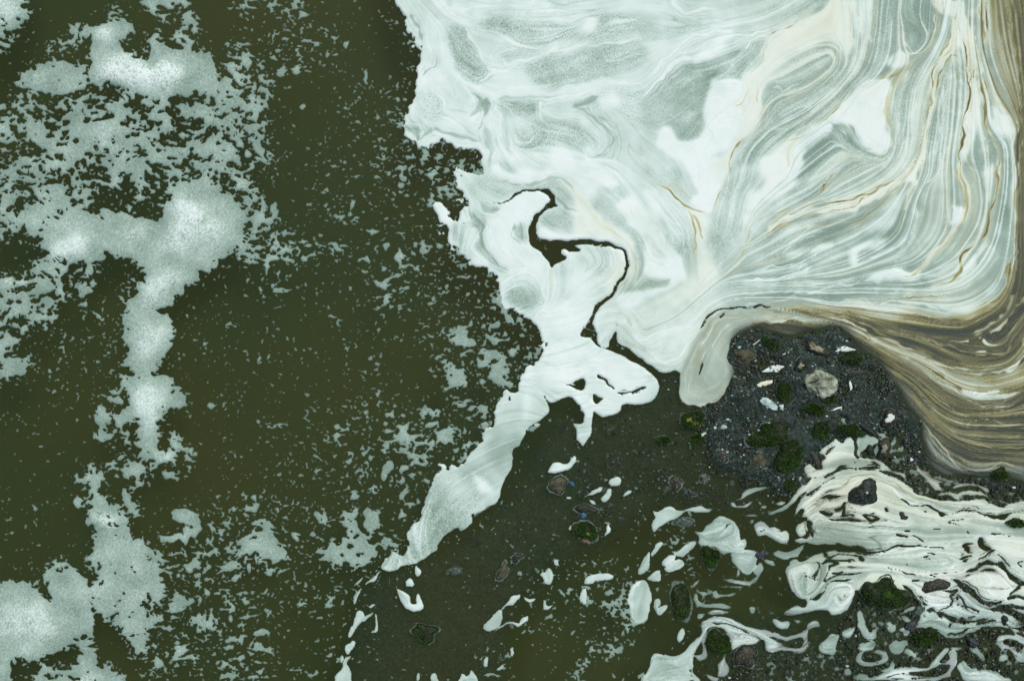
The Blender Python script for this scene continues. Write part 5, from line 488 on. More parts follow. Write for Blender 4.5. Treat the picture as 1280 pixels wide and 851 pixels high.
sel = cov > .05
L1, L2, L3 = lic([gnoise(.7, 31), gnoise(1.9, 32), gnoise(4.2, 33)], 48, 1.8, sel)
flowy = np.clip(smooth01((gx-880)/160), 0, 1)*smooth01((560-gy)/40)
W[...] = W*(1-lowright*ISLsoft*0) 
streak = .45*L1+.5*L2+.5*L3
inbrown = np.clip(K*1.4+O*.5, 0, 1)
W += (.022+.028*(1-np.abs(2*W-1)))*streak*(1-.3*inbrown)*(1+1.2*flowy)
W += flowy*(1-inbrown)*(.05*L3+.04*L2)*(1-W)*1.6-.05*flowy*(1-inbrown)*(1-W)
O += inbrown*(.10*L2+.09*L1+.05*L3)
K += inbrown*(.11*L3+.13*L2+.12*L1)*np.clip(K*4, 0, 1); W += inbrown*(.08*L1+.06*L2)
# crisp filaments where neighbouring folds meet
def ridge(a, c, s): return np.exp(-((a-c)/s)**2)
patch = np.clip(.55+.55*gnoise(26, 47), 0, 1)*(1-lowright)
fil = ridge(L3, .9, .13)+.8*ridge(L3, -.2, .11)+.7*ridge(L2, .7, .16)*np.clip(gnoise(18, 48), 0, 1)
W += fil*patch*(1-inbrown)*np.where(W > .5, .16, .26)
drk = ridge(L3, -1.0, .12)+.8*ridge(L2, -.9, .16)*np.clip(gnoise(20, 49), 0, 1)+.6*ridge(L3, .35, .08)
W -= drk*patch*(1-inbrown)*.20
O += flowy*(1-inbrown)*(.05+.10*np.clip(drk, 0, 1)*np.clip(gnoise(40, 50)+.3, 0, 1)+.05*L3)
W = W+.20*(W-.58)*(1-inbrown)*(1-lowright); W = np.where(W < .22, .22+.45*(W-.22), W); W = np.clip(np.where(W > .86, .86+.5*(W-.86), W), 0, 1)                      # deeper contrast between thick and thin foam
K += inbrown*(.25*ridge(L2, .8, .2)+.2*ridge(L3, .5, .14)+.2*ridge(L1, .9, .25))*np.clip(K*4, 0, 1)
W += inbrown*.35*(ridge(L2, -.8, .14)+ridge(L3, -.6, .1))*patch; K -= inbrown*.35*(ridge(L2, -.8, .14)+ridge(L3, -.6, .1))*patch*np.clip(K*4, 0, 1)
# long thin filaments carried by the flow
def streamline(x, y, n):
    out = []
    for sgn in (1, -1):
        px, py = x, y; d0 = None; seg = []
        for k in range(n):
            jx = int((px-GX0)*.5); jy = int((py-GY0)*.5)
            if not (0 <= jx < fcx.shape[1] and 0 <= jy < fcx.shape[0]): break
            dx, dy = fcx[jy, jx], fcy[jy, jx]
            if d0 is None: dx, dy = dx*sgn, dy*sgn
            elif dx*d0[0]+dy*d0[1] < 0: dx, dy = -dx, -dy
            d0 = (dx, dy); px += dx*2.5; py += dy*2.5
            if not (GX0+4 < px < GX0+GW-4 and GY0+4 < py < GY0+GH-4) or SH[int(py-GY0), int(px-GX0)] < .5: break
            if k % 5 == 4: seg.append((px, py))
        out = (seg[::-1]+[(x, y)]) if sgn == 1 else out+seg
    return out
rs = np.random.default_rng(77); nfl = 0
for _ in range(950):
    x = rs.uniform(500, 1330); y = rs.uniform(-60, 600); jx, jy = int(x-GX0), int(y-GY0)
    if SH[jy, jx] < .9 or (W[jy, jx] > .84 and inbrown[jy, jx] < .3): continue
    br = inbrown[jy, jx]; fl = flowy[jy, jx]
    if br < .25 and rs.random() > .25+.75*fl: continue
    q = streamline(x, y, int(rs.integers(30, 110) if fl > .3 or br > .3 else rs.integers(14, 40)))
    if len(q) < 5: continue
    m_, sl_ = strokemask(q, float(rs.choice([1.15, 1.3, 1.6, 2.2, 3.2], p=[.25, .3, .23, .14, .08])), None, 1.0, .25, warp=False, modlo=.85)
    if m_ is None: continue
    a_ = rs.uniform(.25, .8)*(1 if fl > .3 else .55); r_ = rs.random()
    if br > .35:
        if r_ < .14: put(m_, sl_, w=.7, o=.28, k=.06, a=a_)
        elif r_ < .42: put(m_, sl_, w=.35, o=.66, k=.38, a=a_)
        else: put(m_, sl_, w=.15, o=.6, k=.82, a=a_)
    elif r_ < .36: put(m_, sl_, w=.93, o=.02, a=a_)
    elif r_ < .56: put(m_, sl_, w=.85, o=.2, a=a_*fl)
    elif r_ < .66: put(m_, sl_, o=.5, k=.05, a=a_*fl*.8)
    else: put(m_, sl_, w=.12, a=a_*.65)
    nfl += 1
# lower right islands: streaks with dark veins
m = lowright*ISLsoft
W += m*(.04+.15*L3+.10*L2+.05*L1)
vn = .5*L2+.75*L3+.5*gnoise(22, 46); O += m*.05*np.clip(L3, -1, 2)*(O > .02)
K += m*smooth01((vn-1.0)/.7)*.5
cut = smooth01((vn-1.55)/.2)*m*smooth01((blur(ISLsoft, 5)-.8)/.1)          # seams that open to the water
pat2 = np.clip(.3+.8*gnoise(20, 64), 0, 1)
K += m*.55*np.clip(ridge(L3, .55, .09)+ridge(L2, 1.0, .16)+ridge(L3, -.9, .09), 0, 1)*pat2
W += m*.22*(ridge(L3, -.35, .12)+ridge(L2, -.3, .12))
F_CUT = np.maximum(cut, smooth01((ridge(L3+.25*gnoise(7, 65), .75, .13)*np.clip(.15+.75*gnoise(16, 66), 0, 1)-.35)/.2)*m*smooth01((blur(ISLsoft, 4)-.6)/.2))
# fine veining of the bright sheet
vein = np.exp(-(gnoise(12, 41)+.35*gnoise(4, 42)+.5*L3)**2/.012)*np.clip(gnoise(30, 43)*.6+.4, 0, 1)
W += vein*.12*(1-inbrown)*(1-lowright)
W += .06*gnoise(14, 44)+.03*gnoise(4, 45)
W[...] = np.clip(W, 0, 1); O[...] = np.clip(O, 0, 1); K[...] = np.clip(K, 0, 1)
# ---- lather & flakes
def norminv(p):   # rough inverse normal
    p = np.clip(p, 1e-5, 1-1e-5); t = np.sqrt(-2*np.log(np.minimum(p, 1-p)))
    z = t-(2.30753+.27061*t)/(1+.99229*t+.04481*t*t)
    return np.where(p < .5, -z, z)
def bend(a, s1, s2, amp):
    ix = np.clip(np.round(gx-GX0+amp*gnoise(14, s1)), 0, GW-1).astype(int); iy = np.clip(np.round(gy-GY0+amp*gnoise(14, s2)), 0, GH-1).astype(int); return a[iy, ix]
nA = bend(.9*gnoise(2.1, 51, 1.5)+.6*gnoise(3.6, 52, 2.4), 67, 68, 4)+.45*gnoise(9, 53)+.30*gnoise(1.1, 54, .9); nA /= nA.std()
nB = .9*gnoise(1.1, 55, .95)+.38*gnoise(2.2, 56, 1.6); nB /= nB.std()
D = blur(DN, 1.2)
inshallow = smooth01((gx-430-.65*np.maximum(850-gy, 0))/40)*smooth01((gy-470)/40)
rimout = .13*np.clip(blur(rimz, 7), 0, 1)
big = nA+norminv(D)
Fl = np.maximum(big, (nB+norminv(np.clip(D*1.5+.015*np.clip(1+gnoise(25, 69), .1, 3)*(1-.7*lowright)*(1-.7*inshallow)+rimout, 0, .16)))*1.0)
ragn = .8*gnoise(1.05, 57)+.45*gnoise(2.2, 58); ragn /= ragn.std()
Fr = ragn+norminv(np.clip(RAG, 1e-5, .9))
# keep flakes off the dark shallow channel unless traced
SHsolid = smooth01((cov-.2)/.3)
lat = np.clip(.5+.35*np.maximum(Fl, Fr), 0, 1)
# lather tone
edge = blur((lat > .5).astype(np.float32), 3)
core = blur(CORE, 2)
latW = .06+.13*np.clip((edge-.5)*2, 0, 1)+.06*gnoise(7, 61)*edge+.05*gnoise(.6, 62)*edge+.07*smooth01((blur((lat > .5).astype(np.float32), 9)-.72)/.28)*edge+core*(.58+.06*gnoise(3.0, 63)+.20*gnoise(.55, 72))
latW = np.clip(latW, 0, 1)
F = np.maximum(cov*(1-F_CUT), lat*(1-SHsolid)).astype(np.float32)
ls = SHsolid
Wf = W*ls+latW*(1-ls); Of = O*ls; Kf = K*ls+(1-ls)*.42*lowright; Bf = Bb*ls+np.clip(.55+.45*core, 0, 1)*(1-ls)*edge
# thinner cool foam for small loose islands
near = blur((F > .5).astype(np.float32), 5)
small = np.clip((.9-near)*1.6, 0, 1)*ls*lowright
Wf = Wf*(1-.45*small); Kf = Kf+.30*small*(1-Kf)
# the brown film thins to nothing at its outer rim
rim = np.clip((blur((F > .5).astype(np.float32), 9)-.5)*2.4, 0, 1)
bz = smooth01((gx-905)/20)*smooth01((gy-392)/14)*smooth01((640-gy)/10)*ls*smooth01((gx-(gy*0+900))/10)*(1-_lr*0)
bz = bz*(1-smooth01((ISL-.3)/.3))
Kf = Kf+bz*(1-rim)*(1-Kf)*.95; Of = Of*(1-.4*bz*(1-rim))
THIN = np.clip(1-(blur((F > .5).astype(np.float32), 1.9)-.42)/.34, 0, 1)*(.28+.05*(1-ls)+.45*lowright*ls+.3*lowright*(1-ls))
THIN = np.maximum(THIN, .9*bz*(1-rim))
THIN = np.clip(THIN+(1-ls)*.07*np.clip(1-2*latW, 0, 1), 0, .85)
# loose ends: foam thins out raggedly toward the limits of the modelled reach
bd = np.minimum(np.minimum(gx-GX0, GX0+GW-1-gx), np.minimum(gy-GY0, GY0+GH-1-gy))
F = F-np.clip(1-(bd-4-8*gnoise(6, 71))/22, 0, 1)
# the film is only there where it floats: stones keep their own place
# === FIELDS END ===
print('fields', round(time.time()-T0, 1))
# ------------------------------------------------------------------ materials
def s2l(c):
    c = np.array(c, float)/255; return tuple(np.where(c <= .04045, c/12.92, ((c+.055)/1.055)**2.4))+(1.0,)
def newmat(name, rough=.8):
    m = bpy.data.materials.new(name); m.use_nodes = True
    nt = m.node_tree; b = nt.nodes['Principled BSDF']; b.inputs['Roughness'].default_value = rough
    return m, nt.nodes, nt.links, b
def ramp(nodes, stops):
    r = nodes.new('ShaderNodeValToRGB'); el = r.color_ramp.elements
    while len(el) < len(stops): el.new(.5)
    for e, (p, c) in zip(el, stops): e.position = p; e.color = c
    return r
def mixn(nodes, links, fac, a, b, blend='MIX'):
    n = nodes.new('ShaderNodeMix'); n.data_type = 'RGBA'; n.blend_type = blend
    for s, v in ((0, fac), (6, a), (7, b)):
        if hasattr(v, 'links'): links.new(v, n.inputs[s])
        else: n.inputs[s].default_value = v
    return n.outputs[2]
def mathn(nodes, links, op, a, b=None, clamp=False):
    n = nodes.new('ShaderNodeMath'); n.operation = op; n.use_clamp = clamp
    for i, v in enumerate((a, b)):
        if v is None: continue
        if hasattr(v, 'links'): links.new(v, n.inputs[i])
        else: n.inputs[i].default_value = v
    return n.outputs[0]
def noisen(nodes, links, scale, detail=2, rough=.5, vec=None):
    n = nodes.new('ShaderNodeTexNoise'); n.inputs['Scale'].default_value = scale; n.inputs['Detail'].default_value = detail; n.inputs['Roughness'].default_value = rough
    if vec is not None: links.new(vec, n.inputs['Vector'])
    return n.outputs[0]
def foam_material():
    m, N, L, b = newmat('foam', .75)
    at = N.new('ShaderNodeAttribute'); at.attribute_name = 'marbling'
    sep = N.new('ShaderNodeSeparateColor'); L.new(at.outputs['Color'], sep.inputs[0])
    w, o, k = sep.outputs[0], sep.outputs[1], sep.outputs[2]; bub = at.outputs['Alpha']
    geo = N.new('ShaderNodeNewGeometry'); pos = geo.outputs['Position']
    n1 = noisen(N, L, 95, 2, .6, pos); n2 = noisen(N, L, 38, 3, .6, pos)
    # bubbles: dark pin-holes in the froth
    vo = N.new('ShaderNodeTexVoronoi'); vo.inputs['Scale'].default_value = 120; L.new(pos, vo.inputs['Vector'])
    pin = mathn(N, L, 'MULTIPLY', mathn(N, L, 'ADD', mathn(N, L, 'SUBTRACT', n1, .5), mathn(N, L, 'MULTIPLY', mathn(N, L, 'SUBTRACT', .42, vo.outputs['Distance']), .55)), bub)
    w2 = mathn(N, L, 'ADD', w, mathn(N, L, 'MULTIPLY', pin, FOAM_PIN), True)
    w3 = mathn(N, L, 'ADD', w2, mathn(N, L, 'MULTIPLY', mathn(N, L, 'SUBTRACT', n2, .5), .07), True)
    rw = ramp(N, [(0, FOAM[0]), (.25, FOAM[1]), (.5, FOAM[2]), (.75, FOAM[3]), (1, FOAM[4])]); L.new(w3, rw.inputs[0])
    ro = ramp(N, [(0, OCH[0]), (.2, OCH[0]), (.45, OCH[1]), (.7, OCH[2]), (1, OCH[3])]); L.new(o, ro.inputs[0])
    oc = mixn(N, L, mathn(N, L, 'MULTIPLY', mathn(N, L, 'SUBTRACT', .6, w3), .5, True), ro.outputs[0], OCH[4])
    c = mixn(N, L, mathn(N, L, 'MULTIPLY', o, 1.9, True), rw.outputs[0], oc)
    c = mixn(N, L, k, c, DARKFILM)
    L.new(c, b.inputs['Base Color'])
    rr = mathn(N, L, 'SUBTRACT', .8, mathn(N, L, 'MULTIPLY', k, .35)); L.new(rr, b.inputs['Roughness'])
    b.inputs['Specular IOR Level'].default_value = .25
    th = N.new('ShaderNodeAttribute'); th.attribute_name = 'thinness'
    tr = N.new('ShaderNodeBsdfTransparent'); mx = N.new('ShaderNodeMixShader')
    L.new(mathn(N, L, 'MULTIPLY', th.outputs['Fac'], mathn(N, L, 'ADD', mathn(N, L, 'MULTIPLY', n1, 1.2), .4), True), mx.inputs[0]); L.new(b.outputs[0], mx.inputs[1]); L.new(tr.outputs[0], mx.inputs[2]); L.new(mx.outputs[0], N['Material Output'].inputs[0])
    bp = N.new('ShaderNodeBump'); bp.inputs['Strength'].default_value = .35; bp.inputs['Distance'].default_value = .004
    L.new(mathn(N, L, 'ADD', n1, n2), bp.inputs['Height']); L.new(bp.outputs[0], b.inputs['Normal'])
    return m
def lerpc(a, b, t): return tuple(np.array(a)+(np.array(b)-np.array(a))*t)
FOAM = [s2l(v) for v in ((126, 150, 139), (156, 180, 169), (189, 210, 202), (214, 231, 226), (231, 242, 240))]
OCH = [s2l(v) for v in ((222, 226, 198), (186, 184, 136), (126, 122, 78), (88, 85, 54), (76, 77, 54))]
DARKFILM = s2l((49, 61, 55)); FOAM_PIN = .95
M_FOAM = foam_material()
def water_material():
    m, N, L, b = newmat('water', .06)
    geo = N.new('ShaderNodeNewGeometry'); pos = geo.outputs['Position']
    n = noisen(N, L, .55, 4, .6, pos); n2 = noisen(N, L, 14, 3, .6, pos)
    r = ramp(N, [(.3, s2l((70, 73, 33))), (.7, s2l((50, 67, 38)))]); L.new(n, r.inputs[0])
    c = mixn(N, L, mathn(N, L, 'MULTIPLY', n2, .12), r.outputs[0], s2l((40, 50, 34)))
    L.new(c, b.inputs['Base Color']); b.inputs['IOR'].default_value = 1.33
    bp = N.new('ShaderNodeBump'); bp.inputs['Strength'].default_value = .08; bp.inputs['Distance'].default_value = .02
    L.new(noisen(N, L, 3.0, 2, .5, pos), bp.inputs['Height']); L.new(bp.outputs[0], b.inputs['Normal'])
    tr = N.new('ShaderNodeBsdfTransparent'); mx = N.new('ShaderNodeMixShader'); mx.inputs[0].default_value = .46
    L.new(tr.outputs[0], mx.inputs[1]); L.new(b.outputs[0], mx.inputs[2]); L.new(mx.outputs[0], N['Material Output'].inputs[0])
    return m
M_WATER = water_material()
def bed_material():
    m, N, L, b = newmat('silt', .55)
    geo = N.new('ShaderNodeNewGeometry'); pos = geo.outputs['Position']
    n = noisen(N, L, 5, 5, .65, pos); n2 = noisen(N, L, 34, 4, .7, pos); n3 = noisen(N, L, 105, 2, .6, pos)
    r = ramp(N, [(.3, s2l((30, 43, 38))), (.7, s2l((50, 66, 60)))]); L.new(n, r.inputs[0])
    r2 = ramp(N, [(.40, s2l((10, 22, 18))), (.50, s2l((36, 50, 45))), (.60, s2l((66, 84, 77)))]); L.new(n2, r2.inputs[0])
    c = mixn(N, L, .62, r.outputs[0], r2.outputs[0])
    r3 = ramp(N, [(.63, (0, 0, 0, 1)), (.72, (1, 1, 1, 1))]); L.new(n3, r3.inputs[0])
    c = mixn(N, L, mathn(N, L, 'MULTIPLY', r3.outputs[0], .6), c, s2l((120, 138, 130)))
    c = mixn(N, L, 1.0, c, (.60, .76, .72, 1), 'MULTIPLY')
    # below a hand's depth the gravel gives way to brown mud
    sz = N.new('ShaderNodeSeparateXYZ'); L.new(pos, sz.inputs[0])
    mr = N.new('ShaderNodeMapRange'); mr.inputs[1].default_value = -.28; mr.inputs[2].default_value = -.10; L.new(sz.outputs[2], mr.inputs[0])
    c = mixn(N, L, mr.outputs[0], (.040, .062, .017, 1), c)
    L.new(c, b.inputs['Base Color']); b.inputs['Specular IOR Level'].default_value = .2
    bp = N.new('ShaderNodeBump'); bp.inputs['Strength'].default_value = .5; bp.inputs['Distance'].default_value = .01
    L.new(n2, bp.inputs['Height']); L.new(bp.outputs[0], b.inputs['Normal'])
    return m
M_BED = bed_material()
def stone_material(name, c1, c2, scale=22, rough=.55, spots=None):
    m, N, L, b = newmat(name, rough)
    tc = N.new('ShaderNodeTexCoord'); pos = tc.outputs['Object']
    n = noisen(N, L, scale, 5, .65, pos); r = ramp(N, [(.36, s2l(c1)), (.62, s2l(c2))]); L.new(n, r.inputs[0]); c = r.outputs[0]
    if spots:
        n2 = noisen(N, L, scale*4, 2, .5, pos); rr = ramp(N, [(.60, (0, 0, 0, 1)), (.68, (1, 1, 1, 1))]); L.new(n2, rr.inputs[0])
        c = mixn(N, L, rr.outputs[0], c, s2l(spots))
    L.new(c, b.inputs['Base Color']); b.inputs['Specular IOR Level'].default_value = .3
    bp = N.new('ShaderNodeBump'); bp.inputs['Strength'].default_value = .6; bp.inputs['Distance'].default_value = .01
    L.new(noisen(N, L, scale*3, 4, .6, pos), bp.inputs['Height']); L.new(bp.outputs[0], b.inputs['Normal'])
    return m
MS = {'dark': stone_material('wet_dark_stone', (13, 21, 17), (34, 45, 39), 22, .45, spots=(105, 112, 108)), 'brown': stone_material('brown_stone', (26, 30, 22), (54, 58, 44), spots=(120, 116, 100)),
      'tan': stone_material('tan_stone', (104, 104, 82), (160, 158, 132)), 'pale': stone_material('pale_rock', (104, 110, 88), (170, 180, 164), 16, .8, (88, 84, 60)),
      'grey': stone_material('grey_stone', (42, 56, 50), (76, 92, 84), spots=(140, 150, 146)), 'ochre': stone_material('ochre_stone', (42, 44, 34), (80, 80, 60), spots=(112, 96, 72)),
      'moss': stone_material('moss', (22, 46, 9), (50, 86, 18), 40, .85, (100, 128, 44)), 'mossy_base': stone_material('mossy_stone', (18, 26, 14), (42, 50, 32)), 'lightmoss': stone_material('bright_moss', (90, 105, 40), (168, 172, 92), 40, .9),
      'white': stone_material('white_scrap', (196, 214, 206), (238, 246, 242), 30, .6, (140, 156, 148)), 'cream': stone_material('cream_scrap', (214, 216, 190), (240, 240, 220), 14, .6), 'bluewhite': stone_material('bluish_scrap', (120, 150, 150), (206, 226, 222), 30, .5, (90, 110, 108)),
      'blue': stone_material('blue_plastic', (38, 84, 120), (66, 122, 160), 20, .35), 'pink': stone_material('pinkish_scrap', (100, 84, 74), (140, 116, 102), 20, .6), 'scum': stone_material('scum', (66, 80, 74), (108, 124, 116), 45, .8), 'purple': stone_material('slate_stone', (34, 38, 42), (62, 66, 70), spots=(110, 112, 116))}
# ------------------------------------------------------------------ object helpers
def tag(o, label=None, cat=None, group=None, kind=None):
    for k, v in (('label', label), ('category', cat), ('group', group), ('kind', kind)):
        if v: o[k] = v
    return o
def mesh_obj(name, verts, faces, mat, parent=None, smooth=True):
    me = bpy.data.meshes.new(name); me.from_pydata([tuple(v) for v in verts], [], faces); me.materials.append(mat)
    if smooth: me.polygons.foreach_set('use_smooth', [True]*len(me.polygons))
    o = bpy.data.objects.new(name, me); COL.objects.link(o)
    if parent: o.parent = parent
    return o
def np_mesh(name, co, polys, mat, attr=None, thin=None):
    """polys: list of int arrays (n, k), one array per polygon size"""
    me = bpy.data.meshes.new(name); me.vertices.add(len(co)); me.vertices.foreach_set('co', co.astype(np.float32).ravel())
    nl = sum(p.size for p in polys); nf = sum(len(p) for p in polys)
    me.loops.add(nl); me.polygons.add(nf)
    me.loops.foreach_set('vertex_index', np.concatenate([p.ravel() for p in polys]).astype(np.int32))
    sz = np.concatenate([np.full(len(p), p.shape[1]) for p in polys]); st = np.concatenate([[0], np.cumsum(sz)[:-1]])
    me.polygons.foreach_set('loop_start', st.astype(np.int32)); me.polygons.foreach_set('use_smooth', np.ones(nf, bool))
    if attr is not None:
        a = me.attributes.new('marbling', 'FLOAT_COLOR', 'POINT'); a.data.foreach_set('color', attr.astype(np.float32).ravel())
        a = me.attributes.new('thinness', 'FLOAT', 'POINT'); a.data.foreach_set('value', thin.astype(np.float32).ravel())
    me.update(calc_edges=True); me.validate(); me.materials.append(mat)
    o = bpy.data.objects.new(name, me); COL.objects.link(o)
    return o
# ------------------------------------------------------------------ water and bed
R = 400
water = mesh_obj('water', [(-R, -R, 0), (R, -R, 0), (R, R, 0), (-R, R, 0)], [(0, 1, 2, 3)], M_WATER, smooth=False); tag(water, kind='structure')
# silt bar: the bed rises under the stony corner
bar = np.zeros((GH, GW), np.float32)
for p, v, s in (([(1200, 560), (1290, 590), (1420, 600), (1420, 660), (1180, 640), (1060, 600), (1000, 640), (930, 620), (880, 590), (860, 520), (870, 460), (880, 410), (960, 380), (1080, 380), (1150, 440), (1200, 560)], 1.0, 10), ([(760, 520), (830, 440), (1000, 420), (1000, 640), (860, 660), (740, 640)], .80, 30), ([(1040, 720), (1200, 700), (1420, 740), (1420, 980), (1060, 980), (1020, 820)], .93, 22),
    ([(425, 960), (432, 800), (448, 735), (520, 695), (560, 680), (640, 600), (690, 520), (740, 520), (840, 470), (900, 500), (860, 600), (800, 660), (700, 720), (640, 800), (600, 960)], .74, 12), ([(470, 720), (600, 660), (700, 560), (800, 480), (860, 560), (780, 640), (640, 720), (560, 800), (500, 851), (440, 851)], .62, 34), ([(900, 790), (1040, 800), (1060, 980), (860, 980)], .85, 16)):
    mm, s2 = polymask(p, s); bar[s2] = np.maximum(bar[s2], mm*v)
st = 4
by, bx = np.meshgrid(np.arange(0, GH, st), np.arange(0, GW, st), indexing='ij')
bh = -.60+.597*bar[by, bx]**.5+(.005*gnoise(14, 81)+.004*gnoise(4.5, 82))[by, bx]*bar[by, bx]+.012*smooth01((bar[by, bx]-.8)/.2)
bh = np.where(blur(np.clip(F, 0, 1), 3)[by, bx] > .22, np.minimum(bh, -.012), bh)      # the bar stays below whatever floats
co = np.stack([(bx+GX0-640)*PX, (425.5-by-GY0)*PX, bh], -1).reshape(-1, 3); nx = bx.shape[1]; ny = bx.shape[0]
i = (np.arange(ny-1)[:, None]*nx+np.arange(nx-1)[None, :]).ravel()
bed = np_mesh('riverbed', co, [np.stack([i, i+nx, i+nx+1, i+1], 1)], M_BED); tag(bed, kind='structure')
far = mesh_obj('deep_bed', [(-R, -R, -.9), (R, -R, -.9), (R, R, -.9), (-R, R, -.9)], [(0, 1, 2, 3)], M_BED, smooth=False); tag(far, kind='structure')
# ------------------------------------------------------------------ foam: contour the coverage field into real floes
inside = F > .5
H_, W_ = F.shape
lab = np.zeros((H_, W_), np.int32)
def label_nodes(ins):
    parent = [0]
    def find(a):
        while parent[a] != a: parent[a] = parent[parent[a]]; a = parent[a]
        return a
    lb = np.zeros(ins.shape, np.int32); prev = []
    for y in range(ins.shape[0]):
        r = np.diff(np.concatenate([[0], ins[y].astype(np.int8), [0]])); s = np.nonzero(r == 1)[0]; e = np.nonzero(r == -1)[0]
        cur = []; j = 0
        for a, b_ in zip(s, e):
            l = 0
            while j < len(prev) and prev[j][1] <= a: j += 1
            q = j
            while q < len(prev) and prev[q][0] < b_:
                pl = find(prev[q][2])
                if l == 0: l = pl
                elif pl != l: parent[max(l, pl)] = min(l, pl); l = min(l, pl)
                q += 1
            if l == 0: parent.append(len(parent)); l = len(parent)-1
            lb[y, a:b_] = l; cur.append((a, b_, l))
        prev = cur
    lut = np.array([find(k) for k in range(len(parent))], np.int32)
    return lut[lb]
lab = label_nodes(inside)
c00, c10, c11, c01 = F[:-1, :-1], F[:-1, 1:], F[1:, 1:], F[1:, :-1]
code = (inside[:-1, :-1]*1+inside[:-1, 1:]*2+inside[1:, 1:]*4+inside[1:, :-1]*8).astype(np.int8)
# vertex numbering: node -> id ; horizontal edge -> NB + id ; vertical edge -> 2 NB + id
NB = H_*W_
cy, cx = np.nonzero(code > 0); cc = code[cy, cx]; base = cy*W_+cx
corner = [base, base+1, base+W_+1, base+W_]
edge_id = [NB+base, 2*NB+base+1, NB+base+W_, 2*NB+base]      # top, right, bottom, left
def E(k): return ('e', k)
CASES = {1: [[0, E(0), E(3)]], 2: [[1, E(1), E(0)]], 4: [[2, E(2), E(1)]], 8: [[3, E(3), E(2)]], 3: [[0, 1, E(1), E(3)]], 6: [[1, 2, E(2), E(0)]], 12: [[2, 3, E(3), E(1)]], 9: [[3, 0, E(0), E(2)]],
         7: [[0, 1, 2, E(2), E(3)]], 14: [[1, 2, 3, E(3), E(0)]], 13: [[2, 3, 0, E(0), E(1)]], 11: [[3, 0, 1, E(1), E(2)]], 15: [[0, 1, 2, 3]], 5: [[0, E(0), E(3)], [2, E(2), E(1)]], 10: [[1, E(1), E(0)], [3, E(3), E(2)]]}
bysize = {3: [], 4: [], 5: []}
for cs, pl in CASES.items():
    s = cc == cs
    if not s.any(): continue
    for poly in pl:
        cols = [(edge_id[q[1]] if isinstance(q, tuple) else corner[q])[s] for q in poly]
        first = corner[[q for q in poly if not isinstance(q, tuple)][0]][s]
        arr = np.stack(cols, 1)[:, ::-1]                      # plan y runs down: flip so that faces look up
        bysize[len(poly)].append((arr, lab.ravel()[first]))
polys = {k: np.concatenate([a for a, _ in v]) for k, v in bysize.items()}; plab = {k: np.concatenate([l for _, l in v]) for k, v in bysize.items()}
ids = np.unique(np.concatenate([p.ravel() for p in polys.values()]))
kind = ids//NB; loc = ids % NB; vy, vx = loc//W_, loc % W_
f0 = F[vy, vx]
y1 = np.minimum(vy+(kind == 2), H_-1); x1 = np.minimum(vx+(kind == 1), W_-1)
f1 = F[y1, x1]
t = np.where(kind == 0, 0, np.clip((.5-f0)/np.where(np.abs(f1-f0) < 1e-6, 1, f1-f0), .02, .98))
fx_ = vx+(kind == 1)*t; fy_ = vy+(kind == 2)*t
def samp(a): return a[vy, vx]*(1-t)+a[y1, x1]*t
cover = blur((F > .5).astype(np.float32), 2.2); thick = blur(Wf*(1-Kf), 1.6)
hz = .004+.010*thick+.030*blur(core*(1-ls), 4)
z = samp(hz)*np.clip((samp(cover)-.42)*2.2, .10, 1); z = np.where(kind == 0, z, -.002)
co_all = np.stack([(fx_+GX0-640)*PX, (425.5-fy_-GY0)*PX, z], 1)
at_all = np.stack([samp(Wf), samp(Of), samp(Kf), samp(Bf)], 1)
th_all = samp(THIN)
polys = {k: np.searchsorted(ids, v) for k, v in polys.items()}
# the great raft is two bodies: the marbled white sheet and the brown film that wraps it
big_lab = lab[int(100-GY0), int(700-GX0)]
bm_, bs_ = polymask(T('A7', [(-160, 200), (-80, 60), (0, 22), (120, 12), (350, 28), (560, 46), (760, 46), (960, 58), (1060, 38), (1150, 0), (1200, -80), (1240, -240), (1238, -500), (1262, -700), (1230, -900), (1200, -1400), (1240, -2200), (1900, -2200), (1900, 1000), (700, 1000), (560, 500), (300, 200), (0, 180)]), .6, warp=True)
brownmask = np.zeros((GH, GW), bool); brownmask[bs_] = bm_ > .5
NEWL = lab.max()+1
for k in polys:
    cvx = np.clip(np.round(fx_[polys[k][:, 0]]).astype(int), 0, W_-1); cvy = np.clip(np.round(fy_[polys[k][:, 0]]).astype(int), 0, H_-1)
    plab[k] = np.where((plab[k] == big_lab) & brownmask[cvy, cvx], NEWL, plab[k])
NEWL2 = NEWL+1
cornermask = (ISL > SH) & (gx > 960) & (gy > 535)
for k in polys:
    cvx = np.clip(np.round(fx_[polys[k][:, 0]]).astype(int), 0, W_-1); cvy = np.clip(np.round(fy_[polys[k][:, 0]]).astype(int), 0, H_-1)
    plab[k] = np.where(((plab[k] == big_lab) | (plab[k] == NEWL)) & cornermask[cvy, cvx], NEWL2, plab[k])
frame = (gx >= 0) & (gx < 1280) & (gy >= 0) & (gy < 851)
area = np.bincount(lab[inside & frame], minlength=NEWL2+1).astype(float)
area[NEWL] = 1e5; area[NEWL2] = 9e4; area[0] = 0
sx_ = np.bincount(lab[inside], weights=gx[inside], minlength=NEWL2+1); sy_ = np.bincount(lab[inside], weights=gy[inside], minlength=NEWL2+1); sn_ = np.maximum(np.bincount(lab[inside], minlength=NEWL2+1), 1)
cenx, ceny = sx_/sn_, sy_/sn_
order = np.argsort(-area)
N_IND = 300
chosen = [int(l) for l in order[:N_IND] if area[l] > 6]
rank = {l: i for i, l in enumerate(chosen)}
lut = np.full(NEWL2+1, -1, np.int32)
for l, i_ in rank.items(): lut[l] = i_
srt = {}
for k in polys:
    r = lut[plab[k]]; o_ = np.argsort(r, kind='stable'); srt[k] = (polys[k][o_], r[o_])
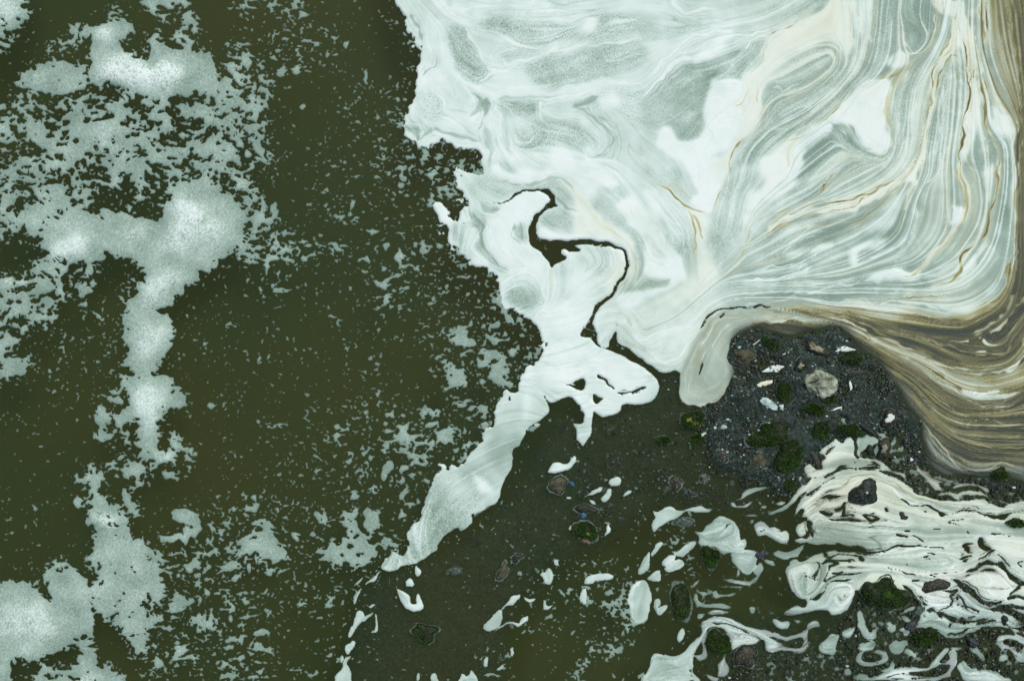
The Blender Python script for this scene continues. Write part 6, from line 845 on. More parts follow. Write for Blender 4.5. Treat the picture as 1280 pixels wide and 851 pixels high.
def submesh(name, i_):
    ps = []
    for k, (p, r) in srt.items():
        a, b_ = np.searchsorted(r, i_, 'left'), np.searchsorted(r, i_, 'right')
        if b_ > a: ps.append(p[a:b_])
    if not ps: return None
    u, inv = np.unique(np.concatenate([p.ravel() for p in ps]), return_inverse=True)
    out = []; q = 0
    for p in ps: out.append(inv[q:q+p.size].reshape(p.shape)); q += p.size
    c = co_all[u].copy(); org = np.array([c[:, 0].mean(), c[:, 1].mean(), 0]); c -= org
    o = np_mesh(name, c, out, M_FOAM, at_all[u], th_all[u]); o.location = org
    return o
RAFTS = [(134, 407, 'vast T-shaped lather mat with thick white crowns and lacy edges'), (894, 814, 'arching foam band bent round the round mossy stone'), (445, 676, 'pierced lather mat near the tip of the diagonal foam band'),
  (914, 685, 'thick white foam fold draped over a small mossy stone'), (322, 685, 'compact lather mat with a lacy arm, standing alone in scattered flecks'), (790, 754, 'bright white foam tuft with a thready fringe'),
  (1144, 837, 'forked white foam patch with finger-like lobes near the violet pebble'), (511, 558, 'stringy lather mat beside the diagonal foam band'), (-14, -2, 'lather mat with a long tail beside the thickest white crown'),
  (205, 4, 'lather mat with one hanging arm near the thickest white crown'), (8, 447, 'ragged lather mat near the narrow column of the T-shaped mat'), (620, 459, 'hooked broad foam flake hugging the neck of the diagonal band'),
  (230, 658, 'comma-shaped lather flake beside the lower body of the T-shaped mat'), (1086, 803, 'lumpy foam patch near the foam-collared stone'), (1227, 844, 'smooth pointed foam strip near the violet pebble'),
  (1176, 600, 'broken foam ridge along the edge of the brown film'), (842, 644, 'long wing-shaped foam strip beside a faint oval stone'), (568, 470, 'pierced flake with a stubby tail near the neck of the diagonal band'),
  (629, 771, 'white foam wisp shaped like an open claw'), (847, 697, 'pair of touching foam ovals beside a mossy stone'), (577, 420, 'stringy foam flake near the ragged edge of the marbled sheet'), (965, 666, 'foam patch with a narrow neck facing the folded sheet'),
  (555, 542, 'branching foam flake beside the middle of the diagonal band'), (889, 749, 'thin foam fingers beside the elongated rimmed stone'), (1038, 807, 'smooth round foam blob near the end of the arching band'), (513, 752, 'white hook-shaped foam curl in the dark shallows'),
  (703, 582, 'white leaf-shaped foam wisp beside the pitted stone'), (430, 843, 'foam tuft with trailing loops ending the bead trail'), (448, 776, 'white foam comma in the bead trail'), (747, 722, 'oval thin foam lens near the bright tuft'),
  (1122, 807, 'plump foam lobe beside the foam-collared stone'), (986, 692, 'foam lozenge just off the folded sheet'), (1113, 554, 'thin foam scrap among the white-topped and tan-centred stones')]
def raft_label(l):
    for (x, y, lb) in RAFTS:
        if abs(cenx[l]-x) < 9 and abs(ceny[l]-y) < 9 and area[l] > 150: return ('foam_mat' if area[l] > 500 else 'foam_flake'), lb, 'foam'
    return None
FOAM_INFO = []
for i_, l in enumerate(chosen):
    x, y, a = cenx[l], ceny[l], area[l]
    if l == big_lab: nm, lb, ct, gp = 'foam_sheet', 'huge white and grey marbled foam sheet with a thin dark S-shaped crack', 'foam', None
    elif l == NEWL: nm, lb, ct, gp = 'scum_film', 'brown and ochre banded scum film wrapping the white marbled sheet', 'scum', None
    elif l == NEWL2: nm, lb, ct, gp = 'foam_sheet', 'cream and white folded foam sheet flowing round the heart-shaped stone', 'foam', None
    else:
        r_ = raft_label(l)
        if r_: nm, lb, ct = r_; gp = None
        else:
            nm, ct = ('foam_mat', 'foam') if a > 500 else ('foam_flake', 'foam')
            if x < 520 and not (y > 700 and x > 425):
                lb, gp = ('ragged grey-green lather mat full of holes on the olive water', 'ragged lather mats on the olive water') if a > 500 else ('small grey-green foam flake on the open olive water', 'foam flakes on the open olive water')
            elif x > 800 and y > 540: lb, gp = ('pale marbled foam patch curling between the mossy stones', 'marbled foam patches between the stones') if a > 500 else ('small pale foam blob adrift between the mossy stones', 'foam blobs between the stones')
            elif y > 480 and x > 0.0 and (x > 640 or y > 690): lb, gp = 'small white foam wisp on the dark shallows off the marbled sheet', 'foam wisps on the dark shallows'
            else: lb, gp = ('broad foam flake beside the ragged edge of the marbled sheet', 'broad flakes along the edge of the sheet') if a > 300 else ('small foam flake beside the ragged edge of the marbled sheet', 'small flakes along the edge of the sheet')
    o = submesh(nm, i_)
    if o is None: continue
    tag(o, lb, ct, gp); FOAM_INFO.append((round(x), round(y), int(a), nm, lb[:40]))
o = submesh('foam_flecks', -1)
if o: tag(o, 'countless tiny foam flecks sprinkled over the dark water', 'foam', kind='stuff')
if len(chosen) and __import__('os').environ.get('DBG'): print('INFO', [q for q in FOAM_INFO if q[2] > 150])
print('foam', round(time.time()-T0, 1), len(chosen))
# ------------------------------------------------------------------ stones and litter
def outline_ell(rx, ry, ang, seed, n=30, rough=.13):
    r = random.Random(seed); ph = [r.uniform(0, 6.28) for _ in range(4)]; am = [r.uniform(.4, 1)*rough/(1+.5*j) for j in range(4)]
    out = []
    for i in range(n):
        t = 2*math.pi*i/n; k = 1+sum(am[j]*math.sin((j+2)*t+ph[j]) for j in range(4))
        k *= 1+r.uniform(-.35, .35)*rough
        x, y = rx*k*math.cos(t), ry*k*math.sin(t); a = math.radians(ang)
        out.append((x*math.cos(a)-y*math.sin(a), x*math.sin(a)+y*math.cos(a)))
    return out
def dome(outl, h, seed, rings=5, bottom=-.5, lumps=.18, facet=0.0, shrink=1.0, z0=0.0):
    """stone seen from above: outline (metres, plan) swelling to height h, closed below the water"""
    r = random.Random(seed); n = len(outl); V = []; Fc = []
    off = Vector((r.uniform(-9, 9), r.uniform(-9, 9), r.uniform(-9, 9))); size = max(max(abs(a), abs(b)) for a, b in outl)
    prof = [(.75, bottom*h)] + [(1.0, 0)] + [(math.cos(t)*.999, math.sin(t)*h) for t in [math.pi/2*(i/(rings))**.9 for i in range(1, rings)]]
    for s, z in prof:
        for (x, y) in outl:
            p = Vector((x*s*shrink, y*s*shrink, z))
            nn = mnoise.noise(p/size*2.2+off)*lumps+mnoise.noise(p/size*6+off)*lumps*.4
            q = p*(1+nn*.5); q.z = z+(nn*h*1.1 if z > 0 else 0)+z0
            V.append(q)
    top = len(V); V.append(Vector((0, 0, h*(1+mnoise.noise(off)*lumps)+z0))); bot = len(V); V.append(Vector((0, 0, bottom*h+z0)))
    m = len(prof)
    for k in range(m-1):
        for i in range(n):
            j = (i+1) % n; Fc.append((k*n+i, k*n+j, (k+1)*n+j, (k+1)*n+i))
    for i in range(n):
        j = (i+1) % n; Fc.append(((m-1)*n+i, (m-1)*n+j, top)); Fc.append((j, i, bot))
    return V, Fc
def tufts(outl, h, seed, count, length, zfac=1.0):
    """moss: short blades over the upper stone"""
    r = random.Random(seed); V = []; Fc = []; size = max(max(abs(a), abs(b)) for a, b in outl)
    for _ in range(count):
        i = r.randrange(len(outl)); s = math.sqrt(r.random())*1.0; f = r.random(); a, b = outl[i], outl[(i+1) % len(outl)]
        x = (a[0]+(b[0]-a[0])*f)*s; y = (a[1]+(b[1]-a[1])*f)*s; z = h*zfac*math.sqrt(max(0, 1-s*s*.96))
        d = Vector((x/size*.8+r.uniform(-.6, .6), y/size*.8+r.uniform(-.6, .6), .5+r.random()*.6)).normalized()*length*r.uniform(.6, 1.4)
        t = Vector((-d.y, d.x, 0)); t = (t.normalized() if t.length > 1e-6 else Vector((1, 0, 0)))*length*.28
        p = Vector((x, y, z)); k = len(V); V += [p-t, p+t, p+d+t*.5, p+d-t*.5]; Fc.append((k, k+1, k+2, k+3))
    return V, Fc
def ring(outl, seed, g0=1.06, g1=1.22):
    r = random.Random(seed); V = []; Fc = []; n = len(outl); ph = r.uniform(0, 6.28)
    for i, (x, y) in enumerate(outl):
        t = 2*math.pi*i/n; w = (g1-g0)*(.55+.5*math.sin(2*t+ph)+r.uniform(-.45, .45)); w = max(.012, w)
        V += [(x*g0*.97, y*g0*.97, -.002), (x*g0, y*g0, .004), (x*(g0+w), y*(g0+w), .004), (x*(g0+w*1.1), y*(g0+w*1.1), -.002)]
    for i in range(n):
        j = (i+1) % n
        for q in range(3): Fc.append((4*i+q, 4*i+q+1, 4*j+q+1, 4*j+q))
    return V, Fc
def scaled(outl, k): return [(x*k, y*k) for x, y in outl]
def empty(name, x, y, z=0.0):
    e = bpy.data.objects.new(name, None); e.empty_display_size = .05; COL.objects.link(e); e.location = plan(x, y, z); return e
SEED = [100]
def stone(name, x, y, rx, ry, ang, mat, label, cat='stone', h=None, moss=None, cap=None, scum=0.0, outl=None, group=None, rough=.24, capoff=(0, 0), caps=.5, sink=0.0):
    SEED[0] += 1; sd = SEED[0]
    ol = [((a-x)*PX+random.Random(i).uniform(-.5, .5)*PX, -(b-y)*PX+random.Random(i+50).uniform(-.5, .5)*PX) for i, (a, b) in enumerate(spline(outl, True, 3))] if outl else outline_ell(rx*PX, ry*PX, -ang, sd, rough=rough)
    hh = (h if h is not None else .55*min(rx, ry))*PX
    root = empty(name, x, y, .010 if bar[int(y-GY0), int(x-GX0)] > .82 else 0.0); tag(root, label, cat, group)
    mesh_obj('rock', *dome(ol, hh, sd, rings=7 if outl else 5, lumps=.42 if mat == 'pale' else .26), MS[mat], root, smooth=mat != 'pale')
    if moss:
        mo = mesh_obj('moss', *tufts(ol, hh*1.06, sd+5, int(moss*min(900, 60+len(ol)*max(rx, ry)*1.6)), 2.4*PX), MS['moss'], root)
    if cap:
        co_ = [(a*caps+capoff[0]*PX, b*caps-capoff[1]*PX) for a, b in ol]; r = random.Random(sd)
        co_ = [(a*(1+r.uniform(-.14, .14)), b*(1+r.uniform(-.14, .14))) for a, b in co_]
        cxm = sum(a for a, _ in co_)/len(co_); cym = sum(b for _, b in co_)/len(co_)
        V, Fc = dome([(a-cxm, b-cym) for a, b in co_], hh*.35, sd+9, bottom=-1.6, z0=hh*.92)
        o = mesh_obj('pale_top' if cap != 'lightmoss' else 'moss_tuft', [(v.x+cxm, v.y+cym, v.z) for v in V], Fc, MS[cap], root)
    if cap == 'lightmoss' and x > 860:
        V, Fc = tufts(scaled(ol, .3), hh*.5, sd+21, 60, 2.0*PX); mesh_obj('moss_tuft', [(v.x+2.5*PX, v.y-2.5*PX, v.z+hh*.7) for v in V], Fc, MS['lightmoss'], root)
    if scum:
        s = mesh_obj('scum_ring', *ring(ol, sd+3, 1.05, 1.05+scum), MS['scum'], root)
    return root
HEART = T('E4', [(418, 415), (445, 375), (505, 345), (530, 312), (575, 303), (606, 322), (614, 380), (618, 440), (575, 480), (520, 490), (465, 472), (425, 440)])
BIGROCK = [(980+a*.125, 400+b*.125) for a, b in [(188, 600), (225, 545), (290, 500), (400, 498), (435, 530), (488, 560), (522, 620), (512, 700), (490, 755), (440, 772), (365, 785), (290, 752), (222, 705), (205, 650)]]
BIGMOSS = T('B3', [(190, 245), (225, 195), (290, 195), (338, 155), (388, 160), (405, 212), (445, 240), (492, 252), (512, 300), (480, 345), (400, 362), (300, 352), (235, 315), (205, 280)])
LONGROCK = T('B4', [(205, 290), (225, 230), (270, 205), (305, 220), (325, 270), (332, 340), (322, 410), (285, 440), (240, 430), (225, 370)])
stone('pale_rock', 1024, 480, 21, 19, 0, 'pale', 'big pale cracked rock, the lightest one in the gravel shallows', 'rock', h=12, outl=BIGROCK, scum=.05)
def crack(root, pts, zs, label=None):
    V = []; Fc = []
    for (a, b, w), z in zip(pts, zs): V += [((a)*PX, -(b-w)*PX, z*PX), ((a)*PX, -(b+w)*PX, z*PX), (a*PX, -b*PX, z*PX-.012)]
    for i in range(len(pts)-1): k = 3*i; Fc += [(k, k+3, k+4, k+1), (k+1, k+4, k+5, k+2), (k+2, k+5, k+3, k)]
    mesh_obj('crack', V, Fc, MS['dark'], root)
crack(bpy.data.objects['pale_rock'], [(-17, -1.5, .2), (-12, -3, .9), (-7, -4, .8), (-5, -6, .6), (-1, -7, .4)], [9.5, 11.6, 12.6, 12.9, 12.6])
crack(bpy.data.objects['pale_rock'], [(1, -11, .3), (5, -12, .8), (9, -12, .7), (11, -13, .3)], [12.2, 11.6, 10.6, 9.6])
stone('mossy_stone', 961, 544, 22, 16, -10, 'mossy_base', 'broad dark mossy stone touching another mossy stone in the shallows', h=8, moss=1, scum=.12)
stone('mossy_stone', 985, 570, 16, 20, 0, 'mossy_base', 'long oval dark mossy stone against the broader mossy stone', h=9, moss=1, scum=.12)
stone('mossy_stone', 865, 525, 14, 10, 5, 'mossy_base', 'mossy stone with two yellow tufts off the tip of the grey-green foam tongue', h=6, moss=.8, cap='lightmoss', caps=.3, capoff=(-4, -1), scum=.2)
stone('mossy_stone', 872, 548, 11, 5, -32, 'mossy_base', 'narrow mossy stone with a white chip on top', h=4, moss=.6, cap='white', caps=.35, capoff=(6, -5), scum=.25)
stone('mossy_stone', 979, 489, 10, 9.5, 0, 'mossy_base', 'round green mossy stone beside the blunt cream scrap', h=6, moss=.9, scum=.15)
stone('mossy_stone', 1017, 511, 11.5, 6.5, 12, 'mossy_base', 'oval bright green mossy stone between the pale rock and a white sliver', h=5, moss=.9, scum=.15)
stone('mossy_stone', 1026, 537, 10, 11, 0, 'mossy_base', 'green and brown mossy stone near the cream foam tongue', h=6, moss=.6, scum=.1)
stone('mossy_stone', 1062, 537, 14, 7, 10, 'mossy_base', 'long mossy stone with a brown end beside the cream foam', h=5, moss=.6, scum=.1)
stone('dark_stone', 1064, 448, 14, 8, 18, 'mossy_base', 'dark olive stone with a white scrap along one side', h=6, moss=.35, scum=.08)
stone('brown_stone', 930, 446, 14, 9, -15, 'ochre', 'rusty brown stone beside the neck of the foam tongue', h=5, cap='ochre', caps=.5, scum=.12)
stone('brown_stone', 939, 424, 6, 4, -10, 'brown', 'small reddish brown stone next to the thin pale stick', h=3)
stone('mossy_stone', 962, 428, 12, 6, 35, 'mossy_base', 'slanting brown stone with one green mossy end', h=4, moss=.3, scum=.1)
stone('tan_stone', 1021, 436, 14, 8, 28, 'brown', 'dark rimmed stone with a flat tan top', h=6, cap='tan', caps=.62, capoff=(-3, -1))
stone('tan_stone', 1000, 457, 9, 8, 10, 'dark', 'small dark stone with a tan spot near the big pale rock', h=4, cap='tan', caps=.4, scum=.15)
stone('dark_stone', 1037, 422, 6, 4.5, 0, 'dark', 'small dark pebble between the tan-topped stone and the brown scum edge', h=3, scum=.1)
stone('dark_stone', 1093, 458, 5, 5, 0, 'dark', 'lone round dark pebble beside the brown scum bands', h=3, scum=.12)
stone('dark_stone', 1111, 480, 4, 7, 5, 'dark', 'small elongated dark pebble beside the brown scum bands', h=3, scum=.2)
stone('dark_stone', 1065, 466, 17, 4.5, 4, 'dark', 'long low dark stone barely awash beside the pale rock', h=2, scum=.06)
stone('dark_stone', 1036, 452, 6, 3.5, 10, 'dark', 'small flat dark pebble between the pale rock and tan-topped stone', h=2, scum=.2)
stone('dark_stone', 1037, 499, 8, 5, 0, 'mossy_base', 'low green stone tucked against the big pale rock', h=3, moss=.4)
stone('dark_stone', 1044, 521, 6, 6, 0, 'brown', 'dull olive brown pebble between two mossy stones', h=3, scum=.15)
stone('dark_stone', 1084, 536, 13, 4, 42, 'dark', 'slanting dark sliver of stone in the cream foam', h=3)
stone('capped_stone', 1111, 523, 12, 10, -20, 'brown', 'dark brown stone with a bright white top', h=7, cap='white', caps=.5, capoff=(-1, -1), scum=.1)
stone('capped_stone', 1105, 560, 9.5, 12, -5, 'brown', 'dark brown stone with a greyish tan middle', h=7, cap='tan', caps=.45, capoff=(-2, 0))
stone('dark_stone', 1087, 562, 5, 6, 0, 'dark', 'small black stone ringed with cream foam', h=4)
stone('dark_stone', 1132, 550, 4.5, 6.5, 0, 'dark', 'small dark pebble with a pale spot near the grey film', h=3, cap='grey', caps=.45, scum=.2)
stone('dark_stone', 1138, 574, 6, 6, 0, 'dark', 'dark pebble with a white chip at the edge of the foam', h=3, cap='white', caps=.35, scum=.3)
stone('dark_stone', 1145, 568, 4, 7, -30, 'dark', 'thin dark curved pebble beside the white chipped one', h=3)
stone('dark_stone', 1019, 574, 4.5, 12, -18, 'brown', 'long dark brown sliver beside the cream tongue of foam', h=3)
stone('dark_stone', 1016, 555, 8, 5, 0, 'grey', 'flat dull grey pebble beside the green and brown mossy stone', h=2, scum=.1)
stone('brown_stone', 950, 575, 9, 7, 20, 'ochre', 'dull reddish stone awash beside the long oval mossy stone', h=2.2, scum=.2)
stone('heart_stone', 1077, 614, 19, 17, 0, 'dark', 'large black heart-shaped stone wrapped by cream foam', 'rock', h=11, outl=HEART, cap='bluewhite', caps=.10, capoff=(3, 0))
stone('brown_stone', 1129, 645, 6.5, 4.5, 20, 'brown', 'small brown pebble embedded in the pale foam', h=3)
stone('mossy_stone', 1249, 592, 10, 6.5, -15, 'mossy_base', 'dark green stone at the edge of the brown scum film', h=5, moss=.4, scum=.12)
stone('mossy_stone', 1270, 653, 13, 5, 0, 'mossy_base', 'flat dark green stone in the pale foam seam', h=4, moss=.4)
stone('mossy_rock', 1106, 740, 29, 20, 0, 'mossy_base', 'biggest mossy rock, dark green with a yellowish middle', 'rock', h=13, outl=BIGMOSS, moss=1.1, cap='moss', caps=.3, scum=.07)
stone('brown_stone', 1169, 731, 16, 9, -4, 'brown', 'ragged dark brown stone bedded in foam near the biggest mossy rock', h=6)
stone('mossy_stone', 1156, 795, 14, 10, 5, 'mossy_base', 'dark green stone with a cream foam collar, near the biggest mossy rock', h=7, moss=.7)
stone('dark_stone', 1255, 774, 4.5, 5.5, 0, 'dark', 'small dark pebble at the end of a foam seam', h=4)
stone('slate_stone', 1215, 802, 8, 6, 15, 'purple', 'violet grey pebble capped by a thin foam arc', h=5)
stone('grey_stone', 1147, 763, 10, 5, -42, 'grey', 'slanting grey pebble between the biggest mossy rock and the foam-collared stone', h=4)
stone('grey_stone', 1138, 782, 8, 6, 0, 'purple', 'dull violet pebble beside the foam-collared stone', h=3)
stone('mossy_stone', 898, 802, 15, 14, 0, 'mossy_base', 'round mossy stone under an arching foam band', h=8, moss=.9, scum=.1)
stone('brown_stone', 931, 819, 14, 13, 0, 'brown', 'round bristly brown stone beside the arching foam band', h=6, scum=.08)
stone('mossy_stone', 850, 753, 11, 22, 0, 'mossy_base', 'elongated dark stone with a thick grey scum rim', h=6, outl=LONGROCK, moss=.5, scum=.22)
stone('mossy_stone', 888, 695, 12, 11, 0, 'mossy_base', 'small mossy stone tucked under a white foam fold', h=6, moss=.8, scum=.25)
stone('mossy_stone', 732, 662, 14, 10, 8, 'mossy_base', 'solitary mossy stone with a bright green tuft in open shallows', h=6, moss=.8, cap='lightmoss', caps=.22, capoff=(2, 4), scum=.22)
stone('grey_stone', 732, 636, 12, 6, 15, 'mossy_base', 'faded oval stone awash next to the solitary mossy stone', h=2, scum=.2)
stone('barnacled_stone', 697, 606, 13, 9, -8, 'ochre', 'pitted olive-tan stone beside the leaf-shaped foam wisp', h=3, scum=.15)
stone('ringed_stone', 531, 790, 16, 10, 12, 'mossy_base', 'lone black stone with a thin pale rim in bare open shallows', h=5, moss=.25, scum=.14)
stone('ringed_stone', 628, 715, 6, 10.5, 14, 'ochre', 'small speckled elongated stone with a pale rim', h=2, scum=.3)
stone('ringed_stone', 646, 697, 6, 5, 0, 'dark', 'small round stone with a bluish scum rim', h=2, scum=.4)
stone('grey_stone', 569, 713, 8, 5, -5, 'grey', 'flat grey wedge of stone near the diagonal foam band', h=2, scum=.1)
stone('mossy_stone', 830, 550, 8.5, 4.5, -12, 'mossy_base', 'small low green stone beside the narrow mossy stone', h=3, moss=.5, scum=.25)
stone('ringed_stone', 845, 603, 7, 8.5, 0, 'brown', 'faint brown stone ringed with scum in the mid shallows', h=1.8, scum=.3)
stone('ringed_stone', 880, 598, 6, 5, 0, 'grey', 'faint grey stone beside the faint brown one', h=1.8, scum=.3)
stone('ringed_stone', 904, 569, 9, 6, 10, 'brown', 'faint speckled stone between the mossy stones and open shallows', h=1.8, scum=.2)
stone('ringed_stone', 855, 652, 10, 6, -8, 'grey', 'faint oval stone beside the wing-shaped foam strip', h=1.8, scum=.25)
stone('ringed_stone', 863, 617, 6, 5, 0, 'dark', 'faint dark stone between a faint grey one and the wing-shaped strip', h=1.8, scum=.3)
stone('ringed_stone', 987, 606, 7, 8, 0, 'mossy_base', 'olive stone next to the long oval mossy stone', h=3, moss=.4, scum=.15)
stone('slate_stone', 952, 693, 8, 6, 0, 'purple', 'blackish blue stone between two white foam folds', h=2.5)
# ---- litter
def shard(name, x, y, pts, mat, label, cat='scrap', thick=.006, z=.012, tilt=.08, fold=.25):
    """crumpled flat scrap with thickness, folded along its middle"""
    SEED[0] += 1; r = random.Random(SEED[0]); e = [((a-x)*PX, -(b-y)*PX) for a, b in pts]; n = len(e)
    rz = [z+abs(a)*fold*.4+r.uniform(0, .006) for a, b in e]
    V = [(a, b, q) for (a, b), q in zip(e, rz)]+[(0, 0, z+.010)]+[(a*.97, b*.97, q-thick) for (a, b), q in zip(e, rz)]+[(0, 0, z+.010-thick)]
    Fc = []
    for i in range(n):
        j = (i+1) % n; Fc += [(i, n, j) if False else (i, j, n), (n+1+j, n+1+i, 2*n+1), (j, i, n+1+i, n+1+j)]
    o = mesh_obj(name, V, Fc, MS[mat], smooth=False); o.location = plan(x, y, 0); tag(o, label, cat); return o
def cr(x0, y0, k, pts): return [(x0+a*k, y0+b*k) for a, b in pts]
shard('white_scrap', 968, 460, cr(840, 400, .125, [(890, 520), (930, 490), (980, 460), (1040, 445), (1120, 462), (1080, 490), (1050, 520), (1000, 515), (950, 520)]), 'white', 'pointed white scrap near the blunt cream one')
shard('cream_scrap', 955, 479, cr(840, 400, .125, [(840, 650), (880, 620), (940, 605), (1000, 598), (998, 628), (950, 650), (880, 668)]), 'cream', 'blunt cream scrap beside the round mossy stone')
shard('crumpled_scrap', 960, 505, cr(840, 500, .125, [(870, 5), (900, -30), (950, -25), (1000, 10), (1050, 60), (1045, 100), (1000, 95), (950, 60), (900, 40)]), 'bluewhite', 'crumpled bluish white scrap, the largest piece of litter', fold=.5)
shard('bluish_scrap', 976, 511, cr(840, 500, .125, [(1065, 50), (1110, 40), (1112, 105), (1085, 95)]), 'bluewhite', 'small bluish chip beside the crumpled scrap')
shard('white_scrap', 1056, 437, cr(980, 400, .125, [(505, 315), (545, 275), (600, 258), (650, 275), (715, 298), (650, 312), (560, 312)]), 'white', 'grey-white scrap lying along the dark olive stone')
shard('white_scrap', 1062, 482, cr(980, 400, .125, [(655, 600), (672, 640), (680, 680), (662, 705), (648, 670), (645, 630)]), 'white', 'thin white sliver beside the long low stone')
shard('white_scrap', 1045, 511, cr(980, 500, .125, [(462, 100), (500, 82), (540, 68), (575, 62), (572, 76), (530, 90), (490, 106)]), 'white', 'thin white sliver beside the oval bright green stone')
shard('white_scrap', 905, 533, cr(840, 500, .125, [(480, 280), (505, 240), (540, 250), (550, 275), (510, 290)]), 'bluewhite', 'tiny crumpled scrap in the mid shallows')
shard('white_scrap', 982, 441, cr(840, 400, .125, [(1095, 345), (1130, 325), (1168, 312), (1165, 325), (1130, 345)]), 'white', 'small twisted white strip near the tan spotted stone')
shard('white_scrap', 943, 451, cr(840, 400, .125, [(805, 415), (840, 395), (850, 402), (815, 422)]), 'white', 'tiny white strip beside the rusty stone')
def stick(x, y, L, ang, rad, mat, label):
    V = []; Fc = []; n = 6
    for k, (t, rr) in enumerate(((-.5, .6), (-.2, 1), (.2, .95), (.5, .5))):
        for i in range(n):
            a = 2*math.pi*i/n; V.append((t*L*PX, rr*rad*PX*math.cos(a), rr*rad*PX*math.sin(a)+.008+.004*t))
    for k in range(3):
        for i in range(n): Fc.append((k*n+i, k*n+(i+1) % n, (k+1)*n+(i+1) % n, (k+1)*n+i))
    Fc += [tuple(range(n))[::-1], tuple(3*n+i for i in range(n))]
    o = mesh_obj('stick', V, Fc, MS[mat]); o.location = plan(x, y, 0); o.rotation_euler.z = math.radians(ang); tag(o, label, 'stick')
stick(944, 429, 13, 38, .9, 'white', 'thin straight pale stick between two brown stones')
stick(601, 640, 26, 32, .8, 'scum', 'thin grey twig along the edge of the diagonal foam band')
stick(487, 727, 11, 88, .5, 'scum', 'short grey twig near the tip of the diagonal band')
def cap_obj(x, y, r_, label):
    ol = outline_ell(r_*PX, r_*.8*PX, 10, int(x), n=14, rough=.12); root = empty('bottle_cap', x, y); tag(root, label, 'litter')
    mesh_obj('rim', *ring(ol, int(x), .62, 1.0), MS['blue'], root); mesh_obj('crown', *dome(scaled(ol, .78), .012, int(x), bottom=-.6), MS['blue'], root)
cap_obj(715, 604, 3.6, 'blue plastic scrap beside the pitted olive-tan stone'); cap_obj(729, 643, 5.2, 'blue plastic scrap between the faded and mossy stones')
stone('pinkish_stone', 733, 676, 5, 3.5, 0, 'pink', 'small pinkish chip against the solitary mossy stone', h=2)
# ---- pebbles awash over the bar
protos = []
for q in range(8):
    ol = outline_ell(1, .8, 0, 900+q, n=9, rough=.2); V, Fc = dome(ol, .5, 900+q, rings=3, bottom=-.4)
    mes = {}
    for mk in ('dark', 'grey', 'brown', 'scum'):
        me = bpy.data.meshes.new('pebble'); me.from_pydata([tuple(v) for v in V], [], Fc); me.materials.append(MS[mk]); me.polygons.foreach_set('use_smooth', [True]*len(me.polygons)); mes[mk] = me
    RV, RF = ring(ol, 950+q, 1.12, 1.5); me = bpy.data.meshes.new('scum_ring'); me.from_pydata([(a, b, c*4) for a, b, c in RV], [], RF); me.materials.append(MS['scum'])
    protos.append((mes, me))
rp = random.Random(5); placed = 0; guard = 0
dens = bar*np.clip(1-F*1.4, 0, 1)
while placed < 280 and guard < 20000:
    guard += 1; x = rp.uniform(560, 1280); y = rp.uniform(400, 851)
    if rp.random() > dens[int(y-GY0), int(x-GX0)]**1.6: continue
    if (x > 1000 and y > 640 and rp.random() < .5): continue
    s = rp.choice([1.2, 1.5, 1.8, 2.2, 2.6, 3.3, 4.0])*PX; mes, rg = protos[rp.randrange(8)]; mk = rp.choice(['dark', 'grey', 'dark', 'brown', 'dark', 'scum'])
    o = bpy.data.objects.new('pebble', mes[mk]); COL.objects.link(o); o.location = plan(x, y, -.1*s+(.010 if bar[int(y-GY0), int(x-GX0)] > .82 else 0)); o.scale = (s*rp.uniform(.8, 1.3), s*rp.uniform(.8, 1.2), s*.5); o.rotation_euler.z = rp.uniform(0, 6.28)
    tag(o, 'small pebble just breaking the surface of the dark shallows', 'pebble', 'pebbles in the dark shallows')
    if rp.random() < .5:
        k = bpy.data.objects.new('scum_ring', rg); COL.objects.link(k); k.parent = o
    placed += 1
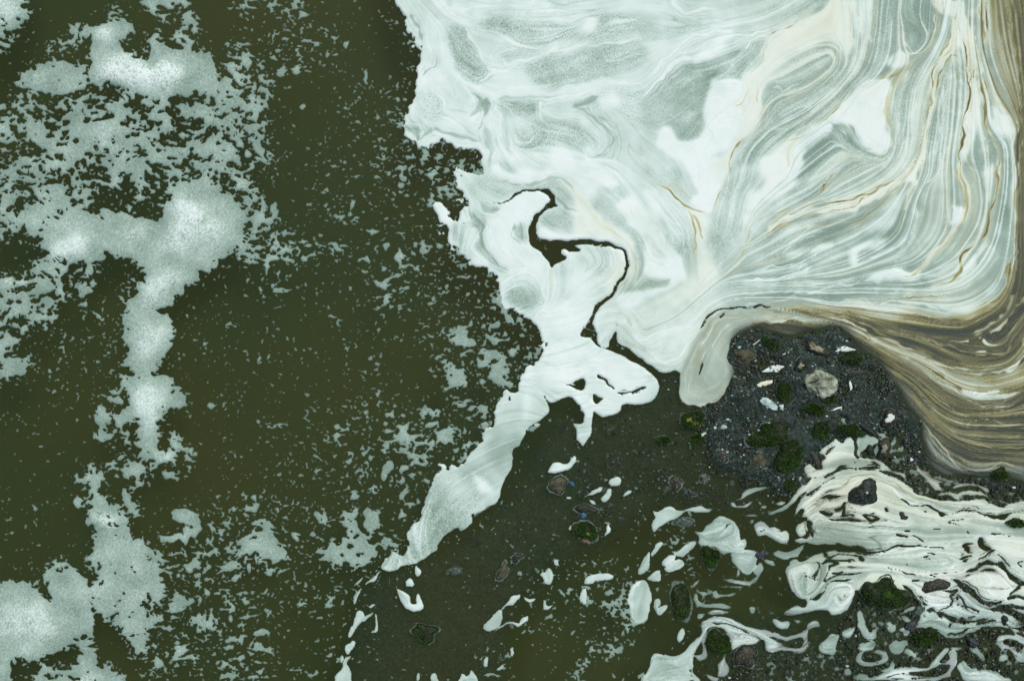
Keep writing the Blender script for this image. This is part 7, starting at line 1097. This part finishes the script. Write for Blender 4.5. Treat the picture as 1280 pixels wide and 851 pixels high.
# grit: pale specks too many to count
V = []; Fc = []; rg_ = np.random.default_rng(11)
def speck(x, y, s):
    k = len(V); a0 = rg_.random()*6.28
    for i in range(4):
        a = a0+i*1.57; V.append(((x-640)*PX+math.cos(a)*s*PX*rg_.uniform(.6, 1.3), (425.5-y)*PX+math.sin(a)*s*PX*rg_.uniform(.5, 1.2), -.002))
    V.append(((x-640)*PX, (425.5-y)*PX, .018+.3*s*PX)); Fc.extend([(k, k+1, k+4), (k+1, k+2, k+4), (k+2, k+3, k+4), (k+3, k, k+4)])
n = 0
while n < 4200:
    x = rg_.uniform(450, 1280); y = rg_.uniform(400, 851)
    if rg_.random() > dens[int(y-GY0), int(x-GX0)]**2.2: continue
    speck(x, y, rg_.choice([.35, .45, .6, .9], p=[.4, .35, .2, .05])); n += 1
g = mesh_obj('grit', V, Fc, MS['scum'], smooth=False); tag(g, 'fine pale grit and crumbs sprinkled over the dark shallows', 'grit', kind='stuff')
# gravel: angular wet fragments of the bar, joined because nobody could count them
V = []; Fc = []; MI = []
n = 0; mats = ['dark', 'grey', 'brown', 'mossy_base', 'scum', 'bluewhite']
stony = bar*np.clip(1-F*1.6, 0, 1)
while n < 6500:
    x = rg_.uniform(720, 1280); y = rg_.uniform(400, 851)
    if rg_.random() > stony[int(y-GY0), int(x-GX0)]**5: continue
    s = float(rg_.choice([.8, 1.1, 1.5, 2.1, 2.8], p=[.32, .3, .2, .12, .06]))*PX; a0 = rg_.random()*6.28; asp = rg_.uniform(.45, 1); nn = int(rg_.integers(5, 8)); k = len(V); X, Y, _ = plan(x, y); z0 = .004+(.010 if bar[int(y-GY0), int(x-GX0)] > .82 else 0)
    pr = [(math.cos(a0+6.283*i/nn)*s*rg_.uniform(.7, 1.25), math.sin(a0+6.283*i/nn)*s*asp*rg_.uniform(.7, 1.25)) for i in range(nn)]
    for a, b_ in pr: V.append((X+a, Y+b_, -.006))
    for a, b_ in pr: V.append((X+a*.7, Y+b_*.7, z0+s*rg_.uniform(.25, .6)))
    mi = int(rg_.choice(6, p=[.36, .22, .16, .12, .11, .03]))
    for i in range(nn): Fc.append((k+i, k+(i+1) % nn, k+nn+(i+1) % nn, k+nn+i)); MI.append(mi)
    Fc.append(tuple(k+nn+i for i in range(nn))); MI.append(mi); n += 1
g = mesh_obj('gravel', V, Fc, MS['dark'], smooth=False)
for mk in mats[1:]: g.data.materials.append(MS[mk])
g.data.polygons.foreach_set('material_index', MI); tag(g, 'dense wet dark gravel fragments between the mossy stones', 'gravel', kind='stuff')
print('done', round(time.time()-T0, 1))
